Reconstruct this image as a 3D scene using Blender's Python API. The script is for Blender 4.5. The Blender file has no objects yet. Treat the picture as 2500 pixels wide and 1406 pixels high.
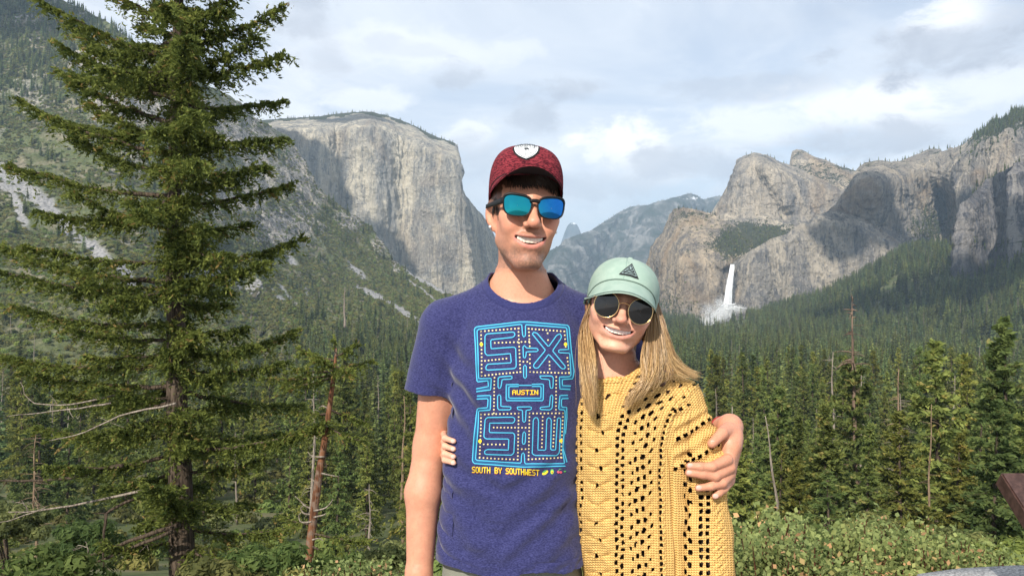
import bpy, bmesh, math, random
import numpy as np
from mathutils import Vector, Matrix
from mathutils.bvhtree import BVHTree

# ------------------------------------------------------------------ camera, sky, sun, exposure
scene = bpy.context.scene
C = scene.collection
F = 1962.0                      # focal length in pixels of the 2500 px wide photograph
CX, CY, CH = 1250.0, 703.0, 1.565   # principal point, camera height in metres
cam_d = bpy.data.cameras.new('camera')
cam_d.sensor_width = 36.0
cam_d.lens = 36.0 * F / 2500.0
cam_d.clip_start = 0.05
cam_d.clip_end = 40000.0
cam = bpy.data.objects.new('camera', cam_d)
C.objects.link(cam)
cam.location = (0, 0, CH)
cam.rotation_euler = (math.pi / 2, 0, 0)
scene.camera = cam

SUN_EL = math.radians(37.0)
SUN_AZ = math.radians(22.0)     # to the left of straight behind the camera
to_sun = Vector((-math.sin(SUN_AZ) * math.cos(SUN_EL), -math.cos(SUN_AZ) * math.cos(SUN_EL), math.sin(SUN_EL)))
sun_d = bpy.data.lights.new('sun', 'SUN')
sun_d.energy = 4.8
sun_d.angle = math.radians(0.53)
sun_d.color = (1.0, 0.93, 0.82)
sun = bpy.data.objects.new('sun', sun_d)
C.objects.link(sun)
sun.rotation_euler = to_sun.to_track_quat('Z', 'Y').to_euler()
sun.location = (-3, -5, 8)

scene.view_settings.view_transform = 'Standard'
scene.view_settings.look = 'None'
scene.view_settings.exposure = 0.42
scene.view_settings.gamma = 1.0
scene.view_settings.use_curve_mapping = False
scene.render.engine = 'CYCLES'
cy = scene.cycles
cy.use_denoising = True
cy.max_bounces = 5
cy.diffuse_bounces = 2
cy.glossy_bounces = 3
cy.transmission_bounces = 4
cy.volume_bounces = 0
cy.transparent_max_bounces = 8
cy.caustics_reflective = False
cy.caustics_refractive = False
cy.use_adaptive_sampling = False
cy.sample_clamp_indirect = 6.0


# ------------------------------------------------------------------ node helpers
class NT:
    def __init__(self, tree):
        self.t = tree
        self.n = tree.nodes
        self.l = tree.links

    def new(self, kind, **kw):
        nd = self.n.new(kind)
        for k, v in kw.items():
            setattr(nd, k, v)
        return nd

    def put(self, sock, val):
        if hasattr(val, 'is_output') or isinstance(val, bpy.types.NodeSocket):
            self.l.new(val, sock)
        else:
            sock.default_value = val

    def math(self, op, a, b=0.0, c=None, clamp=False):
        nd = self.new('ShaderNodeMath', operation=op, use_clamp=clamp)
        self.put(nd.inputs[0], a)
        self.put(nd.inputs[1], b)
        if c is not None:
            self.put(nd.inputs[2], c)
        return nd.outputs[0]

    def vmath(self, op, a, b=(0, 0, 0)):
        nd = self.new('ShaderNodeVectorMath', operation=op)
        self.put(nd.inputs[0], a)
        if op == 'SCALE':
            self.put(nd.inputs['Scale'], b)
        else:
            self.put(nd.inputs[1], b)
        return nd.outputs['Value'] if op in ('DOT_PRODUCT', 'LENGTH', 'DISTANCE') else nd.outputs[0]

    def noise(self, vec, scale, detail=4.0, rough=0.55, dist=0.0, out=0):
        nd = self.new('ShaderNodeTexNoise')
        self.put(nd.inputs['Vector'], vec)
        nd.inputs['Scale'].default_value = scale
        nd.inputs['Detail'].default_value = detail
        nd.inputs['Roughness'].default_value = rough
        nd.inputs['Distortion'].default_value = dist
        return nd.outputs[out]

    def ramp(self, fac, stops, interp='LINEAR'):
        nd = self.new('ShaderNodeValToRGB')
        cr = nd.color_ramp
        cr.interpolation = interp
        while len(cr.elements) < len(stops):
            cr.elements.new(0.5)
        for e, (p, c) in zip(cr.elements, stops):
            e.position = p
            e.color = (*c, 1) if len(c) == 3 else c
        self.put(nd.inputs[0], fac)
        return nd.outputs[0]

    def mapr(self, v, a, b, c=0.0, d=1.0, smooth=True):
        nd = self.new('ShaderNodeMapRange')
        nd.interpolation_type = 'SMOOTHSTEP' if smooth else 'LINEAR'
        self.put(nd.inputs[0], v)
        for i, x in enumerate((a, b, c, d)):
            self.put(nd.inputs[i + 1], x)
        return nd.outputs[0]

    def mix(self, fac, a, b, blend='MIX'):
        nd = self.new('ShaderNodeMix', data_type='RGBA', blend_type=blend)
        self.put(nd.inputs[0], fac)
        for s, v in ((nd.inputs[6], a), (nd.inputs[7], b)):
            if isinstance(v, tuple) and len(v) == 3:
                v = (*v, 1)
            self.put(s, v)
        return nd.outputs[2]

    def attr(self, name, out='Fac'):
        nd = self.new('ShaderNodeAttribute', attribute_name=name)
        return nd.outputs[out]

    def pos(self):
        return self.new('ShaderNodeNewGeometry').outputs['Position']

    def bump(self, h, strength=0.5, dist=0.01, normal=None):
        nd = self.new('ShaderNodeBump')
        nd.inputs['Strength'].default_value = strength
        nd.inputs['Distance'].default_value = dist
        self.put(nd.inputs['Height'], h)
        if normal is not None:
            self.put(nd.inputs['Normal'], normal)
        return nd.outputs[0]


def material(name, color=None, rough=0.8, spec=0.3, metal=0.0, fn=None):
    m = bpy.data.materials.new(name)
    m.use_nodes = True
    t = NT(m.node_tree)
    b = m.node_tree.nodes['Principled BSDF']
    b.inputs['Roughness'].default_value = rough
    b.inputs['Specular IOR Level'].default_value = spec
    b.inputs['Metallic'].default_value = metal
    if color is not None:
        b.inputs['Base Color'].default_value = (*color, 1)
    if fn:
        fn(t, b)
    return m


# ------------------------------------------------------------------ world: sky with clouds
world = bpy.data.worlds.new('World')
scene.world = world
world.use_nodes = True


def build_world():
    t = NT(world.node_tree)
    bg = world.node_tree.nodes['Background']
    sky = t.new('ShaderNodeTexSky', sky_type='NISHITA', sun_disc=False)
    sky.sun_elevation = SUN_EL
    sky.sun_rotation = math.atan2(to_sun.x, to_sun.y)
    sky.altitude = 1300
    sky.air_density = 1.0
    sky.dust_density = 1.6
    sky.ozone_density = 1.0
    d = t.new('ShaderNodeTexCoord').outputs['Generated']
    sep = t.new('ShaderNodeSeparateXYZ')
    t.put(sep.inputs[0], d)
    # a flat cloud deck: project the direction on a plane above, so clouds shrink towards the horizon
    zz = t.math('MAXIMUM', sep.outputs[2], 0.0)
    inv = t.math('DIVIDE', 1.0, t.math('ADD', zz, 0.22))
    cmb = t.new('ShaderNodeCombineXYZ')
    t.put(cmb.inputs[0], t.math('MULTIPLY', sep.outputs[0], inv))
    t.put(cmb.inputs[1], t.math('MULTIPLY', sep.outputs[1], inv))
    plane = cmb.outputs[0]
    veil = t.noise(plane, 1.1, 6, 0.6, 0.6)                  # thin high cloud
    veil = t.mapr(veil, 0.30, 0.62, 0.45, 0.92)
    # rounded cumulus: noise on the direction itself
    sc = t.new('ShaderNodeMapping')
    sc.inputs['Scale'].default_value = (1, 1, 1.9)
    sc.inputs['Location'].default_value = (0.33, 0.1, 0.02)
    t.put(sc.inputs[0], d)
    n1 = t.noise(sc.outputs[0], 3.4, 7, 0.56, 0.25)
    n2 = t.noise(sc.outputs[0], 15.0, 7, 0.62, 0.35)

    def blob(px, py, rx, ry, amp):
        v = Vector(((px - CX) / F, 1.0, (CY - py) / F)).normalized()
        a = t.vmath('SUBTRACT', d, tuple(v))
        m = t.vmath('MULTIPLY', a, (F / rx, F / rx, F / ry))
        r = t.vmath('LENGTH', m)
        r = t.math('ADD', r, t.math('MULTIPLY', t.math('SUBTRACT', n2, 0.5), 2.6))
        return t.mapr(r, 1.05, 0.30, 0.0, amp)

    def add_all(items):
        s = None
        for it in items:
            b = blob(*it)
            s = b if s is None else t.math('MAXIMUM', s, b)
        return s

    white = add_all([(1530, 360, 150, 90, 1.0), (2330, 45, 130, 60, .8), (2130, 265, 240, 85, .75), (1850, 310, 260, 60, .6),
                     (1150, 330, 90, 60, .55), (1600, 420, 200, 60, .5), (720, 190, 160, 90, .35), (2420, 210, 160, 60, .4),
                     (1000, 120, 380, 60, .3), (900, 250, 160, 40, .5)])
    grey = add_all([(1120, 190, 80, 42, .75), (1400, 212, 125, 32, .8), (1295, 285, 75, 60, .72), (2300, 118, 230, 72, 1.0),
                    (2110, 345, 230, 55, .8), (1700, 400, 260, 65, .75), (1450, 460, 330, 60, .55), (1850, 215, 230, 34, .5),
                    (740, 45, 100, 75, .75), (790, 150, 80, 70, .6), (950, 120, 150, 22, .25), (1180, 400, 130, 80, .55),
                    (930, 110, 60, 25, .3), (2480, 60, 120, 90, .7)])
    # the same kinds of cloud continue over the rest of the dome
    wide_w = t.mapr(n1, 0.54, 0.70, 0.0, 0.5)
    wide_g = t.mapr(t.noise(sc.outputs[0], 2.6, 6, 0.55, 0.2), 0.56, 0.72, 0.0, 0.35)
    white = t.math('MAXIMUM', white, wide_w)
    grey = t.math('MAXIMUM', grey, wide_g)
    col = t.mix(veil, sky.outputs[0], (7.3, 7.75, 8.4))
    col = t.mix(white, col, (10.2, 10.2, 10.3))
    greyc = t.mix(t.mapr(n2, 0.3, 0.7), (4.2, 4.6, 5.4), (5.6, 6.0, 6.7))
    col = t.mix(t.math('MULTIPLY', grey, 0.92), col, greyc)
    t.put(bg.inputs['Color'], col)
    bg.inputs['Strength'].default_value = 0.10


build_world()


# ------------------------------------------------------------------ numpy noise
_rng = np.random.RandomState(7)
_perm = _rng.permutation(256).astype(np.int64)
_perm = np.concatenate([_perm, _perm, _perm])
_g = _rng.normal(size=(256, 3))
_g /= np.linalg.norm(_g, axis=1)[:, None]


def perlin(p):
    p = np.asarray(p, float)
    sh = p.shape[:-1]
    p = p.reshape(-1, 3)
    i = np.floor(p).astype(np.int64)
    f = p - i
    i &= 255
    u = f * f * f * (f * (f * 6 - 15) + 10)
    r = np.zeros(len(p))
    for dx in (0, 1):
        for dy in (0, 1):
            for dz in (0, 1):
                h = _perm[_perm[_perm[i[:, 0] + dx] + i[:, 1] + dy] + i[:, 2] + dz]
                g = _g[h]
                dot = g[:, 0] * (f[:, 0] - dx) + g[:, 1] * (f[:, 1] - dy) + g[:, 2] * (f[:, 2] - dz)
                w = (u[:, 0] if dx else 1 - u[:, 0]) * (u[:, 1] if dy else 1 - u[:, 1]) * (u[:, 2] if dz else 1 - u[:, 2])
                r += w * dot
    return r.reshape(sh)


def fbm(p, octaves=4, lac=2.1, gain=0.5, ridged=False):
    s = 0.0
    a = 1.0
    p = np.asarray(p, float)
    for k in range(octaves):
        n = perlin(p + 17.3 * k)
        s = s + a * ((0.5 - np.abs(n) * 1.6) if ridged else n)
        p = p * lac
        a *= gain
    return s


def sstep(a, b, x):
    t = np.clip((x - a) / (b - a), 0, 1)
    return t * t * (3 - 2 * t)


# ------------------------------------------------------------------ mesh helpers
def make_mesh(name, verts, faces, smooth=True, attrs=None, uv=None):
    """verts (n,3); faces: (m,k) int array or a list of such arrays"""
    me = bpy.data.meshes.new(name)
    verts = np.asarray(verts, np.float32)
    fl = faces if isinstance(faces, list) else [faces]
    fl = [np.asarray(f, np.int32) for f in fl if len(f)]
    loops = np.concatenate([f.ravel() for f in fl])
    tot = np.concatenate([np.full(len(f), f.shape[1], np.int32) for f in fl])
    start = np.concatenate([[0], np.cumsum(tot)[:-1]]).astype(np.int32)
    me.vertices.add(len(verts))
    me.vertices.foreach_set('co', verts.ravel())
    me.loops.add(len(loops))
    me.loops.foreach_set('vertex_index', loops)
    me.polygons.add(len(tot))
    me.polygons.foreach_set('loop_start', start)
    me.polygons.foreach_set('loop_total', tot)
    if smooth:
        me.polygons.foreach_set('use_smooth', np.ones(len(tot), bool))
    me.update(calc_edges=True)
    for k, a in (attrs or {}).items():
        a = np.asarray(a, np.float32)
        if a.ndim == 1:
            at = me.attributes.new(k, 'FLOAT', 'POINT')
            at.data.foreach_set('value', a)
        elif a.shape[1] == 3:
            at = me.attributes.new(k, 'FLOAT_VECTOR', 'POINT')
            at.data.foreach_set('vector', a.ravel())
    return me


def obj(name, me, mat=None, parent=None, label=None, cat=None, group=None, kind=None, loc=None):
    o = bpy.data.objects.new(name, me)
    C.objects.link(o)
    if mat is not None and me is not None:
        me.materials.clear()
        for m in (mat if isinstance(mat, (list, tuple)) else [mat]):
            me.materials.append(m)
    if parent is not None:
        o.parent = parent
    if loc is not None:
        o.location = loc
    tag(o, label, cat, group, kind)
    return o


def tag(o, label=None, cat=None, group=None, kind=None):
    for k, v in (('label', label), ('category', cat), ('group', group), ('kind', kind)):
        if v:
            o[k] = v


def empty(name, loc, label=None, cat=None, group=None):
    o = bpy.data.objects.new(name, None)
    C.objects.link(o)
    o.location = loc
    o.empty_display_size = 0.2
    tag(o, label, cat, group)
    return o


class MB:
    """collects vertices and faces for one mesh"""

    def __init__(self):
        self.v, self.f3, self.f4, self.n = [], [], [], 0

    def add(self, v, f):
        v = np.asarray(v, float)
        f = np.asarray(f, int)
        (self.f3 if f.shape[1] == 3 else self.f4).append(f + self.n)
        self.v.append(v)
        self.n += len(v)

    def box(self, c, s, rot=None):
        v = np.array([[x, y, z] for x in (-.5, .5) for y in (-.5, .5) for z in (-.5, .5)]) * np.array(s)
        if rot is not None:
            v = v @ np.array(rot.to_3x3()).T
        self.add(v + np.array(c), [[0, 1, 3, 2], [4, 6, 7, 5], [0, 4, 5, 1], [2, 3, 7, 6], [0, 2, 6, 4], [1, 5, 7, 3]])

    def tube(self, pts, rad, sides=6, cap=True):
        pts = np.asarray(pts, float)
        n = len(pts)
        rad = np.broadcast_to(np.asarray(rad, float), (n,))
        tg = np.gradient(pts, axis=0)
        tg /= np.linalg.norm(tg, axis=1)[:, None] + 1e-12
        up = np.array([0, 0, 1.0]) if abs(tg[0, 2]) < .9 else np.array([1.0, 0, 0])
        V = []
        a = np.cross(tg[0], up)
        a /= np.linalg.norm(a)
        ang = np.arange(sides) * 2 * np.pi / sides
        for k in range(n):
            a = a - tg[k] * np.dot(a, tg[k])
            a /= np.linalg.norm(a) + 1e-12
            b = np.cross(tg[k], a)
            V.append(pts[k] + rad[k] * (np.cos(ang)[:, None] * a + np.sin(ang)[:, None] * b))
        V = np.concatenate(V)
        i = np.arange(n - 1)[:, None] * sides
        j = np.arange(sides)[None]
        j2 = (j + 1) % sides
        q = np.stack([i + j, i + j2, i + sides + j2, i + sides + j], -1).reshape(-1, 4)
        if cap:
            V = np.concatenate([V, pts[:1], pts[-1:]])
            c0, c1 = n * sides, n * sides + 1
            jj = np.arange(sides)
            self.add(V, q)
            base = self.n - len(V)
            self.f3.append(np.stack([np.full(sides, c0), (jj + 1) % sides, jj], -1) + base)
            o = (n - 1) * sides
            self.f3.append(np.stack([np.full(sides, c1), o + jj, o + (jj + 1) % sides], -1) + base)
        else:
            self.add(V, q)

    def mesh(self, name, smooth=True, attrs=None):
        fl = []
        if self.f4:
            fl.append(np.concatenate(self.f4))
        if self.f3:
            fl.append(np.concatenate(self.f3))
        return make_mesh(name, np.concatenate(self.v), fl, smooth, attrs)


def P(px, py, Y):
    """world point that lies at depth Y on the line of sight of pixel (px, py)"""
    return np.stack(np.broadcast_arrays((px - CX) / F * Y, Y * 1.0, CH - (py - CY) / F * Y), -1)


def grid_faces(nr, nc):
    i = np.arange(nr - 1)[:, None] * nc
    j = np.arange(nc - 1)[None]
    return np.stack([i + j, i + j + 1, i + nc + j + 1, i + nc + j], -1).reshape(-1, 4)


def project(p):
    p = np.asarray(p)
    y = np.maximum(p[..., 1], 1e-3)
    return CX + F * p[..., 0] / y, CY - F * (p[..., 2] - CH) / y
# ------------------------------------------------------------------ terrain: materials
def rock_mat(name, tint=(1, 1, 1), warm=0.5, veg=0.3, streak=1.0, scale=1.0, dark=0.0):
    def fn(t, b):
        p = t.pos()
        mp = t.new('ShaderNodeMapping')
        t.put(mp.inputs[0], p)
        mp.inputs['Scale'].default_value = (1, 1, 0.09)
        wob = t.vmath('ADD', mp.outputs[0], t.vmath('SCALE', t.noise(p, .012 * scale, 4, .6, 0, 1), 26.0))
        n1 = t.noise(wob, 0.016 * scale, 8, 0.66, 0.3)
        n2 = t.noise(wob, 0.060 * scale, 6, 0.68, 0.2)
        n3 = t.noise(mp.outputs[0], 0.20 * scale, 4, 0.6, 0.2)
        big = t.noise(p, 0.0042 * scale, 5, 0.6, 0.8)
        fine = t.noise(p, 0.085 * scale, 8, 0.72)
        k = [c * 1.04 for c in tint]
        base = t.ramp(n1, [(0.30, (.12 * k[0], .13 * k[1], .15 * k[2])), (0.43, (.25 * k[0], .25 * k[1], .255 * k[2])),
                           (0.55, (.43 * k[0], .405 * k[1], .36 * k[2])), (0.70, (.62 * k[0], .58 * k[1], .50 * k[2]))])
        base = t.mix(t.mapr(n2, 0.49, 0.62, 0, 0.75 * streak), base, (.12 * k[0], .13 * k[1], .15 * k[2]))
        base = t.mix(t.mapr(n3, 0.52, 0.68, 0, 0.45 * streak), base, (.60 * k[0], .57 * k[1], .51 * k[2]))
        base = t.mix(t.mapr(big, 0.50, 0.66, 0, warm), base, t.mix(n2, (.52, .36, .21), (.30, .22, .15)))
        base = t.mix(t.mapr(fine, 0.54, 0.68, 0, 0.45), base, (.58 * k[0], .56 * k[1], .52 * k[2]))
        base = t.mix(t.mapr(fine, 0.44, 0.32, 0, 0.7), base, (.075, .08, .088))
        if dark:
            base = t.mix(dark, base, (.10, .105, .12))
        # plants grow on ledges and gentler ground
        g = t.new('ShaderNodeNewGeometry')
        sp = t.new('ShaderNodeSeparateXYZ')
        t.put(sp.inputs[0], g.outputs['True Normal'])
        vn = t.noise(p, 0.022 * scale, 7, 0.7)
        led = t.math('ADD', t.math('MULTIPLY', sp.outputs[2], 0.55), t.math('SUBTRACT', vn, 0.5))
        led = t.math('ADD', led, t.attr('veg'))
        base = t.mix(t.mapr(led, 0.40 - veg * .2, 0.50 - veg * .2, 0, 0.92), base,
                     t.mix(fine, (.030, .044, .02), (.075, .09, .042)))
        t.put(b.inputs['Base Color'], base)
        h = t.math('ADD', t.math('MULTIPLY', n2, 1.2), t.math('ADD', t.math('MULTIPLY', fine, 1.6), t.math('MULTIPLY', n3, .5)))
        t.put(b.inputs['Normal'], t.bump(h, 1.0, 16.0 / scale))
    return material(name, rough=0.95, spec=0.05, fn=fn)


def hill_mat():
    def fn(t, b):
        p = t.pos()
        n = t.noise(p, 0.016, 8, 0.65, 0.4)
        fine = t.noise(p, 0.22, 7, 0.7)
        vor = t.new('ShaderNodeTexVoronoi')
        t.put(vor.inputs['Vector'], p)
        vor.inputs['Scale'].default_value = 0.33
        soil = t.ramp(fine, [(.3, (.085, .082, .05)), (.5, (.17, .15, .10)), (.7, (.28, .25, .18))])
        rock = t.ramp(fine, [(.36, (.06, .06, .062)), (.5, (.22, .205, .185)), (.64, (.46, .43, .37))])
        green = t.ramp(fine, [(.3, (.045, .06, .024)), (.7, (.13, .145, .062))])
        c = t.mix(t.mapr(n, .44, .62), green, soil)
        c = t.mix(t.attr('rock'), c, rock)
        scr = t.mix(t.mapr(vor.outputs['Distance'], 0.1, 1.1), (.32, .315, .31), (.13, .13, .135))
        c = t.mix(t.attr('scree'), c, scr)
        t.put(b.inputs['Base Color'], c)
        t.put(b.inputs['Normal'], t.bump(fine, 0.8, 2.5))
    return material('hillside_soil', rough=0.95, spec=0.1, fn=fn)


def forest_floor_mat():
    def fn(t, b):
        p = t.pos()
        n = t.noise(p, 0.05, 8, 0.7)
        c = t.ramp(n, [(.35, (.045, .06, .025)), (.5, (.085, .10, .042)), (.65, (.15, .13, .075))])
        t.put(b.inputs['Base Color'], c)
        t.put(b.inputs['Normal'], t.bump(n, 0.8, 0.6))
    return material('forest_floor', rough=0.95, spec=0.1, fn=fn)


# ------------------------------------------------------------------ terrain: sheets
class Sheet:
    pass


def relief(name, crest, base, yfun, nu, nv, px0, px1, amp, freq, mat, back=900, veg=None, drop=1.0, aniso=(1, 1, .35), ridged=True,
           fine=(0, 1), crest_amp=0.0, kind='structure', curve=1.0):
    """a mountain: front face from the base line up to the crest, then a back slope behind it.
    crest/base are outlines seen from the overlook; yfun gives the distance of every point of the face"""
    px = np.linspace(px0, px1, nu)
    cr = np.interp(px, *zip(*crest))
    if crest_amp:
        cr = cr + crest_amp * fbm(np.stack([px * .05, px * 0 + 3.1, px * 0], -1), 4)
    ba = np.interp(px, *zip(*base))
    t = (np.linspace(0, 1, nv) ** curve)[::-1][:, None]       # 1 at base, 0 at crest
    py = cr[None] + (ba - cr)[None] * t
    PX = np.broadcast_to(px[None], py.shape)
    Y = yfun(PX, py, 1 - t + 0 * py)
    pts = P(PX, py, Y)
    # normals
    du = np.gradient(pts, axis=1)
    dv = np.gradient(pts, axis=0)
    nrm = np.cross(du, dv)
    nrm /= np.linalg.norm(nrm, axis=-1)[..., None] + 1e-9
    flip = nrm[..., 1] > 0
    nrm[flip] *= -1
    q = pts * np.array(aniso) * freq
    q = q + 0.35 * fbm(pts * freq * .5 + 9, 2)[..., None]
    d = fbm(q, 5, ridged=ridged) * amp
    if fine[0]:
        d = d + fine[0] * fbm(pts * np.array((1, 1, .25)) * fine[1], 4, ridged=True)
    if fine[0]:
        d = d + .45 * fine[0] * fbm(pts * np.array((1, 1, .12)) * fine[1] * 2.7 + 31, 3, ridged=True)
        stp = fbm(pts * np.array((.35, .35, 1)) * fine[1] * .55 + 57, 3)
        d = d + .8 * fine[0] * np.round(stp * 3.) / 3.
    fade = sstep(0, 0.10, t) * (1 - crest_amp * 0)
    pts = pts + nrm * (d * (0.25 + 0.75 * fade))[..., None]
    # back slope
    rows = []
    top = pts[-1]
    for k, (bk, dz) in enumerate(((.08, .01), (.35, .12), (1.0, .6), (1.6, 1.4))):
        r = top.copy()
        r[:, 1] += back * bk
        r[:, 0] += back * bk * (px - CX) / F
        r[:, 2] -= back * dz * drop
        rows.append(r[None])
    allp = np.concatenate([pts] + rows)
    s = Sheet()
    s.pts, s.px, s.py, s.t = pts, PX, py, t
    v = np.zeros(allp.shape[:2])
    if veg is not None:
        v[:nv] = veg(PX, py, pts)
        v[nv:] = v[nv - 1]
    s.veg = v[:nv]
    me = make_mesh(name, allp.reshape(-1, 3), grid_faces(allp.shape[0], nu), attrs={'veg': v.ravel()})
    s.ob = obj(name, me, mat, kind=kind)
    return s


def seg_dist(px, py, a, b):
    a, b = np.array(a, float), np.array(b, float)
    d = b - a
    t = np.clip(((px - a[0]) * d[0] + (py - a[1]) * d[1]) / (d @ d), 0, 1)
    return np.hypot(px - a[0] - t * d[0], py - a[1] - t * d[1]), t


# ---- El Capitan-like wall on the left of the valley
ELC = [(540, 300), (640, 296), (690, 291), (770, 287), (830, 280), (870, 276), (905, 275), (940, 283), (975, 295), (1010, 309), (1040, 325),
       (1070, 338), (1095, 345), (1110, 351), (1117, 358), (1121, 372), (1124, 405), (1127, 462), (1135, 478), (1155, 502), (1180, 530),
       (1205, 575), (1218, 610), (1240, 660), (1290, 700)]
ELB = [(540, 900), (1290, 900)]


def el_y(px, py, t):
    nose = np.interp(py, [275, 372, 470, 560, 640, 720, 900], [1118, 1121, 1127, 1133, 1143, 1155, 1175])
    dx = px - nose
    y = np.where(dx < 0, 3050 + dx * 0.30, 3050 + dx * 11.0)
    # a shallow corner left of the lit prow, and the face leaning back a little
    corner = np.interp(py, [275, 480, 700, 900], [985, 985, 965, 950])
    y = y + np.where(dx < 0, 90 * np.exp(-((px - corner) / 45) ** 2) + 50 * sstep(corner, corner - 260, px), 0)
    y = y + np.where(dx < 0, 60 * np.exp(-((px - 830) / 30) ** 2), 0)
    # rounded brow towards the summit
    top = np.interp(px, *zip(*ELC))
    y = y + 420 * np.clip(1 - (py - top) / 45, 0, 1) ** 2 * (px < 1122)
    return y - (py - 400) * 0.25


def el_veg(px, py, pts):
    top = np.interp(px, *zip(*ELC))
    return np.where((py - top < 3 + 4 * np.abs(np.sin(px * .07) + np.sin(px * .023))) & (px < 1110), .28, -.35)


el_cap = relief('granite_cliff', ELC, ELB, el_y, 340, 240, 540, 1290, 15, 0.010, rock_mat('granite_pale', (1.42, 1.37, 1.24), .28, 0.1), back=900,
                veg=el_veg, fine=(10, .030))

# ---- the hillside on the left, from the valley up to its ridge
HIC = [(-500, -420), (-100, -150), (60, -45), (145, 0), (200, 25), (270, 60), (320, 105), (420, 160), (560, 235), (640, 300), (690, 328),
       (706, 338), (742, 392), (775, 455), (790, 472), (850, 520), (905, 555), (945, 607), (960, 640), (1010, 672), (1090, 716),
       (1180, 770), (1240, 830), (1290, 1000), (1300, 1300)]
HIB = [(-500, 1500), (1300, 1500)]


def hi_y(px, py, t):
    a = np.interp(py, [-450, -150, 0, 200, 330, 450, 600, 703, 850, 1000, 1200, 1500], [2350, 1950, 1720, 1430, 1240, 1060, 820, 690, 530, 420, 310, 215])
    b = np.interp(py, [300, 460, 560, 640, 716, 800, 900, 1000, 1200, 1500], [2400, 2100, 1950, 1800, 1600, 1150, 800, 580, 340, 215])
    k = sstep(250, 1050, px)
    y = a * (1 - k) + b * k
    # the rock step at the end of the upper ridge
    return y


SCREE = [((-40, 400), (120, 520), 34), ((120, 520), (360, 750), 22), ((20, 440), (60, 560), 20), ((495, 640), (590, 690), 13),
         ((560, 670), (690, 745), 9), ((660, 700), (720, 760), 8), ((870, 715), (930, 740), 9), ((920, 735), (1040, 810), 11), ((845, 655), (885, 690), 9),
         ((985, 660), (1090, 722), 8), ((740, 720), (760, 790), 5), ((1000, 690), (1060, 740), 5), ((690, 620), (712, 655), 7)]


def hill_masks(px, py, pts):
    n = fbm(np.stack([px * .03, py * .03, 0 * px], -1), 3)
    s = np.zeros_like(px)
    for a, b, w in SCREE:
        d, tt = seg_dist(px + 14 * n, py + 14 * n, a, b)
        s = np.maximum(s, sstep(w * .85, w * .4, d))
    r = np.zeros_like(px)
    for cx, cy_, rx, ry in ((740, 430, 70, 120), (640, 420, 70, 70), (330, 270, 150, 70), (560, 330, 120, 90), (850, 545, 40, 35), (930, 605, 25, 30),
                            (680, 560, 120, 70), (480, 300, 120, 60), (590, 480, 90, 70), (965, 650, 20, 25), (250, 160, 90, 50)):
        q = np.hypot((px - cx) / rx, (py - cy_) / ry) + .5 * n
        r = np.maximum(r, sstep(1.1, .5, q))
    r2 = sstep(.10, .40, fbm(pts * .012, 4)) * sstep(700, 500, py) * .7
    return s, np.maximum(r, r2)


def build_hill():
    s = relief('hillside', HIC, HIB, hi_y, 430, 340, -500, 1300, 13, .011, hill_mat(), back=700, aniso=(1, 1, .7), fine=(3.0, .05), crest_amp=8)
    scr, rock = hill_masks(s.px, s.py, s.pts)
    s.scree, s.rock = scr, rock
    pts = s.pts.copy()
    # rock steps stand proud of the slope and break into ledges
    st = rock * (fbm(pts * np.array((.018, .018, .05)), 4, ridged=True) * 26)
    pts[..., 1] -= st
    pts[..., 2] += rock * 3 * np.sin(pts[..., 2] * .16 + 3 * fbm(pts * .01, 2))
    me = s.ob.data
    co = np.empty(len(me.vertices) * 3, np.float32)
    me.vertices.foreach_get('co', co)
    co = co.reshape(-1, 3)
    n = pts.shape[0] * pts.shape[1]
    co[:n] = pts.reshape(-1, 3)
    me.vertices.foreach_set('co', co.ravel())
    me.update()
    s.pts = pts
    ext = len(co) - n
    for k, a in (('scree', scr), ('rock', rock)):
        at = me.attributes.new(k, 'FLOAT', 'POINT')
        at.data.foreach_set('value', np.concatenate([a.ravel(), np.zeros(ext)]).astype(np.float32))
    return s


hill = build_hill()

# ---- the rocks on the right side of the valley
mat_cath = rock_mat('granite_grey', (1.3, 1.21, 1.10), .5, 0.35, .8)
A_CR = [(1660, 640), (1700, 575), (1738, 512), (1750, 494), (1761, 476), (1772, 455), (1782, 433), (1790, 408), (1797, 394), (1817, 382), (1842, 374), (1856, 376),
        (1872, 380), (1906, 397), (1932, 407), (1960, 416), (2000, 432), (2050, 450), (2120, 475)]


def a_y(px, py, t):
    y = 2750 - sstep(520, 640, py) * 260 - (py - 400) * .5
    y = y + np.abs(px - 1830) ** 1.5 * .22 * (px < 1830)
    y = y - 60 * np.exp(-((px - 1870 - (py - 400) * .6) / 22) ** 2)
    return y + 150 * sstep(1850, 2100, px) + 220 * np.clip(1 - (py - np.interp(px, *zip(*A_CR))) / 35, 0, 1) ** 2


def a_veg(px, py, pts):
    g = np.exp(-(((px - 1875) / 75) ** 2 + ((py - 588) / 28) ** 2)) * .9 + np.exp(-(((px - 1800) / 40) ** 2 + ((py - 600) / 40) ** 2)) * .8
    return g - .22


dome = relief('granite_dome', A_CR, [(1660, 760), (2120, 760)], a_y, 260, 200, 1660, 2120, 12, .012, mat_cath, back=700, veg=a_veg, aniso=(1, 1, .6), fine=(11, .034))

S_CR = [(1915, 430), (1926, 408), (1931, 380), (1934, 370), (1945, 366), (1957, 367), (1970, 373), (1981, 381), (2000, 388), (2024, 396), (2049, 408),
        (2075, 415), (2100, 421), (2160, 440)]
spire = relief('rock_spire', S_CR, [(1915, 560), (2160, 560)], lambda px, py, t: 3050 - (py - 400) * 2.2 + 60 * sstep(1960, 2100, px), 140, 90, 1915, 2160, 18, .014,
               mat_cath, back=500, veg=lambda px, py, pts: .16 * sstep(390, 420, py) - .12, aniso=(1, 1, .6), fine=(6, .04))

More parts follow.
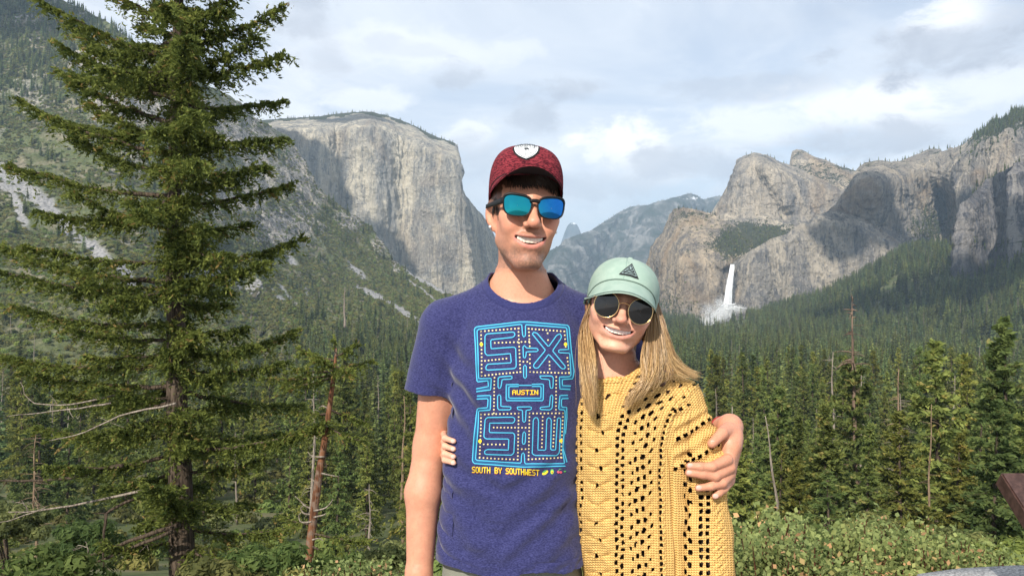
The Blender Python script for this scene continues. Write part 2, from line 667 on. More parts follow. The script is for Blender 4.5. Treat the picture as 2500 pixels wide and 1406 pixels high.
B_CR = [(1560, 800), (1578, 690), (1586, 640), (1590, 604), (1603, 587), (1620, 568), (1629, 544), (1637, 524), (1646, 510), (1671, 507), (1714, 516), (1735, 523),
        (1757, 535), (1791, 552), (1812, 564), (1835, 585), (1850, 640), (1870, 800)]


def b_y(px, py, t):
    lip = sstep(640, 652, py + 8 * np.sin(px * .11))
    y = 2180 + 230 * (1 - lip) * sstep(652, 520, py) + 90 * np.exp(-((px - 1790) / 24) ** 2) * lip
    y = y + np.abs(np.minimum(px - 1680, 0)) ** 1.4 * .9
    return y - (py - 650) * .35


def b_veg(px, py, pts):
    g = np.exp(-(((px - 1790) / 50) ** 2 + ((py - 605) / 34) ** 2)) * .85
    g += np.exp(-(((px - 1690) / 50) ** 2 + ((py - 525) / 16) ** 2)) * .35
    g += .45 * np.exp(-(((px - 1640) / 50) ** 2 + ((py - 760) / 45) ** 2))
    return g - .18


tower = relief('cliff_buttress', B_CR, [(1560, 860), (1870, 860)], b_y, 240, 240, 1560, 1870, 11, .014, rock_mat('granite_tan', (1.28, 1.12, .94), .75, .35, .9), back=500,
               veg=b_veg, aniso=(1, 1, .4), fine=(9, .040))

C_CR = [(1760, 800), (1779, 690), (1786, 652), (1795, 640), (1805, 632), (1842, 608), (1880, 583), (1919, 573), (1940, 556), (1970, 540), (2000, 526), (2015, 521), (2041, 499),
        (2066, 460), (2088, 421), (2100, 408), (2113, 400), (2143, 394), (2173, 398), (2199, 394), (2241, 379), (2271, 364), (2297, 368), (2327, 361),
        (2352, 348), (2374, 328), (2399, 311), (2423, 294), (2446, 291), (2468, 270), (2500, 268), (2600, 215), (2750, 170)]


def c_y(px, py, t):
    y = 2120 + 0 * px
    y = y - 35 * np.exp(-((px - 1850) / 38) ** 2) + 60 * np.exp(-((px - 1788) / 22) ** 2)
    # ramp that runs up to the right: everything above it stands back
    ramp = np.interp(px, [1790, 2000, 2100, 2300, 2750], [560, 520, 560, 640, 640])
    y = y + 160 * sstep(ramp + 14, ramp - 26, py)
    y = y - 130 * np.exp(-((px - 2130) / 60) ** 2) * sstep(620, 440, py) + 170 * np.exp(-((px - 2260) / 45) ** 2) * sstep(640, 470, py)
    y = y - 260 * sstep(2250, 2500, px) + 240 * np.exp(-((px - 2290) / 26) ** 2) * sstep(430, 520, py)
    return y + 260 * np.clip(1 - (py - np.interp(px, *zip(*C_CR))) / 60, 0, 1) ** 2 * sstep(2060, 2120, px) - (py - 600) * .3


def c_veg(px, py, pts):
    top = np.interp(px, *zip(*C_CR))
    g = .35 * sstep(2330, 2420, px) * sstep(95, 20, py - top) + .5 * np.exp(-(((px - 2265) / 36) ** 2 + ((py - 545) / 40) ** 2))
    g += .25 * np.exp(-(((px - 1920) / 90) ** 2 + ((py - 720) / 40) ** 2))
    return g - .2


wall_c = relief('cliff_wall', C_CR, [(1760, 860), (2750, 860)], c_y, 420, 230, 1760, 2750, 13, .011, rock_mat('granite_streaked', (1.2, 1.12, 1.02), .65, .35, 1.15), back=900,
                veg=c_veg, aniso=(1, 1, .3), fine=(10, .034))

D_CR = [(2300, 760), (2312, 690), (2319, 640), (2323, 610), (2331, 570), (2338, 530), (2346, 496), (2365, 480), (2390, 455), (2420, 430), (2460, 408), (2500, 392), (2600, 360), (2750, 330)]


def d_y(px, py, t):
    return 1560 - sstep(2330, 2600, px) * 220 - (py - 600) * .2 + 60 * np.sin(px * .045) + 180 * np.clip(1 - (px - 2310) / 40, 0, 1) ** 2


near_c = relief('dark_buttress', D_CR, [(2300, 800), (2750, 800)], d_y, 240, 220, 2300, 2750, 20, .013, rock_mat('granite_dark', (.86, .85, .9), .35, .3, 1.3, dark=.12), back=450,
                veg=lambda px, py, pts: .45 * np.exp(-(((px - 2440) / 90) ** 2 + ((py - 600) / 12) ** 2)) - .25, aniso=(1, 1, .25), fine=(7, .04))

# ---- the far end of the valley
FR_CR = [(1180, 760), (1300, 680), (1338, 634), (1356, 617), (1385, 587), (1437, 566), (1471, 544), (1509, 523), (1543, 510), (1586, 502), (1624, 493), (1640, 488), (1654, 482),
         (1667, 477), (1680, 475), (1693, 478), (1714, 489), (1752, 484), (1800, 480), (1900, 500)]


def far_mat(name, snow):
    def fn(t, b):
        p = t.pos()
        mp = t.new('ShaderNodeMapping')
        t.put(mp.inputs[0], p)
        mp.inputs['Scale'].default_value = (1, 1, .35)
        n = t.noise(mp.outputs[0], .008, 8, .65, .5)
        c = t.ramp(n, [(.38, (.028, .042, .03)), (.52, (.07, .075, .07)), (.66, (.24, .235, .225))])
        sn = t.math('ADD', t.attr('veg'), t.math('SUBTRACT', t.noise(p, .012, 6, .65), .5))
        c = t.mix(t.mapr(sn, .12, .2, 0, snow), c, (.82, .84, .88))
        t.put(b.inputs['Base Color'], c)
        t.put(b.inputs['Normal'], t.bump(n, .8, 30))
    return material(name, rough=.95, spec=.1, fn=fn)


far_ridge = relief('far_ridge', FR_CR, [(1180, 780), (1900, 780)], lambda px, py, t: 7400 - (py - 500) * 7 + 250 * np.sin(px * .03 + py * .012), 240, 130, 1180, 1900, 90, .0035,
                   far_mat('far_forest_and_rock', 1.0), back=1500, aniso=(1, 1, .5), fine=(30, .012),
                   veg=lambda px, py, pts: .30 * np.exp(-(((px - 1678) / 34) ** 2 + ((py - 487) / 7) ** 2)) + .1 * np.exp(-(((px - 1600) / 60) ** 2 + ((py - 512) / 9) ** 2)) - .12)

HD_CR = [(1300, 720), (1345, 640), (1366, 606), (1378, 572), (1386, 552), (1392, 545), (1400, 543), (1408, 549), (1414, 560), (1421, 578), (1440, 592), (1480, 620), (1540, 680)]
half_dome = relief('distant_dome', HD_CR, [(1300, 760), (1540, 760)], lambda px, py, t: 13200 - (py - 560) * 2 + np.abs(px - 1400) * 6, 120, 90, 1300, 1540, 60, .003,
                   far_mat('far_granite', 1.0), back=1200, aniso=(1, 1, .5),
                   veg=lambda px, py, pts: .4 * np.exp(-(((px - 1400) / 10) ** 2 + ((py - 546) / 3) ** 2)) - .12)

# ---- valley ground: from the foot of the overlook wall to beyond the far ridge
def ground_z(X, Y):
    px = CX + F * X / Y
    z = np.interp(np.log(Y), np.log([2.3, 4, 6, 12, 25, 60, 130, 260, 420, 800, 1200, 2000, 14000]),
                  [-.35, -.9, -1.8, -5, -9.5, -21, -38, -56, -66, -82, -90, -95, -95])
    h = np.interp(px, [1600, 1720, 1850, 1950, 2050, 2130, 2220, 2300, 2360, 2430, 2520, 2800], [0, 0, 20, 52, 90, 130, 185, 185, 130, 125, 160, 190])
    far = np.interp(px, [1600, 2250, 2330, 2500, 2800], [2050, 2000, 1800, 1500, 1450])
    z = z + h * sstep(.42, 1.0, Y / far) ** 1.3
    return z


def build_ground():
    px = np.linspace(-700, 3200, 250)
    Y = np.concatenate([np.geomspace(2.32, 3000, 250), np.geomspace(3100, 15000, 14)])
    PX, YY = np.meshgrid(px, Y)
    X = (PX - CX) / F * YY
    Z = ground_z(X, YY)
    pts = np.stack([X, YY, Z], -1)
    a = np.interp(YY, [2.3, 10, 60, 300, 2000], [.05, .4, 1.5, 4, 7])
    fr = np.interp(YY, [2.3, 10, 60, 300, 2000], [.8, .25, .06, .02, .008])
    pts[..., 2] += a * fbm(np.stack([X * .02, YY * .02, 0 * X], -1) * 1.0, 4) + 0 * fr
    s = Sheet()
    s.pts, s.px = pts, PX
    s.py = project(pts)[1]
    me = make_mesh('ground', pts.reshape(-1, 3), grid_faces(*PX.shape))
    s.ob = obj('ground', me, forest_floor_mat(), kind='structure')
    return s


ground = build_ground()

# ---- haze: the air between here and the end of the valley
def build_haze():
    mb = MB()
    mb.box((0, 7200, 400), (17000, 15800, 1500))
    m = bpy.data.materials.new('valley_air')
    m.use_nodes = True
    t = NT(m.node_tree)
    m.node_tree.nodes.remove(m.node_tree.nodes['Principled BSDF'])
    v = t.new('ShaderNodeVolumePrincipled')
    v.inputs['Color'].default_value = (.58, .78, 1.0, 1)
    v.inputs['Density'].default_value = 7.5e-5
    v.inputs['Anisotropy'].default_value = 0.0
    t.l.new(v.outputs[0], m.node_tree.nodes['Material Output'].inputs['Volume'])
    o = obj('haze', mb.mesh('haze', False), m, kind='stuff', label='thin pale blue haze filling the valley air', cat='haze')
    return o


build_haze()
# ------------------------------------------------------------------ drifting clouds above the valley, whose shadows fall on the rocks
def clouds():
    m = material('cloud_vapour', (.9, .9, .92), 1., .0)
    rs = np.random.RandomState(12)
    ts = np.array(to_sun)
    # (shadowed spot px, py, distance), half-widths across and along
    for px, py, Y, rx, ry in ((770, 500, 3050, 150, 300), (880, 330, 3300, 130, 120), (955, 640, 3000, 70, 110), (2420, 800, 1450, 260, 170), (2140, 500, 2150, 110, 190), (2440, 420, 1900, 160, 260), (2050, 590, 2120, 60, 60), (130, 80, 1750, 150, 200)):
        p = P(np.float64(px), np.float64(py), np.float64(Y))
        k = (1900. - p[2]) / ts[2]
        c = p + ts * k
        th, ph = np.linspace(0, np.pi, 22), np.linspace(0, 2 * np.pi, 40, endpoint=False)
        T_, H_ = np.meshgrid(th, ph, indexing='ij')
        d = np.stack([np.sin(T_) * np.cos(H_), np.sin(T_) * np.sin(H_), np.cos(T_)], -1)
        r = 1 + .75 * fbm(d * 1.6 + px * .1, 4)
        V = (d * r[..., None] * np.array((rx, ry, 60.)))
        V[..., 2] = np.maximum(V[..., 2], -14 + 5 * fbm(V * .02, 2))
        i = np.arange(21)[:, None] * 40
        j = np.arange(40)[None]
        me = make_mesh('cloud', V.reshape(-1, 3), np.stack([i + j, i + (j + 1) % 40, i + 40 + (j + 1) % 40, i + 40 + j], -1).reshape(-1, 4))
        obj('cloud', me, m, loc=tuple(c), kind='structure')


clouds()
# ------------------------------------------------------------------ foliage and bark materials
def foliage_mat(name, dark, light, alt, alt_amt=.15, per_object=.5, trans=.22):
    m = bpy.data.materials.new(name)
    m.use_nodes = True
    t = NT(m.node_tree)
    b = m.node_tree.nodes['Principled BSDF']
    b.inputs['Roughness'].default_value = .75
    b.inputs['Specular IOR Level'].default_value = .15
    tint = t.attr('tint')
    rnd = t.new('ShaderNodeObjectInfo').outputs['Random']
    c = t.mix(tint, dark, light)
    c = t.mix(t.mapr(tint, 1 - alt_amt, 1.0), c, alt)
    hue = t.mix(rnd, (.78, .95, 1.05), (1.25, 1.06, .80))
    c = t.mix(per_object, c, t.mix(1.0, c, hue, 'MULTIPLY'))
    vr = t.math('FRACT', t.math('MULTIPLY', rnd, 7.31))
    c = t.mix(per_object, c, t.vmath('SCALE', c, t.mapr(vr, 0, 1, .45, 1.6, False)))
    t.put(b.inputs['Base Color'], c)
    tr = t.new('ShaderNodeBsdfTranslucent')
    t.put(tr.inputs[0], c)
    mx = t.new('ShaderNodeMixShader')
    mx.inputs[0].default_value = trans
    t.l.new(b.outputs[0], mx.inputs[1])
    t.l.new(tr.outputs[0], mx.inputs[2])
    t.l.new(mx.outputs[0], m.node_tree.nodes['Material Output'].inputs['Surface'])
    return m


def bark_mat(name, dark, light, scale=14., stretch=.12, mixup=None):
    def fn(t, b):
        mp = t.new('ShaderNodeMapping')
        t.put(mp.inputs[0], t.pos())
        mp.inputs['Scale'].default_value = (1, 1, stretch)
        n = t.noise(mp.outputs[0], scale, 6, .65, .3)
        c = t.mix(t.mapr(n, .35, .65), dark, light)
        if mixup:
            c = t.mix(t.mapr(t.noise(t.pos(), scale * .12, 4, .6), .5, .62), c, mixup)
        t.put(b.inputs['Base Color'], c)
        t.put(b.inputs['Normal'], t.bump(n, .9, .05))
    return material(name, rough=.95, spec=.1, fn=fn)


M_FIR = foliage_mat('fir_needles', (.038, .062, .016), (.225, .255, .056), (.27, .19, .065), .08, .0, .45)
M_CON = foliage_mat('conifer_needles', (.050, .078, .024), (.250, .285, .082), (.30, .26, .09), .10, .8, .45)
M_FAR = foliage_mat('forest_needles', (.072, .106, .042), (.240, .290, .105), (.30, .28, .10), .08, .8, .48)
M_FAR2 = foliage_mat('forest_needles_light', (.086, .116, .042), (.260, .300, .105), (.30, .28, .10), .08, .8, .45)
M_OAK = foliage_mat('scrub_leaves', (.080, .094, .034), (.280, .275, .100), (.32, .27, .12), .12, .7, .45)
M_OAK2 = foliage_mat('scrub_leaves_bright', (.074, .112, .030), (.260, .310, .090), (.30, .30, .10), .1, .7, .45)
M_MANZ = foliage_mat('manzanita_leaves', (.080, .115, .034), (.350, .400, .150), (.56, .33, .17), .10, .25, .36)
M_BARK = bark_mat('fir_bark', (.028, .021, .016), (.125, .094, .070))
M_LIMB = bark_mat('limb_bark', (.030, .022, .017), (.12, .09, .065), 22)
M_RED = bark_mat('red_cedar_bark', (.070, .030, .017), (.25, .115, .060), 16, .06, (.20, .14, .105))
M_GREY = bark_mat('weathered_wood', (.13, .105, .085), (.34, .29, .24), 18, .1)
M_TAN = bark_mat('tan_dead_wood', (.12, .082, .052), (.30, .215, .145), 14, .1)


# ------------------------------------------------------------------ foliage builders
class Leaves:
    def __init__(self):
        self.c, self.u, self.w, self.t = [], [], [], []

    def add(self, c, u, w, t):
        self.c.append(c)
        self.u.append(u)
        self.w.append(w)
        self.t.append(t)

    def mesh(self, name):
        c, u, w, t = (np.concatenate(a) for a in (self.c, self.u, self.w, self.t))
        V = np.stack([c - u, c + w, c + u, c - w], 1).reshape(-1, 3)
        n = len(c)
        return make_mesh(name, V, np.arange(4 * n).reshape(n, 4), False, {'tint': np.repeat(np.clip(t, 0, 1), 4)})


def unit(a):
    return a / (np.linalg.norm(a, axis=-1, keepdims=True) + 1e-9)


def spray(lv, rs, path, rad0, rad1, step, leaf, wleaf, per, start=.12, sag=.25, tint0=.45, up=.35):
    """needle sprays on both sides of a limb (path: n x 3)"""
    seg = np.linalg.norm(np.diff(path, axis=0), axis=1)
    s = np.concatenate([[0], np.cumsum(seg)])
    L = s[-1]
    m = max(3, int(L * (1 - start) / step))
    t = rs.uniform(start, 1.0, m)
    base = np.stack([np.interp(t * L, s, path[:, k]) for k in range(3)], -1)
    tan = unit(np.stack([np.interp(np.clip(t + .02, 0, 1) * L, s, path[:, k]) - np.interp(np.clip(t - .02, 0, 1) * L, s, path[:, k]) for k in range(3)], -1))
    side = unit(np.cross(tan, (0, 0, 1.0)))
    sg = rs.choice([-1, 1], m)[:, None]
    out = unit(tan * rs.uniform(.3, .9, (m, 1)) + side * sg * rs.uniform(.3, 1, (m, 1)) + np.array((0, 0, 1)) * rs.normal(-.05, .28, (m, 1)))
    ln = (rad0 * (1 - t) + rad1 * t) * rs.uniform(.55, 1.25, m)
    tw = np.clip(tint0 + rs.normal(0, .20, m), 0, 1)
    k = per
    tt = rs.uniform(.05, 1, (m, k))
    c = base[:, None] + out[:, None] * (ln[:, None] * tt)[..., None]
    c[..., 2] -= sag * ln[:, None] * tt ** 2
    c += rs.normal(0, .22, c.shape) * leaf * 1.3
    d = unit(out[:, None] + rs.normal(0, .55, c.shape))
    nrm = unit(np.array((0, 0, 1.0)) * up + rs.normal(0, .6, c.shape))
    w = unit(np.cross(d, nrm))
    sz = rs.uniform(.6, 1.3, (m, k, 1))
    # tips of the sprays are lighter
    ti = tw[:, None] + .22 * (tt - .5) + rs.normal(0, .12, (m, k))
    lv.add(c.reshape(-1, 3), (d * leaf * sz).reshape(-1, 3), (w * wleaf * sz).reshape(-1, 3), ti.ravel())


def bezier(a, b, c, n):
    t = np.linspace(0, 1, n)[:, None]
    return (1 - t) ** 2 * np.array(a) + 2 * t * (1 - t) * np.array(b) + t ** 2 * np.array(c)


def conifer(seed, H, rad, crown0=.15, n_br=70, per=10, leaf=.30, wleaf=.13, step=.22, droop=.18, taper=1.0, trunk_r=.35, sides=7, bare_top=0., gap=.0, dead=6, curve=.85):
    """trunk with dead stubs, and a crown of limbs; returns two meshes"""
    rs = np.random.RandomState(seed)
    wood, lv = MB(), Leaves()
    n = 12
    z = np.linspace(0, H, n)
    sway = np.stack([.012 * H * np.sin(z / H * 3 + seed), .012 * H * np.cos(z / H * 2.3 + seed), z], -1)
    sway[:, :2] -= sway[0, :2]
    tr = trunk_r * (1 - z / H) ** .8 + .03
    wood.tube(sway, tr, sides)
    zt = H * (1 - bare_top)
    hs = np.linspace(crown0, 1, n_br) ** .92 * zt
    for h in hs:
        f = (h - crown0 * zt) / (zt - crown0 * zt + 1e-6)
        L = rad * (max(0, 1 - f) ** curve * taper + .05) * rs.uniform(.62, 1.15)
        if bare_top:
            L = max(L, rad * .35 * rs.uniform(.5, 1))
        if rs.rand() < gap:
            L *= .35
        a = rs.uniform(0, 2 * np.pi)
        d = np.array((math.cos(a), math.sin(a), 0))
        p0 = np.array([np.interp(h, z, sway[:, k]) for k in range(3)])
        rise = np.interp(f, [0, .5, 1], [-droop, .05, .55]) * L
        p2 = p0 + d * L + (0, 0, rise)
        p1 = p0 + d * L * .5 + (0, 0, rise * .5 - .10 * L + .12 * L * (1 - f))
        path = bezier(p0, p1, p2, 6)
        wood.tube(path, np.linspace(max(.05, trunk_r * .16 * (1 - f * .6)), .012, 6), 3, False)
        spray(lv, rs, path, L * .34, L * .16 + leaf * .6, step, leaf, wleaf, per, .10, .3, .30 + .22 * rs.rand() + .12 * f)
    for k in range(dead):
        h = rs.uniform(.03, .9) * H
        a = rs.uniform(0, 2 * np.pi)
        L = rad * rs.uniform(.3, .8) * (1 - h / H * .5)
        p0 = np.array([np.interp(h, z, sway[:, k2]) for k2 in range(3)])
        d = np.array((math.cos(a), math.sin(a), 0))
        wood.tube(bezier(p0, p0 + d * L * .6 + (0, 0, -.05 * L), p0 + d * L + (0, 0, rs.uniform(-.35, .1) * L), 5), np.linspace(.045, .012, 5), 3, False)
    if bare_top:
        for k in range(26):
            h = H * rs.uniform(1 - bare_top * 1.15, .995)
            a = rs.uniform(0, 2 * np.pi)
            L = rad * rs.uniform(.15, .75) * (1.15 - .7 * (h / H - 1 + bare_top) / bare_top)
            p0 = np.array([np.interp(h, z, sway[:, k2]) for k2 in range(3)])
            d = np.array((math.cos(a), math.sin(a), 0))
            wood.tube(bezier(p0, p0 + d * L * .6 + (0, 0, .12 * L), p0 + d * L + (0, 0, rs.uniform(-.45, .15) * L), 6), np.linspace(.09, .02, 6), 4, False)
    return wood.mesh('trunk'), lv.mesh('crown')


def snag(seed, H, r, branches=20, blen=2.0, lean=.03, broken=True, up=-.15, bare=.25):
    rs = np.random.RandomState(seed)
    mb = MB()
    n = 14
    z = np.linspace(0, H, n)
    p = np.stack([lean * z + .010 * H * np.sin(z / H * 5 + seed) + .004 * H * np.sin(z / H * 17 + seed * 2), .01 * H * np.cos(z / H * 4), z], -1)
    p[:, :2] -= p[0, :2]
    mb.tube(p, r * (1.15 - z / H * 1.0) * (1 + .12 * np.sin(z * 2.1 + seed)), 6)
    for k in range(branches):
        h = rs.uniform(bare, .97) * H
        a = rs.uniform(0, 2 * np.pi)
        L = blen * rs.uniform(.3, 1.0) * (1 - .55 * h / H)
        p0 = np.array([np.interp(h, z, p[:, j]) for j in range(3)])
        d = np.array((math.cos(a), math.sin(a), 0))
        mb.tube(bezier(p0, p0 + d * L * .55 + (0, 0, .05 * L), p0 + d * L + (0, 0, (up + rs.normal(0, .2)) * L), 5), np.linspace(r * .22, .012, 5), 3, False)
    return mb.mesh('snag')


def ground_at(X, Y):
    a = np.interp(Y, [2.3, 10, 60, 300, 2000], [.05, .4, 1.5, 4, 7])
    return float(ground_z(np.float64(X), np.float64(Y)) + a * fbm(np.array([[X * .02, Y * .02, 0.]]), 4)[0])


def plant_tree(name, meshes, mats, px, Y, label, cat, group=None, rz=0., sc=1., base_py=None, dz=-.3):
    X = (px - CX) / F * Y
    Z = ground_at(X, Y) if base_py is None else CH - (base_py - CY) / F * Y
    r = empty(name, (X, Y, Z + dz), label, cat, group)
    r.rotation_euler.z = rz
    r.scale = (sc, sc, sc)
    for nm, me, mt in zip(('trunk', 'crown', 'limb'), meshes, mats):
        if me is None:
            continue
        obj(nm, me, mt, r)
    return r


# ------------------------------------------------------------------ the big fir on the left
def big_fir():
    rs = np.random.RandomState(5)
    Y0 = 25.0
    tp = np.array([(452, 1640), (447, 1480), (443, 1310), (440, 1150), (432, 1000), (430, 800), (424, 600), (426, 400), (432, 200), (436, 0), (438, -250), (440, -520), (441, -760)], float)
    tr = np.array([.46, .41, .385, .35, .32, .28, .235, .20, .17, .145, .11, .06, .02])
    trunk = P(tp[:, 0], tp[:, 1], Y0)
    base = trunk[0].copy()
    root = empty('fir_tree', tuple(base), 'tall dark green fir with long sweeping limbs and grey-brown trunk', 'tree')
    wood = MB()
    wood.tube(trunk - base, tr, 14)
    obj('trunk', wood.mesh('trunk'), M_BARK, root)
    lv = Leaves()
    limbs = MB()

    def at_h(py):
        return np.array([np.interp(py, tp[::-1, 1], trunk[::-1, k]) for k in range(3)])
    spec = []
    for apy, tx, ty in ((150, 95, 0), (200, 170, 60), (245, 140, 105), (300, 150, 175), (350, 215, 250), (378, 50, 245), (430, 180, 330), (480, 20, 400), (540, 90, 515), (560, 180, 470), (640, 60, 600), (690, 0, 600), (722, -70, 640),
                        (700, 200, 690), (790, 30, 745), (830, 160, 800), (890, 0, 870), (860, 210, 870), (985, 150, 960), (940, 60, 905),
                        (60, 210, -70), (0, 260, -120), (-60, 180, -190),
                        (120, 690, 15), (70, 600, -40), (190, 695, 130), (200, 620, 90), (255, 690, 245), (290, 560, 260), (335, 692, 335), (420, 650, 405), (455, 560, 440), (500, 708, 450), (560, 610, 545), (600, 560, 620), (655, 740, 580),
                        (690, 640, 640), (740, 560, 745), (810, 600, 800), (880, 722, 805), (905, 690, 885), (950, 735, 990), (1000, 600, 980), (1060, 690, 1060), (1100, 800, 1030), (1150, 640, 1120), (-50, 650, -150),
                        (1010, 200, 1060), (1060, 90, 1040), (1150, 250, 1190), (1230, 620, 1230), (1290, 700, 1290), (1330, 560, 1370), (1320, 250, 1330)):
        spec.append((apy, tx, ty, rs.uniform(-2.2, 2.2)))
    for k in range(30):                                     # limbs towards and away from the overlook
        apy = rs.uniform(-150, 1330)
        spec.append((apy, 430 + rs.normal(0, 110), apy - 40 + 90 * rs.rand(), rs.choice([-1, -1, 1]) * rs.uniform(1.2, 4.0)))
    for k in range(70):
        apy = rs.uniform(-120, 1290)
        spec.append((apy, np.interp(apy, tp[:, 1][::-1], tp[:, 0][::-1]) + rs.normal(0, 60), apy - 20 + 60 * rs.rand(), rs.choice([-1, -1, 1]) * rs.uniform(.5, 1.6)))
    for apy, tx, ty, dy in spec:
        p0 = at_h(apy)
        p2 = P(np.float64(tx), np.float64(ty), np.float64(Y0 + dy))
        d = p2 - p0
        L = np.linalg.norm(d)
        p1 = p0 + d * .5 + (0, 0, -.09 * L)
        path = bezier(p0, p1, p2, 12) - base
        path[1:-1] += rs.normal(0, .03, (10, 3))
        limbs.tube(path, np.linspace(.035 + .011 * L, .010, 12), 5, False)
        spray(lv, rs, path, 1.05, .40, .027, .080, .026, 13, .18 if L > 2 else .05, .42, .36 + .22 * rs.rand(), .4)
        spray(lv, rs, path, .50, .28, .055, .080, .026, 11, .3, .9, .26 + .15 * rs.rand(), .4)
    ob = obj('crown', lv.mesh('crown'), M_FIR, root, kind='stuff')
    obj('limbs', limbs.mesh('limbs'), M_LIMB, root, kind='stuff')
    # bare lower branches, each a part of its own
    for pts, r in (([(428, 985), (300, 1010), (200, 1060), (120, 1075)], .035), ([(415, 1195), (335, 1210), (260, 1252), (258, 1258)], .075), ([(259, 1254), (252, 1330), (254, 1400)], .05),
                   ([(300, 1135), (180, 1168), (60, 1172), (-30, 1174)], .06), ([(360, 1195), (220, 1225), (100, 1248), (20, 1250)], .045), ([(440, 1280), (330, 1315), (210, 1360), (110, 1402)], .08),
                   ([(420, 1296), (300, 1345), (190, 1390), (60, 1425)], .06), ([(110, 1240), (50, 1262), (0, 1275), (-40, 1290)], .02), ([(70, 1248), (60, 1230), (30, 1222)], .02), ([(290, 960), (180, 990), (70, 985), (50, 930)], .03),
                   ([(270, 985), (160, 1000), (20, 1015)], .03), ([(215, 1350), (215, 1335), (195, 1330), (185, 1335)], .02), ([(345, 1305), (355, 1315), (365, 1330)], .02)):
        q = np.array(pts, float)
        Yv = Y0 - 1.5 + .3 * rs.randn()
        w = P(q[:, 0], q[:, 1], np.full(len(q), Yv)) - base
        t = np.linspace(0, 1, len(q))
        tt = np.linspace(0, 1, 12)
        w = np.stack([np.interp(tt, t, w[:, k]) for k in range(3)], -1)
        w[1:-1] = (w[:-2] + w[1:-1] * 2 + w[2:]) / 4
        w += rs.normal(0, .012, w.shape)
        mb = MB()
        mb.tube(w, np.linspace(r, r * .3, 12), 5)
        for k in range(3):
            i = rs.randint(4, 11)
            dd = unit(np.array((rs.normal(-.6, .5), rs.normal(0, .4), rs.normal(0, .5)))) * rs.uniform(.15, .5)
            mb.tube(bezier(w[i], w[i] + dd * .5 + rs.normal(0, .04, 3), w[i] + dd, 4), np.linspace(r * .35, .006, 4), 3, False)
        obj('bare_branch', mb.mesh('bare_branch'), M_GREY if r < .05 else M_LIMB, root)


big_fir()


# ------------------------------------------------------------------ the leaning red trunk beside it
def red_tree():
    rs = np.random.RandomState(8)
    Y0 = 23.0
    tp = np.array([(742, 1700), (747, 1500), (752, 1400), (757, 1330), (768, 1240), (780, 1150), (792, 1080), (802, 1010), (812, 940), (818, 890), (821, 850)], float)
    tk = P(tp[:, 0], tp[:, 1], Y0)
    base = tk[0].copy()
    root = empty('cedar_tree', tuple(base), 'slender leaning tree with peeling red-brown trunk and small tufted top', 'tree')
    mb = MB()
    mb.tube(tk - base, [.145, .135, .128, .122, .115, .105, .092, .078, .064, .045, .02], 10)
    obj('trunk', mb.mesh('trunk'), M_RED, root)
    lv = Leaves()
    lim = MB()

    def px3(a):
        a = np.array(a, float)
        return P(a[:, 0], a[:, 1], Y0 + (a[:, 2] if a.shape[1] > 2 else 0)) - base
    for a, b, dy in (((816, 915), (640, 925), -.6), ((816, 900), (905, 880), .3), ((819, 880), (730, 850), .5), ((820, 870), (870, 835), -.4), ((818, 905), (720, 900), -1), ((815, 920), (690, 945), .6), ((820, 860), (815, 830), 0),
                     ((818, 890), (850, 905), -1.2), ((817, 900), (780, 870), -1.2), ((806, 1000), (905, 1030), .4), ((800, 1030), (700, 1060), .2), ((798, 1040), (880, 1075), -.5), ((800, 1010), (720, 1000), .6),
                     ((760, 1300), (900, 1320), -.5), ((755, 1350), (660, 1330), .5), ((756, 1330), (870, 1370), -1.), ((762, 1280), (690, 1260), .8)):
        p0, p2 = px3([a + (0,)])[0], px3([b + (dy,)])[0]
        path = bezier(p0, (p0 + p2) / 2 + (0, 0, -.12), p2, 9)
        lim.tube(path, np.linspace(.04, .008, 9), 4, False)
        spray(lv, rs, path, .55, .32, .026, .060, .020, 12, .15, .35, .48 + .15 * rs.rand(), .45)
    obj('crown', lv.mesh('crown'), M_FIR, root, kind='stuff')
    obj('limbs', lim.mesh('limbs'), M_LIMB, root, kind='stuff')
    for pts in ([(775, 1245), (745, 1240), (730, 1222), (718, 1212)], [(772, 1240), (800, 1235), (812, 1222), (818, 1212)], [(770, 1255), (740, 1258), (730, 1240), (745, 1232)], [(770, 1258), (795, 1252), (800, 1248)],
                [(765, 1270), (735, 1275), (730, 1255), (738, 1248)], [(785, 1175), (765, 1178), (758, 1160), (764, 1145)], [(795, 1112), (765, 1112), (755, 1100)], [(803, 1000), (785, 990), (775, 998)], [(790, 1150), (812, 1155), (830, 1158)],
                [(768, 1310), (785, 1305), (795, 1312)], [(802, 1040), (790, 1030), (778, 1040)]):
        w = px3(np.array(pts, float))
        w[:, 1] += rs.uniform(-.3, .1)
        t = np.linspace(0, 1, len(w))
        tt = np.linspace(0, 1, 10)
        w = np.stack([np.interp(tt, t, w[:, k]) for k in range(3)], -1)
        for _ in range(2):
            w[1:-1] = (w[:-2] + w[1:-1] * 2 + w[2:]) / 4
        mb = MB()
        mb.tube(w, np.linspace(.030, .010, 10), 5)
        obj('dead_branch', mb.mesh('dead_branch'), M_GREY, root)


red_tree()


# ------------------------------------------------------------------ conifers standing below the overlook
def H_for(px_top, Y, base_z):
    return CH - (px_top - CY) / F * Y - base_z


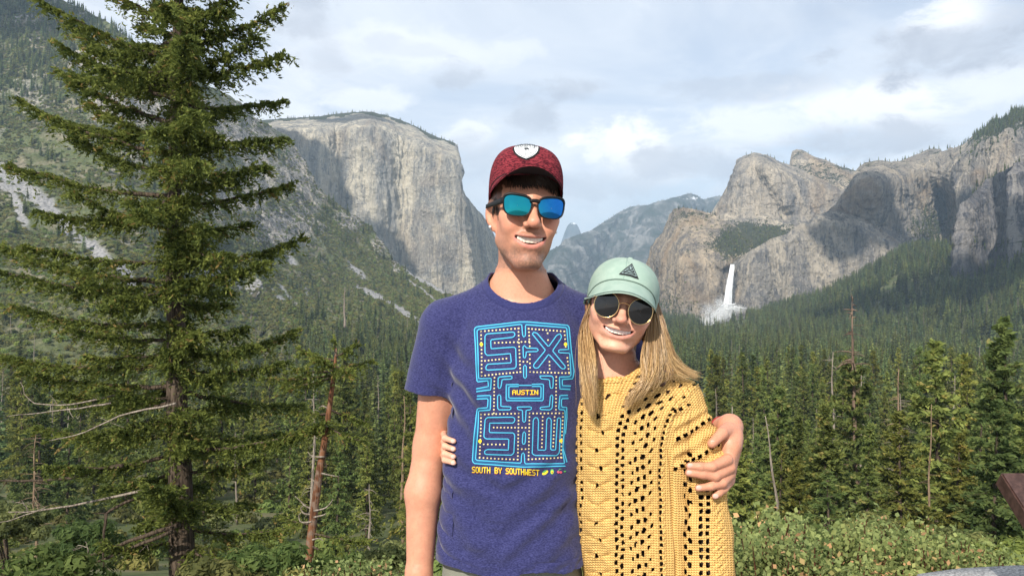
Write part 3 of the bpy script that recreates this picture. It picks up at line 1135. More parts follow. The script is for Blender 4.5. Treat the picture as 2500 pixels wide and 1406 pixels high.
def mid_trees():
    kinds = {}

    def get(kind, H):
        if kind not in kinds:
            if kind == 'fir':
                kinds[kind] = [conifer(31 + i, 30, 5.2, .06, 160, 10, .43, .18, .26, .16, 1, .36, 7, 0, .05, 10) for i in range(2)]
            elif kind == 'open':
                kinds[kind] = [conifer(41 + i, 30, 5.4, .10, 125, 10, .45, .18, .28, .22, 1, .40, 7, 0, .25, 18, .7) for i in range(2)]
            elif kind == 'slim':
                kinds[kind] = [conifer(51, 30, 3.8, .08, 140, 10, .40, .17, .26, .12, 1, .30, 7, 0, .1, 10)]
            elif kind == 'pine':
                kinds[kind] = [conifer(61, 14, 2.2, .25, 46, 14, .24, .05, .13, .0, 1, .16, 6, 0, .1, 3, .6)]
            elif kind == 'snagtop':
                kinds[kind] = [conifer(71, 30, 4.4, .10, 115, 10, .43, .17, .26, .22, 1, .42, 8, .27, .25, 26, .5)]
        return kinds[kind]
    T = [  # kind, px, top py, Y, label
        ('snagtop', 2093, 718, 108, 'tall conifer with bare dead top and reddish trunk above the manzanita'),
        ('fir', 1888, 946, 92, 'dense green conifer behind the pale broken trunk'),
        ('open', 2283, 838, 84, 'tall open conifer with long visible trunk right of the snag-topped one'),
        ('fir', 2470, 782, 66, 'massive dark conifer rising beyond the brown metal sign panel'),
        ('slim', 2370, 868, 112, 'narrow conifer between the two tallest living conifers'),
        ('fir', 2009, 988, 80, 'mid-height conifer left of the snag-topped tree'),
        ('slim', 1936, 1016, 84, 'slim conifer just right of the pale broken trunk'),
        ('pine', 2030, 1150, 44, 'small fuzzy young pine just behind the manzanita'),
        ('open', 2420, 985, 48, 'dark spreading conifer close behind the end of the stone wall'),
        ('fir', 1815, 1060, 62, 'low dark conifer beside the sleeve of the mustard sweater'),
        ('open', 2205, 1010, 70, 'shaggy conifer in front of the tan dead trunk'),
        ('fir', 2330, 1060, 58, 'bushy conifer in front of the tall open one'),
        ('slim', 2120, 1040, 66, 'green conifer hiding the foot of the snag-topped tree'),
        ('fir', 1960, 1120, 52, 'short conifer above the pale green manzanita'),
        ('open', 2540, 900, 60, 'dark conifer half cut off behind the sign panel'),
    ]
    mats = (M_BARK, M_CON)
    for i, (k, px, top, Y, lab) in enumerate(T):
        X = (px - CX) / F * Y
        z0 = ground_at(X, Y) - .5
        H = H_for(top, Y, z0)
        ms = get(k, H)
        me = ms[i % len(ms)]
        h0 = 14 if k == 'pine' else 30
        r = empty('conifer_tree', (X, Y, z0), lab, 'tree', 'conifers below the overlook')
        s = H / h0
        wide = min(1.25, max(.8, 1 / s ** .5))
        r.scale = (s * wide, s * wide, s)
        r.rotation_euler.z = i * 1.3
        obj('trunk', me[0], bark_red if k == 'snagtop' else M_BARK, r)
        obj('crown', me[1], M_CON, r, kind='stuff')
    # dead trunks
    D = [(1908, 1012, 58, .17, 5, 1.4, 'pale leaning broken trunk without bark above the manzanita', M_GREY, -.045),
         (2180, 900, 100, .30, 34, 3.0, 'tan dead trunk with short broken branches right of the snag-topped tree', M_TAN, .02),
         (2052, 858, 118, .32, 30, 3.6, 'dead tree with drooping grey branches left of the snag-topped tree', M_GREY, -.02),
         (1775, 990, 92, .30, 26, 2.6, 'bristly dead tree right behind the hand on the sweater sleeve', M_GREY, .01),
         (2193, 960, 130, .25, 70, 5.5, 'twiggy grey dead tree behind the tan trunk', M_GREY, .0),
         (2340, 884, 125, .22, 14, 2.0, 'thin bare dead trunk left of the narrow conifer', M_TAN, .0),
         (1744, 948, 150, .22, 20, 2.2, 'thin dead stem beside the shoulder of the sweater', M_GREY, .0),
         (2250, 985, 75, .16, 20, 2.2, 'short tan dead stem against the tall open conifer', M_TAN, .03),
         (90, 1048, 70, .16, 60, 2.6, 'small pale dead tree with drooping twigs left of the big fir', M_TAN, .01),
         (842, 700, 640, .9, 30, 7.0, 'grey dead tree standing alone on the hillside', M_GREY, .0),
         (985, 965, 120, .3, 22, 1.6, 'tan dead trunk beside the sleeve of the blue t-shirt', M_TAN, .0),
         (900, 1180, 60, .14, 34, 2.0, 'small grey dead tree between red trunk and the man', M_GREY, .0)]
    for i, (px, top, Y, r_, nb, bl, lab, mt, lean) in enumerate(D):
        X = (px - CX) / F * Y
        if px < 1000 and Y > 600:
            z0 = CH - (800 - CY) / F * Y
        else:
            z0 = ground_at(X, Y) - .5
        H = H_for(top, Y, z0)
        me = snag(100 + i, H, r_, nb, bl, 0)
        o = obj('dead_tree', me, mt, None, lab, 'dead tree', 'dead standing trees', loc=(X, Y, z0))
        o.rotation_euler.y = lean * 2


bark_red = bark_mat('reddish_bark', (.075, .052, .038), (.22, .155, .115), 3)
mid_trees()


def round_tree(seed, R, n, leaf, wl, squash=.8, stems=5, trunk=True, H=None, mat_=None):
    """a broad-leaved crown of many clumps over a few stems"""
    rs = np.random.RandomState(seed)
    lv = Leaves()
    mb = MB()
    H = H or R * 1.2
    clumps = []
    nc = 26
    for k in range(nc):
        d = unit(rs.normal(0, 1, 3))
        d[2] = abs(d[2]) * 1.0 - .25
        r = R * rs.uniform(.45, .95)
        c = np.array((0, 0, H)) + d * r * np.array((1, 1, squash))
        clumps.append(c)
        cr = R * rs.uniform(.22, .40)
        m = n // nc
        q = unit(rs.normal(0, 1, (m, 3)))
        pos = c + q * cr * rs.uniform(.55, 1.0, (m, 1)) * np.array((1, 1, .75))
        u = unit(np.cross(q, rs.normal(0, 1, (m, 3))))
        w = unit(np.cross(q + rs.normal(0, .35, (m, 3)), u))
        s = rs.uniform(.6, 1.3, (m, 1))
        lv.add(pos, u * leaf * s, w * wl * s, np.clip(.42 + .2 * rs.randn() + rs.normal(0, .15, m), 0, 1))
    for k in range(stems):
        c = clumps[rs.randint(nc)]
        mb.tube(bezier((rs.normal(0, .04 * R), rs.normal(0, .04 * R), -.3), (c[0] * .3, c[1] * .3, H * .5), c, 6), np.linspace(.05 * R, .012 * R, 6), 4, False)
    return mb.mesh('trunk'), lv.mesh('crown')


def small_trees():
    a = round_tree(5, 1.0, 5200, .075, .030, .75)
    b = round_tree(6, 1.0, 5200, .085, .026, .95)
    for i, (px, top, Y, R, lab, m, k) in enumerate((
            (2130, 1240, 33, 1.25, 'round pale green young tree with white stem behind the manzanita', M_OAK2, 0),
            (640, 1300, 17, 1.2, 'leafy green bush below the red-brown leaning trunk', M_OAK2, 1), (520, 1330, 16, 1.1, 'green bush at the foot of the big fir', M_OAK2, 0), (840, 1330, 18, 1.0, 'light green bush between red trunk and the man', M_OAK2, 1),
            (300, 1395, 15, 1.2, 'shaded bush under the bare lower limbs of the fir', M_OAK, 0), (80, 1330, 22, 1.9, 'dark green bush left below the fir', M_OAK, 1), (940, 1310, 30, 1.5, 'green bush close to the elbow of the man', M_OAK2, 0),
            (200, 1250, 40, 2.0, 'broad bush behind the bare lower branches of the fir', M_OAK, 1), (20, 1200, 48, 2.4, 'large dark bush at the foot of the hillside', M_OAK, 0), (700, 1380, 15, .9, 'low bush beside the foot of the red trunk', M_OAK2, 0),
            (2440, 1290, 12, .75, 'olive green bush just behind the stone wall', M_OAK2, 1), (2330, 1265, 26, 1.3, 'dark green bush behind the manzanita near the wall end', M_OAK, 0))):
        X = (px - CX) / F * Y
        top_z = CH - (top - CY) / F * Y
        z0 = top_z - R * 2.05
        me = (a, b)[k]
        g = ground_at(X, Y)
        r = empty('bush', (X, Y, z0), lab, 'bush', 'bushes below the overlook')
        r.scale = (R, R, R)
        r.rotation_euler.z = i * 2.1
        tr = me[0]
        obj('stems', tr, M_LIMB, r)
        obj('crown', me[1], m, r, kind='stuff')
        if z0 - g > .4:      # a stem down to the slope
            mb = MB()
            mb.tube([(0, 0, (g - z0 - .3) / R), (.04, .02, (g - z0) / R * .5), (0, 0, .2)], [.09, .07, .05], 6)
            obj('trunk', mb.mesh('trunk'), M_GREY if i == 0 else M_LIMB, r)


small_trees()


# ------------------------------------------------------------------ manzanita behind the wall
def manzanita(seed, R):
    rs = np.random.RandomState(seed)
    lv, mb = Leaves(), MB()
    for k in range(64):
        a = rs.uniform(0, 2 * np.pi)
        rr = R * math.sqrt(rs.rand())
        tip = np.array((rr * math.cos(a), rr * math.sin(a), R * (1.05 - .55 * (rr / R) ** 2) * rs.uniform(.72, 1.12)))
        p0 = np.array((tip[0] * .15, tip[1] * .15, -.1))
        path = bezier(p0, (tip[0] * .6, tip[1] * .6, tip[2] * .35), tip, 8)
        mb.tube(path, np.linspace(.014, .0035, 8), 4, False)
        m = 110
        t = rs.uniform(.35, 1.02, m) ** .7
        c = np.stack([np.interp(t, np.linspace(0, 1, 8), path[:, j]) for j in range(3)], -1) + rs.normal(0, .045, (m, 3))
        up = unit(np.array((0, 0, .8)) + rs.normal(0, .55, (m, 3)))
        d = unit(np.cross(up, rs.normal(0, 1, (m, 3))) + np.array((0, 0, .35)))
        w = unit(np.cross(d, rs.normal(0, 1, (m, 3))))
        s = rs.uniform(.55, 1.4, (m, 1))
        ti = .48 + .2 * rs.randn() + rs.normal(0, .16, m)
        lv.add(c, d * .0165 * s, w * .0120 * s, ti)
    return mb.mesh('stems'), lv.mesh('leaves')


def hedge():
    ms = [manzanita(3, .55), manzanita(4, .55), manzanita(9, .55)]
    rs = np.random.RandomState(2)
    S = [(1835, 1275, 4.2, .50), (1900, 1262, 5.4, .62), (1960, 1300, 4.6, .55), (2030, 1268, 6.0, .66), (2050, 1320, 4.4, .5), (2120, 1305, 5.2, .6), (2190, 1285, 6.2, .66), (2200, 1335, 4.6, .52), (2270, 1310, 5.4, .6),
         (2350, 1318, 6.0, .62), (1880, 1340, 3.7, .45), (1985, 1360, 3.7, .45), (2110, 1365, 3.8, .46), (2290, 1355, 4.4, .46), (1795, 1320, 4.8, .5), (2400, 1345, 5.2, .5), (880, 1390, 4.2, .42), (790, 1410, 5.0, .5), (960, 1400, 5.2, .5)]
    for i, (px, top, Y, R) in enumerate(S):
        X = (px - CX) / F * Y
        z0 = CH - (top - CY) / F * Y - R * 1.05
        me = ms[i % 3]
        s = R / .55
        if px < 1000:
            lab, g = 'light green leafy sprig at the waist of the man on the side of the fir', 'leafy shrubs beside the man'
        else:
            lab, g = 'pale green manzanita shrub with a few pink leaves behind the wall', 'manzanita shrubs behind the wall'
        r = empty('manzanita_shrub', (X, Y, z0), lab, 'shrub', g)
        r.rotation_euler.z = rs.uniform(0, 6)
        r.scale = (s, s, s)
        obj('stems', me[0], bpy.data.materials.get('manzanita_bark') or bark_mat('manzanita_bark', (.06, .025, .015), (.16, .07, .04), 60), r)
        obj('leaves', me[1], M_MANZ, r, kind='stuff')
        g_ = ground_at(X, Y)
        if z0 > g_ + .05:
            mb = MB()
            mb.tube([(0, 0, (g_ - z0 - .1) / s), (.05, .03, (g_ - z0) / s * .5), (0, 0, .12)], [.03, .024, .018], 6)
            obj('trunk', mb.mesh('trunk'), bpy.data.materials['manzanita_bark'], r)


hedge()


# ------------------------------------------------------------------ forest on the valley floor and slopes
def far_conifer(seed, H=30., rad=3.6, nb=52, per=5):
    rs = np.random.RandomState(seed)
    lv = Leaves()
    z = np.sort(rs.uniform(.10, 1.0, nb * per))
    n = len(z)
    a = rs.uniform(0, 2 * np.pi, n)
    R = rad * ((1 - z) ** .8 + .04) * rs.uniform(.55, 1.1, n)
    d = np.stack([np.cos(a), np.sin(a), -.25 + .5 * z], -1)
    c = np.stack([np.cos(a) * R * .55, np.sin(a) * R * .55, z * H - .15 * R + rs.normal(0, .25, n)], -1)
    u = d * (R * .62)[:, None]
    nr = unit(np.array((0, 0, 1.)) + rs.normal(0, .5, (n, 3)))
    w = unit(np.cross(d, nr)) * (R * .26 + .18)[:, None]
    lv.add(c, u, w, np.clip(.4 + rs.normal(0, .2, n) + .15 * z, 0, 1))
    k = 10
    cz = np.linspace(.2, .97, k)
    me = lv.mesh('c')
    V = np.empty(len(me.vertices) * 3)
    me.vertices.foreach_get('co', V)
    V = V.reshape(-1, 3)
    tint = np.empty(len(V))
    me.attributes['tint'].data.foreach_get('value', tint)
    bpy.data.meshes.remove(me)
    mb = MB()
    mb.tube([(0, 0, -1), (0, 0, H * .5), (0, 0, H)], [.35, .22, .03], 4, False)
    tv = np.concatenate(mb.v)
    tf = np.concatenate(mb.f4)
    nv = len(V)
    me = make_mesh('conifer', np.concatenate([V, tv]), np.concatenate([np.arange(nv).reshape(-1, 4), tf + nv]), False, {'tint': np.concatenate([tint, np.full(len(tv), .5)])})
    mi = np.concatenate([np.zeros(nv // 4, np.int32), np.ones(len(tf), np.int32)])
    return me, mi


def far_bush(seed, R=1.0, n=170):
    rs = np.random.RandomState(seed)
    lv = Leaves()
    q = unit(rs.normal(0, 1, (n, 3)))
    q[:, 2] = np.abs(q[:, 2])
    rad = .72 + .35 * fbm(q * 1.7 + seed * 3, 2)
    c = q * (R * rad * rs.uniform(.8, 1.05, n))[:, None] * np.array((1, 1, .8))
    u = unit(np.cross(q + rs.normal(0, .5, (n, 3)), rs.normal(0, 1, (n, 3))))
    w = unit(np.cross(q + rs.normal(0, .5, (n, 3)), u))
    s = rs.uniform(.6, 1.3, (n, 1))
    lv.add(c, u * .20 * R * s, w * .13 * R * s, np.clip(.45 + rs.normal(0, .18, n), 0, 1))
    return lv.mesh('bush')


def far_snag(seed):
    return snag(seed, 26, .32, 34, 2.6, 0, True, -.3, .2)


def scatter(sheet, density, mask, rs):
    p = sheet.pts
    a = p[:-1, :-1]
    b = p[:-1, 1:]
    c = p[1:, :-1]
    area = np.linalg.norm(np.cross(b - a, c - a), axis=-1)
    pxc, pyc = sheet.px[:-1, :-1], sheet.py[:-1, :-1]
    w = area * density * mask(pxc, pyc, a)
    k = rs.poisson(np.clip(w, 0, 50))
    i, j = np.nonzero(k)
    rep = k[i, j]
    i, j = np.repeat(i, rep), np.repeat(j, rep)
    s, t = rs.rand(len(i), 1), rs.rand(len(i), 1)
    pos = a[i, j] + (b[i, j] - a[i, j]) * s + (c[i, j] - a[i, j]) * t
    return pos


def instancer(name, pts, rot, scl, kind, coll, label, cat):
    me = bpy.data.meshes.new(name)
    me.vertices.add(len(pts))
    me.vertices.foreach_set('co', np.asarray(pts, np.float32).ravel())
    for k, a in (('rz', rot), ('scl', scl)):
        at = me.attributes.new(k, 'FLOAT', 'POINT')
        at.data.foreach_set('value', np.asarray(a, np.float32))
    at = me.attributes.new('kind', 'INT', 'POINT')
    at.data.foreach_set('value', np.asarray(kind, np.int32))
    o = obj(name, me, None, label=label, cat=cat, kind='stuff')
    g = bpy.data.node_groups.new(name, 'GeometryNodeTree')
    g.interface.new_socket('Geometry', in_out='INPUT', socket_type='NodeSocketGeometry')
    g.interface.new_socket('Geometry', in_out='OUTPUT', socket_type='NodeSocketGeometry')
    gi, go = g.nodes.new('NodeGroupInput'), g.nodes.new('NodeGroupOutput')
    iop = g.nodes.new('GeometryNodeInstanceOnPoints')
    ci = g.nodes.new('GeometryNodeCollectionInfo')
    ci.inputs['Collection'].default_value = coll
    ci.inputs['Separate Children'].default_value = True
    ci.inputs['Reset Children'].default_value = True
    iop.inputs['Pick Instance'].default_value = True

    def na(nm, ty):
        nd = g.nodes.new('GeometryNodeInputNamedAttribute')
        nd.data_type = ty
        nd.inputs['Name'].default_value = nm
        return nd.outputs[0]
    cx = g.nodes.new('ShaderNodeCombineXYZ')
    g.links.new(na('rz', 'FLOAT'), cx.inputs[2])
    g.links.new(gi.outputs[0], iop.inputs['Points'])
    g.links.new(ci.outputs[0], iop.inputs['Instance'])
    g.links.new(na('kind', 'INT'), iop.inputs['Instance Index'])
    g.links.new(cx.outputs[0], iop.inputs['Rotation'])
    g.links.new(na('scl', 'FLOAT'), iop.inputs['Scale'])
    g.links.new(iop.outputs[0], go.inputs[0])
    md = o.modifiers.new('scatter', 'NODES')
    md.node_group = g
    return o


def visible(p, top=1460, left=-80, right=2580):
    x, y = project(p)
    # what stands behind the two people is not needed
    hid = (x > 1120) & (x < 1380) & (y > 760) | (x > 1440) & (x < 1730) & (y > 960)
    return (x > left) & (x < right) & (y < top) & (y > -140) & ~hid


def forest():
    rs = np.random.RandomState(21)
    # kinds of far conifer
    protos = []
    for k in range(5):
        me, mi = far_conifer(200 + k, 30, (5.0, 4.2, 6.0, 4.6, 5.5)[k])
        me.materials.append((M_FAR, M_FAR, M_FAR2, M_FAR2, M_FAR)[k])
        me.materials.append(M_BARK)
        me.polygons.foreach_set('material_index', mi)
        protos.append(me)
    for k in range(2):
        me = far_snag(300 + k)
        me.materials.append(M_GREY)
        protos.append(me)

    def valley(px, py, p):
        Y = p[..., 1]
        n = fbm(np.stack([p[..., 0] * .006, Y * .006, 0 * Y], -1), 3)
        m = sstep(75, 120, Y) * (Y < 2400) * np.where((px > -100) & (px < 2600), 1., 0)
        m = m * np.clip(.85 + 1.6 * n, .12, 1.3) * np.where(px < 760, .30, np.where(px < 1100, .7, .85))
        gap = sstep(14, 6, seg_dist(px, py, (2180, 690), (2150, 730))[0]) + .0
        pool = ((px > 1692) & (px < 1812) & (Y > 1450)) * 1.
        return m * (1 - np.clip(gap + .93 * pool, 0, 1))
    pos = scatter(ground, 1 / 75., valley, rs)

    def hillc(px, py, p):
        low = sstep(760, 940, py - .0 * px) * sstep(620, 950, px + (py - 700) * .35)
        ridge = sstep(330, 120, py) * sstep(420, 250, px) * 1.2
        return (low * .9 + ridge * .7 + .05) * (1 - hill.scree[:-1, :-1]) * (1 - .8 * hill.rock[:-1, :-1])
    pos2 = scatter(hill, 1 / 120., hillc, rs)
    # trees along the skylines
    sky = []
    for sh, px0, px1, n in ((el_cap, 700, 1112, 90), (hill, 120, 420, 60), (wall_c, 2100, 2560, 70), (dome, 1800, 1960, 14), (spire, 1960, 2100, 16), (far_ridge, 1440, 1790, 120), (tower, 1650, 1760, 18), (near_c, 2370, 2560, 26)):
        top = sh.pts[-1]
        x = sh.px[0]
        for q in np.sort(rs.uniform(px0, px1, n)):
            i = np.searchsorted(x, q)
            sky.append(top[min(i, len(top) - 1)] + rs.normal(0, 3, 3) * (1, 1, 0) + (0, 6, -3))
    # woods on ledges of the right-hand cliffs
    led = []
    for sh, f in ((wall_c, lambda px, py, p: sstep(2330, 2420, px) * sstep(110, 20, py - np.interp(px, *zip(*C_CR))) + 1.2 * np.exp(-(((px - 2262) / 34) ** 2 + ((py - 560) / 34) ** 2))),
                  (near_c, lambda px, py, p: .9 * np.exp(-(((px - 2440) / 110) ** 2 + ((py - 606) / 9) ** 2))),
                  (tower, lambda px, py, p: .5 * np.exp(-(((px - 1640) / 45) ** 2 + ((py - 770) / 36) ** 2)) + .35 * np.exp(-(((px - 1790) / 40) ** 2 + ((py - 610) / 28) ** 2))),
                  (dome, lambda px, py, p: .6 * np.exp(-(((px - 1880) / 70) ** 2 + ((py - 590) / 24) ** 2)))):
        led.append(scatter(sh, 1 / 160., f, rs))
    led = np.concatenate(led)
    allp = np.concatenate([pos, pos2, np.array(sky), led])
    src = np.concatenate([np.zeros(len(pos)), np.ones(len(pos2)), np.full(len(sky), 2), np.full(len(led), 3)])
    vis = visible(allp)
    allp, src = allp[vis], src[vis]
    n = len(allp)
    scl = (.5 + .8 * rs.beta(2.2, 2.2, n)) * np.where(src == 1, .72, 1) * np.where(src == 2, .52, 1) * np.where(src == 3, .55, 1)
    scl *= np.where(allp[:, 1] < 190, np.where(allp[:, 0] > 0, .56, .75), 1)
    kind = rs.randint(0, 5, n)
    dead = rs.rand(n) < np.where(src == 2, .04, .075)
    kind[dead] = 5 + rs.randint(0, 2, dead.sum())
    rot = rs.uniform(0, 6.28, n)
    # the largest 280 are trees of their own
    px, py = project(allp)
    size = scl / allp[:, 1]
    ok = (px > 0) & (px < 2500) & (py < 1500)
    order = np.argsort(-size * ok)
    lone, rest = order[:280], order[280:]
    coll = bpy.data.collections.new('forest_kinds')
    first = {}
    near = [conifer(501 + k, 30, (5.2, 4.2, 6.2, 4.8, 5.8)[k], .07, 120, 8, .42, .16, .30, .16, 1, .34, 6, 0, .12, 8) for k in range(5)]
    for j, i in enumerate(lone):
        k = int(kind[i])
        x_ = project(allp[i])[0]
        place = 'between the red trunk and the man' if 760 < x_ < 1100 else 'behind the big fir' if x_ <= 760 else 'in the forest beyond the manzanita'
        if k < 5:
            lab, cat, nm, grp = ('medium', 'slender', 'broad pale', 'narrow pale', 'full')[k] + ' green conifer ' + place, 'tree', 'forest_conifer', 'conifers of the valley forest'
        else:
            lab, cat, nm, grp = 'bare grey dead conifer ' + place, 'dead tree', 'dead_conifer', 'dead conifers of the valley forest'
        if k < 5 and j < 235:
            o = empty(nm, tuple(allp[i]), lab, cat, grp)
            obj('trunk', near[k][0], M_BARK, o)
            obj('crown', near[k][1], M_CON, o, kind='stuff')
        else:
            o = bpy.data.objects.new(nm, protos[k])
            C.objects.link(o)
            o.location = allp[i]
            tag(o, lab, cat, grp)
            if j >= 235 or k >= 5:
                first.setdefault(k, o)
        o.rotation_euler.z = rot[i]
        o.scale = (scl[i],) * 3
    ks = sorted(first)
    for j, k in enumerate(ks):       # collection children are taken in name order
        first[k].name = 'forest_conifer' if k < 5 else 'dead_conifer'
        coll.objects.link(first[k])
    names = sorted(o.name for o in coll.objects)
    remap = {k: names.index(first[k].name) for k in ks}
    kd = np.array([remap.get(int(k), 0) for k in kind])
    instancer('forest', allp[rest], rot[rest], scl[rest], kd[rest], coll, 'dense conifer forest covering valley floor and lower slopes', 'forest')
    return n


forest()


def scrub():
    rs = np.random.RandomState(33)
    protos = []
    for k in range(4):
        me = far_bush(400 + k)
        me.materials.append((M_OAK, M_OAK, M_OAK2, M_OAK)[k])
        protos.append(me)

    def f(px, py, p):
        n = fbm(p * .009, 3)
        n2 = fbm(p * .03, 2)
        m = np.clip(.55 + 1.5 * n + .8 * n2 + .45 * sstep(420, 800, py), .03, 1.25)
        m = m * (1 - .97 * hill.scree[:-1, :-1]) * (1 - .72 * hill.rock[:-1, :-1])
        return m * (1 - .45 * sstep(850, 1000, py) * sstep(650, 900, px))
    pos = scatter(hill, 1 / 15., f, rs)
    # low bushes on ledges across the valley and in the gully
    extra = [scatter(wall_c, 1 / 60., lambda px, py, p: 1.0 * np.exp(-(((px - 2262) / 36) ** 2 + ((py - 570) / 40) ** 2)) + .35 * sstep(2330, 2440, px) * sstep(120, 20, py - np.interp(px, *zip(*C_CR))), rs),
             scatter(dome, 1 / 60., lambda px, py, p: .9 * np.exp(-(((px - 1880) / 70) ** 2 + ((py - 588) / 26) ** 2)), rs),
             scatter(tower, 1 / 60., lambda px, py, p: .9 * np.exp(-(((px - 1792) / 42) ** 2 + ((py - 605) / 30) ** 2)) + .3 * np.exp(-(((px - 1700) / 70) ** 2 + ((py - 545) / 25) ** 2)) + .5 * np.exp(-(((px - 1645) / 45) ** 2 + ((py - 760) / 40) ** 2)), rs),
             scatter(ground, 1 / 55., lambda px, py, p: (sstep(.05, .3, fbm(p * .008 + 5, 3)) * .8 + .12 + 1.3 * (px < 900)) * (p[..., 1] < 2300) * sstep(60, 110, p[..., 1]), rs)]
    ext = np.concatenate(extra)
    allp = np.concatenate([pos, ext])
    e = np.concatenate([np.zeros(len(pos)), np.ones(len(ext))])
    v = visible(allp)
    allp, e = allp[v], e[v]
    n = len(allp)
    scl = rs.uniform(1.5, 4.2, n) * np.where(allp[:, 1] < 350, .8, 1)
    kind = rs.randint(0, 4, n)
    rot = rs.uniform(0, 6.28, n)
    px, py = project(allp)
    ok = (px > 0) & (px < 1000) & (py < 1420) & (py > 0) & (e == 0)
    order = np.argsort(-(scl / allp[:, 1]) * ok)
    lone, rest = order[:160], order[160:]
    coll = bpy.data.collections.new('scrub_kinds')
    first = {}
    for i in lone:
        o = bpy.data.objects.new('hillside_shrub', protos[kind[i]])
        C.objects.link(o)
        o.location = allp[i]
        o.rotation_euler.z = rot[i]
        o.scale = (scl[i],) * 3
        tag(o, 'rounded green scrub oak on the hillside behind the fir', 'shrub', 'scrub oaks of the hillside')
        first.setdefault(int(kind[i]), o)
    for k in sorted(first):
        coll.objects.link(first[k])
    names = sorted(o.name for o in coll.objects)
    remap = {k: names.index(first[k].name) for k in first}
    kd = np.array([remap[int(k)] for k in kind])
    instancer('scrub', allp[rest], rot[rest], scl[rest], kd[rest], coll, 'scrub and brush covering the hillside and ledges', 'scrub')


scrub()
# ------------------------------------------------------------------ waterfall
def waterfall():
    def fn(t, b):
        mp = t.new('ShaderNodeMapping')
        t.put(mp.inputs[0], t.pos())
        mp.inputs['Scale'].default_value = (1, 1, .06)
        n = t.noise(mp.outputs[0], .35, 5, .6)
        t.put(b.inputs['Base Color'], t.mix(t.mapr(n, .35, .6), (.62, .66, .70), (.90, .91, .92)))
        t.put(b.inputs['Normal'], t.bump(n, .5, 1.5))
    m = material('white_water', rough=.9, spec=.1, fn=fn)
    rs = np.random.RandomState(4)
    root = None
    # many strands that spread as they fall
    Y0 = 2075.
    root = empty('waterfall', tuple(P(np.float64(1765.), np.float64(800.), np.float64(Y0 - 40))), 'tall white waterfall dropping from notch in granite cliff', 'waterfall')
    base = np.array(root.location)
    mb = MB()
    for k in range(95):
        s = np.clip(rs.normal(0, .5), -1.25, 1.25)
        pyv = np.linspace(646, rs.uniform(735, 778), 14)
        cx = np.interp(pyv, [646, 660, 700, 740, 780], [1788, 1786, 1779.5, 1775, 1772])
        w = np.interp(pyv, [646, 660, 700, 740, 780], [4.0, 4.6, 6.2, 8.0, 10])
        x = cx + s * w + rs.normal(0, .7, 14).cumsum() * .4
        Yv = Y0 - np.interp(pyv, [646, 665, 780], [-6, 8, 24]) - rs.uniform(0, 8) * (1 - abs(s))
        mb.tube(P(x, pyv, Yv) - base, np.interp(pyv, [646, 700, 780], [1.1, 1.4, 1.2]) * rs.uniform(.4, 1.3), 5, False)
    obj('falling_water', mb.mesh('falling_water'), m, root, kind='stuff')
    mb = MB()
    for k in range(46):
        t = rs.rand()
        x0, y0 = 1772 + rs.normal(0, 6), 752 + rs.normal(0, 5)
        side = rs.rand()
        if side < .72:
            x1, y1 = 1716 + 30 * rs.rand() + rs.normal(0, 4), 800 - 20 * rs.rand()
        else:
            x1, y1 = 1802 + rs.normal(0, 6), 752 + rs.normal(0, 8)
        q = np.linspace(0, rs.uniform(.5, 1), 6)
        xs = x0 + (x1 - x0) * q
        ys = y0 + (y1 - y0) * q ** 1.3
        mb.tube(P(xs, ys, Y0 - 30 - 25 * q) - base, 1.7 * (1 - .6 * q) * rs.uniform(.3, 1.1), 5, False)
    obj('cascade', mb.mesh('cascade'), m, root, kind='stuff')
    # spray: clouds of fine droplets round the foot of the fall
    C_, U_, W_ = [], [], []
    for px, py, sx, sz, n in ((1770, 764, 12, 10, 9000), (1745, 778, 14, 9, 9000), (1722, 790, 11, 8, 6000), (1800, 755, 9, 5, 3300), (1758, 742, 8, 9, 3000), (1732, 756, 10, 8, 2600), (1780, 720, 6, 24, 3400)):
        c = P(np.float64(px), np.float64(py), np.float64(Y0 - 50)) - base
        k = Y0 / F
        C_.append(c + rs.normal(0, 1, (n, 3)) * np.array((sx * k, sx * k * .8, sz * k)))
        U_.append(rs.normal(0, .24, (n, 3)))
        W_.append(rs.normal(0, .24, (n, 3)))
    C_, U_, W_ = np.concatenate(C_), np.concatenate(U_), np.concatenate(W_)
    V = np.stack([C_ - U_, C_ + W_, C_ + U_, C_ - W_], 1).reshape(-1, 3)
    obj('spray', make_mesh('spray', V, np.arange(len(V)).reshape(-1, 4), False), material('spray_droplets', (.88, .90, .92), .9, .1), root, kind='stuff')


waterfall()


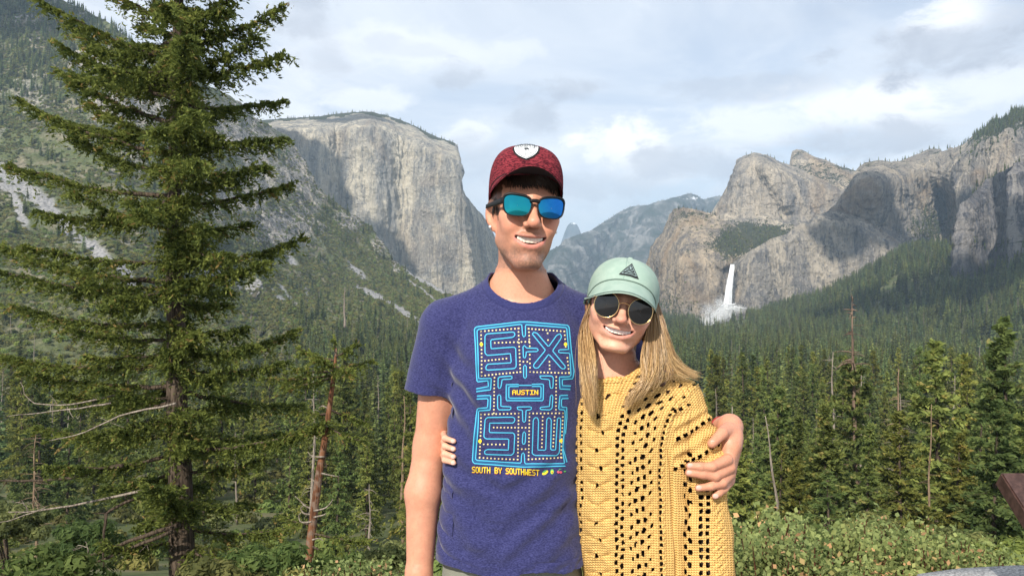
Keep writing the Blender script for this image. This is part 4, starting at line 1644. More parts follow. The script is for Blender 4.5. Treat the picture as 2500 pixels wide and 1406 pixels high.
# ------------------------------------------------------------------ overlook: paving, wall, sign
def overlook():
    mb = MB()
    n = 60
    xs, ys = np.linspace(-30, 30, 41), np.linspace(-40, 2.02, 41)
    X, Yg = np.meshgrid(xs, ys)
    mb.add(np.stack([X, Yg, 0 * X], -1).reshape(-1, 3), grid_faces(41, 41))

    def fn(t, b):
        n = t.noise(t.pos(), 60, 6, .7)
        t.put(b.inputs['Base Color'], t.ramp(n, [(.35, (.13, .13, .128)), (.55, (.21, .205, .195)), (.7, (.30, .295, .28))]))
        t.put(b.inputs['Normal'], t.bump(n, .5, .004))
    obj('pavement', mb.mesh('pavement'), material('old_asphalt', rough=.9, fn=fn), kind='structure')

    def granite(t, b):
        p = t.pos()
        n = t.noise(p, 130, 5, .75)
        n2 = t.noise(p, 9, 4, .6)
        c = t.ramp(n, [(.36, (.10, .10, .105)), (.48, (.33, .325, .32)), (.66, (.62, .61, .59))])
        c = t.mix(t.mapr(n2, .4, .65, 0, .5), c, (.30, .30, .31))
        t.put(b.inputs['Base Color'], c)
        t.put(b.inputs['Normal'], t.bump(t.noise(p, 70, 6, .7), .7, .006))
    gm = material('speckled_granite', rough=.9, spec=.2, fn=granite)
    mortar = material('grey_mortar', (.24, .235, .225), .95)
    wall = empty('stone_wall', (0, 2.17, 0), 'low wall of rough grey granite blocks along the overlook edge', 'wall')
    rs = np.random.RandomState(6)
    mb = MB()
    mb.box((0, 0, .22), (7.6, .24, .56))
    obj('mortar_core', mb.mesh('mortar_core'), mortar, wall)

    def stone(sx, sy, sz, seed):
        """a rough block: subdivided box with uneven faces"""
        bm = bmesh.new()
        bmesh.ops.create_cube(bm, size=1)
        bmesh.ops.subdivide_edges(bm, edges=bm.edges[:], cuts=3, use_grid_fill=True)
        co = np.array([v.co[:] for v in bm.verts])
        r = np.linalg.norm(co, axis=1)
        co = co * (1 - .16 * np.clip(r - .62, 0, 1) / .25)[:, None]
        co = co * np.array((sx, sy, sz))
        co += .022 * np.stack([fbm(co * 7 + seed * 3 + k * 11, 3) for k in range(3)], -1)
        for v, c in zip(bm.verts, co):
            v.co = c
        me = bpy.data.meshes.new('stone')
        bm.to_mesh(me)
        bm.free()
        me.polygons.foreach_set('use_smooth', np.ones(len(me.polygons), bool))
        return me
    x = -3.8
    k = 0
    while x < 3.75:
        w = rs.uniform(.42, .72)
        if .75 < x < 1.12:
            w = 1.16 - x if 1.16 - x > .25 else .42
        me = stone(w - .012, .36, .17, k)
        o = obj('cap_stone', me, gm, wall, loc=(x + w / 2, rs.normal(0, .008), (.672 if x > 1.1 else .55) + rs.normal(0, .006)))
        o.rotation_euler = (rs.normal(0, .02), rs.normal(0, .015) - (.03 if x > 1.0 else 0), rs.normal(0, .02))
        x += w
        k += 1
    base = [stone(.44, .14, .19, 50 + i) for i in range(4)]
    for row in range(3):
        x = -3.7 + .2 * (row % 2)
        while x < 3.6:
            o = obj('block', base[rs.randint(4)], gm, wall, loc=(x + .22, -.115 + rs.normal(0, .006), .10 + row * .2))
            o.rotation_euler.z = rs.choice([0, math.pi])
            x += .46
    # ---- interpretive sign: tilted metal panel on two posts
    sg = empty('sign_panel', (1.685, 1.84, 0), 'brown metal sign panel tilted on posts at the wall', 'sign')

    def brown(t, b):
        n = t.noise(t.pos(), 55, 5, .65)
        t.put(b.inputs['Base Color'], t.mix(t.mapr(n, .35, .7), (.055, .028, .022), (.115, .062, .050)))
        t.put(b.inputs['Normal'], t.bump(n, .15, .002))
    bm_ = material('brown_painted_metal', rough=.34, spec=.5, metal=.35, fn=brown)
    tilt = Matrix.Rotation(math.radians(36), 4, 'X')
    pc = np.array((0, .02, .90))

    def slab(name, cx, cy_, cz, sx, sy, sz, mat):
        b = bmesh.new()
        bmesh.ops.create_cube(b, size=1)
        for v in b.verts:
            v.co = Vector((v.co.x * sx, v.co.y * sy, v.co.z * sz))
        bmesh.ops.bevel(b, geom=b.edges[:] , offset=.004, segments=2, affect='EDGES')
        me = bpy.data.meshes.new(name)
        b.to_mesh(me)
        b.free()
        me.transform(Matrix.Translation(pc) @ tilt @ Matrix.Translation((cx, cy_, cz)))
        return obj(name, me, mat, sg)
    pw, ph = .84, .58
    slab('panel', 0, 0, 0, pw, ph, .045, bm_)
    slab('graphic', 0, 0, .026, pw - .10, ph - .10, .004, material('sign_face', (.12, .13, .10), .4))
    for s in (-1, 1):
        mb = MB()
        mb.box((s * .27, .05, .44), (.06, .06, .88))
        obj('post', mb.mesh('post', False), bm_, sg)
    mb = MB()
    sg.rotation_euler.z = math.radians(0)


overlook()
# ------------------------------------------------------------------ people: distance-field modelling
def smin(a, b, k):
    h = np.clip(.5 + .5 * (b - a) / k, 0, 1)
    return b + (a - b) * h - k * h * (1 - h)


def smax(a, b, k):
    return -smin(-a, -b, k)


def ell(p, c, r):
    r = np.array(r, float)
    q = (p - np.array(c)) / r
    k0 = np.sqrt((q * q).sum(-1))
    k1 = np.sqrt(((q / r) ** 2).sum(-1)) + 1e-9
    return k0 * (k0 - 1) / k1


def cone(p, a, b, ra, rb):
    a, b = np.array(a, float), np.array(b, float)
    ba = b - a
    h = np.clip(((p - a) @ ba) / (ba @ ba), 0, 1)
    d = p - a - h[:, None] * ba
    return np.sqrt((d * d).sum(-1)) - (ra + (rb - ra) * h)


def chain(p, pts, rad, k=.004):
    d = cone(p, pts[0], pts[1], rad[0], rad[1])
    for i in range(1, len(pts) - 1):
        d = smin(d, cone(p, pts[i], pts[i + 1], rad[i], rad[i + 1]), k)
    return d


class Part:
    def __init__(self, fn, lo, hi, k=.012):
        self.fn, self.lo, self.hi, self.k = fn, np.array(lo, float), np.array(hi, float), k


def union(parts):
    def f(p, c=None, rad=1e9):
        d = None
        for q in parts:
            gap = np.maximum(np.maximum(q.lo - c, c - q.hi), 0) if c is not None else np.zeros(3)
            g = np.linalg.norm(gap)
            if g > rad + .05:
                dd = np.full(len(p), g)
                if d is None:
                    d = dd
                else:
                    d = np.minimum(d, dd)
                continue
            dd = q.fn(p)
            d = dd if d is None else smin(d, dd, q.k)
        return d
    return f


_off = np.array([[i & 1, (i >> 1) & 1, (i >> 2) & 1] for i in range(8)])
_edges = [(a, b) for a in range(8) for b in range(8) if a < b and bin(a ^ b).count('1') == 1]


def surface(f, lo, hi, h, B=10, slack=1.35):
    """sparse surface nets of the field f inside the box lo..hi"""
    lo, hi = np.array(lo, float), np.array(hi, float)
    n = np.ceil((hi - lo) / h).astype(int) + 2
    nb = -(-n // B)
    vid, vpos, quads = [], [], []
    rad = (B + 2) * h * math.sqrt(3) / 2
    ax = np.arange(-1, B + 1)
    L = np.stack(np.meshgrid(ax, ax, ax, indexing='ij'), -1).reshape(-1, 3)
    M = B + 2
    N1, N2 = int(n[1] + 4), int(n[2] + 4)

    def cid(i):
        return ((i[..., 0] + 2).astype(np.int64) * N1 + i[..., 1] + 2) * N2 + i[..., 2] + 2
    SUP = 4
    rad2 = (SUP * B + 2) * h * math.sqrt(3) / 2
    blocks = []
    for sx in range(0, nb[0], SUP):
        for sy in range(0, nb[1], SUP):
            for sz in range(0, nb[2], SUP):
                c = lo + (np.array([sx, sy, sz]) * B + SUP * B / 2) * h
                if abs(f(c[None], c, rad2)[0]) > rad2 * slack:
                    continue
                bi = np.stack(np.meshgrid(*[np.arange(a, min(a + SUP, m_)) for a, m_ in zip((sx, sy, sz), nb)], indexing='ij'), -1).reshape(-1, 3)
                cs = lo + (bi * B + B / 2) * h
                dv = f(cs, c, rad2)
                blocks += [b_ for b_ in bi[np.abs(dv) <= rad * slack]]
    for bi in blocks:
                b0 = bi * B
                c = lo + (b0 + B / 2) * h
                gi = L + b0
                D = f(lo + gi * h, c, rad).reshape(M, M, M)
                S = D < 0
                if S.all() or not S.any():
                    continue
                # vertices of the cells
                m = M - 1
                cnt = np.zeros((m, m, m), int)
                acc = np.zeros((m, m, m, 3))
                cor = [D[o[0]:o[0] + m, o[1]:o[1] + m, o[2]:o[2] + m] for o in _off]
                for a, b in _edges:
                    da, db = cor[a], cor[b]
                    x = (da < 0) != (db < 0)
                    if not x.any():
                        continue
                    t = np.where(x, da / np.where(x, da - db, 1), 0)
                    cnt += x
                    acc += np.where(x[..., None], _off[a] + t[..., None] * (_off[b] - _off[a]), 0)
                ci = np.argwhere(cnt > 0)
                if len(ci):
                    pos = acc[tuple(ci.T)] / cnt[tuple(ci.T)][:, None]
                    g = ci - 1 + b0
                    vid.append(cid(g))
                    vpos.append(lo + (g + pos) * h)
                # quads: edges whose lower corner is inside the block proper
                for d in range(3):
                    e = np.zeros(3, int)
                    e[d] = 1
                    u, w = [k for k in range(3) if k != d]
                    s0 = S[1:M - 1, 1:M - 1, 1:M - 1]
                    s1 = S[1 + e[0]:M - 1 + e[0], 1 + e[1]:M - 1 + e[1], 1 + e[2]:M - 1 + e[2]]
                    x = np.argwhere(s0 != s1)
                    if not len(x):
                        continue
                    ins = s0[tuple(x.T)]
                    g = x + b0
                    eu = np.zeros(3, int)
                    eu[u] = 1
                    ew = np.zeros(3, int)
                    ew[w] = 1
                    q = np.stack([cid(g - eu - ew), cid(g - ew), cid(g), cid(g - eu)], -1)
                    fl = ins if d != 1 else ~ins
                    q[~fl] = q[~fl][:, ::-1]
                    quads.append(q)
    vid = np.concatenate(vid)
    vpos = np.concatenate(vpos)
    uid, first = np.unique(vid, return_index=True)
    V = vpos[first]
    Q = np.concatenate(quads)
    idx = np.searchsorted(uid, Q)
    idx = np.clip(idx, 0, len(uid) - 1)
    ok = (uid[idx] == Q).all(1)
    return V, idx[ok]


def biggest(V, Q):
    """keep the largest connected piece"""
    lab = np.arange(len(V))
    while True:
        m = lab[Q].min(1)
        new = lab.copy()
        for k in range(4):
            np.minimum.at(new, Q[:, k], m)
        new = new[new]
        if (new == lab).all():
            break
        lab = new
    cnt = np.bincount(lab[Q[:, 0]], minlength=len(V))
    keep = lab[Q[:, 0]] == cnt.argmax()
    Q = Q[keep]
    used = np.zeros(len(V), bool)
    used[Q.ravel()] = True
    return V[used], (np.cumsum(used) - 1)[Q]


def drop(V, Q, bad):
    """leave out the faces whose corners are all marked"""
    Q = Q[~bad[Q].all(1)]
    used = np.zeros(len(V), bool)
    used[Q.ravel()] = True
    return V[used], (np.cumsum(used) - 1)[Q]


def relax(V, Q, it=2, lam=.5):
    for _ in range(it):
        s = np.zeros_like(V)
        c = np.zeros(len(V))
        for a, b in ((0, 1), (1, 2), (2, 3), (3, 0)):
            for i, j in ((a, b), (b, a)):
                for k in range(3):
                    s[:, k] += np.bincount(Q[:, i], V[Q[:, j], k], len(V))
                c += np.bincount(Q[:, i], minlength=len(V))
        V = V + lam * (s / np.maximum(c, 1)[:, None] - V)
    return V


def vnormals(V, Q):
    n = np.cross(V[Q[:, 2]] - V[Q[:, 0]], V[Q[:, 3]] - V[Q[:, 1]])
    out = np.zeros_like(V)
    for i in range(4):
        for k in range(3):
            out[:, k] += np.bincount(Q[:, i], n[:, k], len(V))
    return out / (np.linalg.norm(out, axis=1)[:, None] + 1e-12)


class Frame:
    """local axes of a head: x to the viewer's right, y away from the camera, z up"""

    def __init__(self, o, yaw, roll, pitch=0):
        self.o = np.array(o, float)
        R = Matrix.Rotation(math.radians(yaw), 3, 'Z') @ Matrix.Rotation(math.radians(roll), 3, 'Y') @ Matrix.Rotation(math.radians(pitch), 3, 'X')
        self.R = np.array(R)

    def loc(self, p):
        return (p - self.o) @ self.R

    def wor(self, q):
        return np.asarray(q, float) @ self.R.T + self.o


def px_w(px, py, Y):
    return tuple(P(np.float64(px), np.float64(py), np.float64(Y)))


def head_sdf(q0, xs=1., zs=1., jaw=1., fem=0, zu=1., gape=.0165):
    q = q0.copy()
    q[:, 0] = q[:, 0] / xs
    q[:, 2] = np.where(q[:, 2] < 0, q[:, 2] / zs, q[:, 2] / zu)
    m = q.copy()
    m[:, 0] = np.abs(m[:, 0])
    d = ell(q, (0, .016, .036), (.0745, .096, .082))
    d = smin(d, ell(q, (0, -.016, -.040), (.0605 * jaw, .070, .086)), .03)
    d = smin(d, cone(m, (.048 * jaw, .006, -.066), (.016, -.066, -.113), .0150, .0165), .018)
    d = smin(d, ell(q, (0, -.077, -.112), (.020, .017, .016)), .012)
    d = smin(d, ell(m, (.044, -.056, -.020), (.023, .024, .022)), .016)
    d = smin(d, ell(m, (.039, -.066, -.038), (.019, .020, .020)), .012)      # smiling cheek
    d = smin(d, ell(m, (.036 * jaw, -.034, -.052), (.021, .036, .034)), .020)   # side of the face
    d = smin(d, cone(m, (0, -.082, .022), (.040, -.070, .022), .012, .010), .014)
    d = smax(d, -ell(m, (.032, -.100, .000), (.017, .016, .011)), .012)       # eye socket
    d = smin(d, ell(q, (0, -.074, -.070), (.034, .021, .029)), .014)          # muzzle
    # nose
    w = .88 if fem else 1.
    d = smin(d, cone(q, (0, -.086, .012), (0, -.108, -.028), .0085 * w, .0100 * w), .010)
    d = smin(d, ell(q, (0, -.110, -.0325), (.0135 * w, .0130, .0120)), .007)
    d = smin(d, ell(m, (.0140 * w, -.0965, -.0375), (.0082, .0110, .0078)), .005)
    d = smax(d, -ell(m, (.0072, -.1055, -.0455), (.0036, .0060, .0034)), .003)
    d = smax(d, -cone(m, (.0200, -.0950, -.041), (.0405, -.0785, -.074), .0042, .0036), .006)   # smile line
    # mouth: a smiling crescent, lips round it
    ax = m[:, 0]
    d = smin(d, chain(m, [(.0, -.0928, -.0588), (.016, -.0895, -.0586), (.0355, -.0765, -.0588)], [.0040, .0042, .0020]), .004)
    d = smin(d, chain(m, [(.0, -.0900, -.0683 - gape), (.012, -.0885, -.0667 - gape * .99), (.024, -.0830, -.0655 - gape * .68), (.0360, -.0755, -.0600)], [.0056, .0054, .0044, .0020]), .004)
    zt, zb = mouth_lines(ax, gape)
    op = np.maximum(np.maximum(q[:, 2] - zt, zb - q[:, 2]), np.maximum(q[:, 1] + .060, ax - .034))
    d = smax(d, -op, .0018)
    return d


def mouth_lines(x, gape=.0165):
    return -.0628 + 3.0 * x * x, -.0630 - gape + (3.0 + gape * 800.) * x * x


def mouth_paint(x, y, z, head, gape=.0165):
    """how much of lip and of mouth inside is at each point"""
    zt, zb = mouth_lines(x, gape)
    m = np.abs(x)
    lower = sstep(zb - .0105, zb - .0080, z) * sstep(zb + .002, zb, z) * (m < .034)
    upper = sstep(zt + .0060, zt + .0045, z) * sstep(zt - .002, zt, z) * (m < .034)
    lip = np.clip(lower + .5 * upper, 0, 1) * (y < -.070) * head
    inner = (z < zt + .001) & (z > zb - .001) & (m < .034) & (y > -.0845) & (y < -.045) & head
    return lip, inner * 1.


def ear_sdf(q, sx, xs=1., zs=1.):
    e = q.copy()
    e[:, 0] = e[:, 0] * sx / xs
    e[:, 2] = np.where(e[:, 2] < 0, e[:, 2] / zs, e[:, 2])
    c, s = math.cos(.5), math.sin(.5)
    u = (e - np.array((.0665, .014, -.012))) / .92
    r = np.stack([u[:, 0] * c + u[:, 1] * s * -1, u[:, 0] * s + u[:, 1] * c, u[:, 2] - .15 * u[:, 1]], -1)
    d = ell(r, (0.004, .006, .004), (.0075, .020, .031))
    d = smin(d, ell(r, (0.001, -.004, -.028), (.0065, .009, .011)), .006)
    d = smax(d, -ell(r, (.0105, -.001, .002), (.0085, .0125, .020)), .004)
    return d * .92


def torso_sdf(p, prof):
    """prof rows: z, cx, cy, a, b"""
    prof = np.array(prof, float)
    z = p[:, 2]
    cx, cy_, a, b = (np.interp(z, prof[:, 0], prof[:, k]) for k in (1, 2, 3, 4))
    u = np.abs(p[:, 0] - cx) / a
    v = np.abs(p[:, 1] - cy_) / b
    e = 2.4
    q = (u ** e + v ** e) ** (1 / e)
    d = (q - 1) * np.minimum(a, b) * .95
    return np.maximum(d, np.maximum(prof[0, 0] - z, z - prof[-1, 0]))


def attach(o, root):
    o.parent = root
    o.matrix_parent_inverse = Matrix.Translation(-Vector(root.location))
    return o


def add(root, name, V, Fc, mat, attrs=None, smooth=True, parent=None, label=None, kind=None):
    me = make_mesh(name, V, Fc, smooth, attrs)
    o = obj(name, me, mat, label=label, kind=kind)
    o.parent = parent or root
    if parent is None:
        o.matrix_parent_inverse = Matrix.Translation(-Vector(root.location))
    return o


def bvh_of(V, Q):
    return BVHTree.FromPolygons([tuple(v) for v in V], [tuple(int(i) for i in q) for q in Q])


def cast(bvh, px, py, off=.0008):
    """points of a surface seen at the given pixels, lifted a little off it"""
    out = []
    o = Vector((0, 0, CH))
    last = None
    for x, y in zip(np.atleast_1d(px), np.atleast_1d(py)):
        d = Vector(((x - CX) / F, 1, (CY - y) / F)).normalized()
        hit, nrm, _, _ = bvh.ray_cast(o, d)
        if hit is None:
            hit = last if last is not None else o + d * 1.7
            out.append(tuple(hit))
            continue
        last = hit
        if nrm.dot(d) > 0:
            nrm = -nrm
        out.append(tuple(hit + nrm * off * .9 - d * off * .3))
    return np.array(out)


def resample(pts, step):
    pts = np.array(pts, float)
    seg = np.linalg.norm(np.diff(pts, axis=0), axis=1)
    s = np.concatenate([[0], np.cumsum(seg)])
    n = max(2, int(s[-1] / step) + 1)
    u = np.linspace(0, s[-1], n)
    return np.stack([np.interp(u, s, pts[:, 0]), np.interp(u, s, pts[:, 1])], -1)


def ribbon(mb, bvh, pts, width, step=6, off=.0008):
    r = resample(pts, step)
    t = np.gradient(r, axis=0)
    t /= np.linalg.norm(t, axis=1)[:, None] + 1e-9
    n = np.stack([-t[:, 1], t[:, 0]], -1) * width / 2
    a = cast(bvh, *(r + n).T, off)
    b = cast(bvh, *(r - n).T, off)
    V = np.concatenate([a, b])
    k = len(r)
    i = np.arange(k - 1)
    mb.add(V, np.stack([i, i + 1, i + k + 1, i + k], -1))


def skin_mat(name):
    def fn(t, b):
        c = t.attr('col', 'Color')
        p = t.pos()
        n = t.noise(p, 180, 4, .6)
        n2 = t.noise(p, 38, 4, .6)
        c = t.mix(t.mapr(n2, .35, .65, 0, .22), c, (.60, .24, .16))
        c = t.mix(t.mapr(n, .48, .72, 0, .22), c, (.34, .15, .09))
        c = t.mix(t.mapr(t.noise(p, 95, 5, .7), .56, .70, 0, .30), c, (.38, .16, .10))
        t.put(b.inputs['Base Color'], c)
        b.inputs['Subsurface Weight'].default_value = .10
        b.inputs['Subsurface Radius'].default_value = (.8, .3, .2)
        b.inputs['Subsurface Scale'].default_value = .006
        t.put(b.inputs['Normal'], t.bump(t.noise(p, 330, 4, .65), .34, .0016))
        t.put(b.inputs['Roughness'], t.mapr(n2, .3, .7, .38, .58))
    return material(name, rough=.5, spec=.35, fn=fn)


def cloth_mat(name, col, heather=.35, scale=900, dark=.6, rough=.95, light=1.5, warp=(1, 1, .35)):
    def fn(t, b):
        p = t.pos()
        mp = t.new('ShaderNodeMapping')
        t.put(mp.inputs[0], p)
        mp.inputs['Scale'].default_value = warp
        n = t.noise(mp.outputs[0], scale, 4, .7)
        n2 = t.noise(p, 26, 4, .6)
        c = t.mix(t.mapr(n, .35, .65, 0, 1), tuple(x * dark for x in col), tuple(min(1, x * light) for x in col))
        c = t.mix(heather, col, c)
        c = t.mix(t.mapr(n2, .4, .7, 0, .12), c, tuple(x * .8 for x in col))
        t.put(b.inputs['Base Color'], c)
        t.put(b.inputs['Normal'], t.bump(n, .25, .0008))
        b.inputs['Sheen Weight'].default_value = .15
    return material(name, rough=rough, spec=.12, fn=fn)


def make_cap(root, fr, crown_c, crown_r, plane, brim, mat, mat_under, hfrac=1.0, sq=2.3, depth=.07):
    """plane(y): height of the lower rim; brim: (z0, curve, halfwidth)"""
    cc, rr = np.array(crown_c), np.array(crown_r)

    def f(p, c=None, rad=0):
        q = fr.loc(p)
        u = np.abs(q - cc)
        n = ((u[:, 0] / rr[0]) ** sq + (u[:, 1] / rr[1]) ** sq + (u[:, 2] / rr[2]) ** sq) ** (1 / sq)
        d = (n - 1) * rr.min()
        d = d + .0006 * np.cos(np.arctan2(q[:, 0], -q[:, 1]) * 6)
        sh = np.maximum(d, -(d + .0055))
        return np.maximum(sh, plane(q[:, 1]) - q[:, 2])
    ctr = fr.wor(cc)
    V, Q = surface(f, ctr - .125, ctr + .125, .0026)
    V = relax(V, Q, 1)
    cap = add(root, 'cap', V, Q, mat)
    z0, curve, hw = brim
    ns, nt = 41, 12
    s = np.linspace(-1, 1, ns)
    t = np.linspace(0, 1, nt)
    S, T = np.meshgrid(s, t)
    x = hw * S
    k = np.clip(1 - np.abs(x / (rr[0] * .985)) ** sq, 0, 1) ** (1 / sq)
    yr = cc[1] - rr[1] * k * .975
    for _ in range(2):
        zr = plane(yr)
        kz = np.clip(1 - np.abs(x / rr[0]) ** sq - np.abs((zr - cc[2]) / rr[2]) ** sq, 0, 1) ** (1 / sq)
        yr = cc[1] - rr[1] * kz + .003
    zr = plane(yr) + .003
    y = yr - depth * np.clip(1 - np.abs(S) ** 2.6, 0, 1) ** .55 * T
    zf = z0 - curve * x * x
    z = zr + (zf - zr) * T ** .9
    top = fr.wor(np.stack([x, y, z + .0018], -1).reshape(-1, 3))
    bot = fr.wor(np.stack([x, y, z - .0018], -1).reshape(-1, 3))
    g = grid_faces(nt, ns)
    n = ns * nt
    rim = np.concatenate([np.arange((nt - 1) * ns, nt * ns), (np.arange(nt - 1, -1, -1)) * ns + ns - 1, np.arange(ns - 1, -1, -1), np.arange(nt) * ns])
    edge = np.stack([rim[:-1], rim[1:], rim[1:] + n, rim[:-1] + n], -1)
    edge = edge[edge[:, 0] != edge[:, 1]]
    BV = np.concatenate([top, bot])
    BQ = np.concatenate([g[:, ::-1], g + n, edge])
    br = add(root, 'brim', BV, BQ, [mat, mat_under], parent=cap)
    mi = np.zeros(len(BQ), np.int32)
    mi[len(g):2 * len(g)] = 1
    br.data.polygons.foreach_set('material_index', mi)
    sm = MB()
    sm.tube(fr.wor(np.stack([x[0], y[0] - .002, z[0] + .002], -1)), .0016, 6)
    so = obj('brim_seam', sm.mesh('brim_seam'), mat_under)
    so.parent = cap
    # button on top
    mb = MB()
    a = np.linspace(0, 2 * np.pi, 10, endpoint=False)
    ring = [np.stack([.006 * r_ * np.cos(a), .006 * r_ * np.sin(a), np.full(10, h_)], -1) for r_, h_ in ((1, -.002), (1, .001), (.6, .0028), (.05, .003))]
    mb.add(fr.wor(np.concatenate(ring) + cc + np.array((0, 0, rr[2]))), np.concatenate([np.stack([i * 10 + np.arange(10), i * 10 + (np.arange(10) + 1) % 10, (i + 1) * 10 + (np.arange(10) + 1) % 10, (i + 1) * 10 + np.arange(10)], -1) for i in range(3)]))
    o = obj('button', mb.mesh('button'), mat)
    o.parent = cap
    return cap, V, Q


# 5x7 pixel letters for the print
GLYPH = {'A': '01110 10001 10001 11111 10001 10001 10001', 'U': '10001 10001 10001 10001 10001 10001 01110', 'S': '01111 10000 10000 01110 00001 00001 11110',
         'T': '11111 00100 00100 00100 00100 00100 00100', 'I': '11111 00100 00100 00100 00100 00100 11111', 'N': '10001 11001 11001 10101 10011 10011 10001',
         'O': '01110 10001 10001 10001 10001 10001 01110', 'H': '10001 10001 10001 11111 10001 10001 10001', 'B': '11110 10001 10001 11110 10001 10001 11110',
         'Y': '10001 10001 01010 00100 00100 00100 00100', 'W': '10001 10001 10001 10101 10101 11011 10001', 'E': '11111 10000 10000 11110 10000 10000 11111'}


def quad_px(mb, bvh, corners, off):
    c = np.array(corners, float)
    mb.add(cast(bvh, c[:, 0], c[:, 1], off), [[0, 1, 2, 3]])


def disc_px(mb, bvh, cx, cy_, rx, ry, off, n=10, rot=0.):
    a = np.linspace(0, 2 * np.pi, n, endpoint=False)
    x, y = rx * np.cos(a), ry * np.sin(a)
    X = cx + x * math.cos(rot) - y * math.sin(rot)
    Yv = cy_ + x * math.sin(rot) + y * math.cos(rot)
    V = cast(bvh, np.concatenate([[cx], X]), np.concatenate([[cy_], Yv]), off)
    i = np.arange(n)
    mb.add(V, np.stack([np.zeros(n, int), 1 + i, 1 + (i + 1) % n], -1))


def poly_px(mb, bvh, pts, off, rings=14):
    pts = np.array(pts, float)
    pts = resample(np.concatenate([pts, pts[:1]]), 1.6)[:-1]
    c = pts.mean(0)
    n = len(pts)
    R = np.concatenate([c + (pts - c) * r for r in np.linspace(1, .04, rings)])
    V = cast(bvh, R[:, 0], R[:, 1], off)
    i = np.arange(n)
    mb.add(V, np.concatenate([np.stack([k * n + i, k * n + (i + 1) % n, (k + 1) * n + (i + 1) % n, (k + 1) * n + i], -1) for k in range(rings - 1)]))


def text_px(mb, bvh, s, cx, cy_, width, height, off, rot=0., arc=0.):
    """one line of lettering laid on a surface: built-in font, centred at a pixel"""
    cu = bpy.data.curves.new('t', 'FONT')
    cu.body = s
    cu.resolution_u = 2
    ob = bpy.data.objects.new('t', cu)
    C.objects.link(ob)
    dg = bpy.context.evaluated_depsgraph_get()
    me = bpy.data.meshes.new_from_object(ob.evaluated_get(dg))
    co = np.array([v.co[:] for v in me.vertices])
    fs = [list(p.vertices) for p in me.polygons]
    bpy.data.objects.remove(ob)
    bpy.data.curves.remove(cu)
    bpy.data.meshes.remove(me)
    lo, hi = co.min(0), co.max(0)
    u = (co[:, 0] - (lo[0] + hi[0]) / 2) / (hi[0] - lo[0]) * width
    v = -(co[:, 1] - (lo[1] + hi[1]) / 2) / max(hi[1] - lo[1], 1e-6) * height + arc * (u / width * 2) ** 2
    X = cx + u * math.cos(rot) - v * math.sin(rot)
    Yv = cy_ + u * math.sin(rot) + v * math.cos(rot)
    V = cast(bvh, X, Yv, off)
    tri = [f for f in fs if len(f) == 3]
    qd = [f for f in fs if len(f) == 4]
    base = mb.n
    mb.v.append(V)
    mb.n += len(V)
    if tri:
        mb.f3.append(np.array(tri) + base)
    if qd:
        mb.f4.append(np.array(qd) + base)
    for f in fs:
        if len(f) > 4:
            mb.f3.append(np.array([[f[0], f[i], f[i + 1]] for i in range(1, len(f) - 1)]) + base)


def put(root, name, mb, mat, parent=None, smooth=False, label=None, kind=None):
    o = obj(name, mb.mesh(name, smooth), mat, label=label, kind=kind)
    o.parent = parent or root
    if parent is None:
        o.matrix_parent_inverse = Matrix.Translation(-Vector(root.location))
    return o


def teeth(root, fr, mat, xs=1., zs=1., n=8, top=-.0618, gape=.0165):
    """an arc of upper teeth, each with its own rounded edge"""
    mb = MB()
    half = .0265
    wd = np.array([.0052, .0064, .0070, .0088])
    x = 0.
    for w in wd[::-1]:
        for s in (-1, 1):
            x0, x1 = x + .00008, x + w - .00008
            xs_ = np.linspace(x0, x1, 4)
            rows = []
            for tz, pull in ((0, 0), (.35, .0006), (.75, .0006), (1, -.0006)):
                inset = .0006 if tz == 1 else 0
                xx = np.clip(xs_, x0 + inset, x1 - inset)
                yy = -.0838 + 7.0 * xx ** 2 - pull - .0005 * np.sin(np.linspace(0, np.pi, 4))
                zz = top + 3.0 * xx ** 2 - np.minimum((.82 if w > .0065 else .76) * gape, gape - gape * 700. * xx ** 2) * tz
                rows.append(np.stack([s * xx * xs, yy, zz * zs], -1))
            V = np.concatenate(rows)
            f = grid_faces(4, 4)
            mb.add(fr.wor(V), f if s < 0 else f[:, ::-1])
        x += w
    o = put(root, 'teeth', mb, mat, smooth=True)
    # dark inside of the mouth behind them
    return o


mat_teeth = material('tooth_enamel', (.80, .73, .61), .3, .5)
mat_dark = material('black_plastic', (.006, .006, .007), .45, .3)
mat_gold = material('gold_wire', (.75, .52, .25), .25, .5, 1.0)
mat_silver = material('silver', (.8, .8, .78), .2, .5, 1.0)
# ------------------------------------------------------------------ the man
MF = Frame((.028, 1.762, 1.732), 10, 4)
MC = Frame((.028, 1.762, 1.732), 3.5, 3)
man = empty('person', (.0, 1.80, 0), 'man in blue t-shirt with maze print, maroon cap and mirrored sunglasses, arm round the woman', 'person')


def hp(x, y, Y):      # point measured on the enlarged hand
    return px_w(1600 + x / 5.408, 980 + y / 5.408, Y)


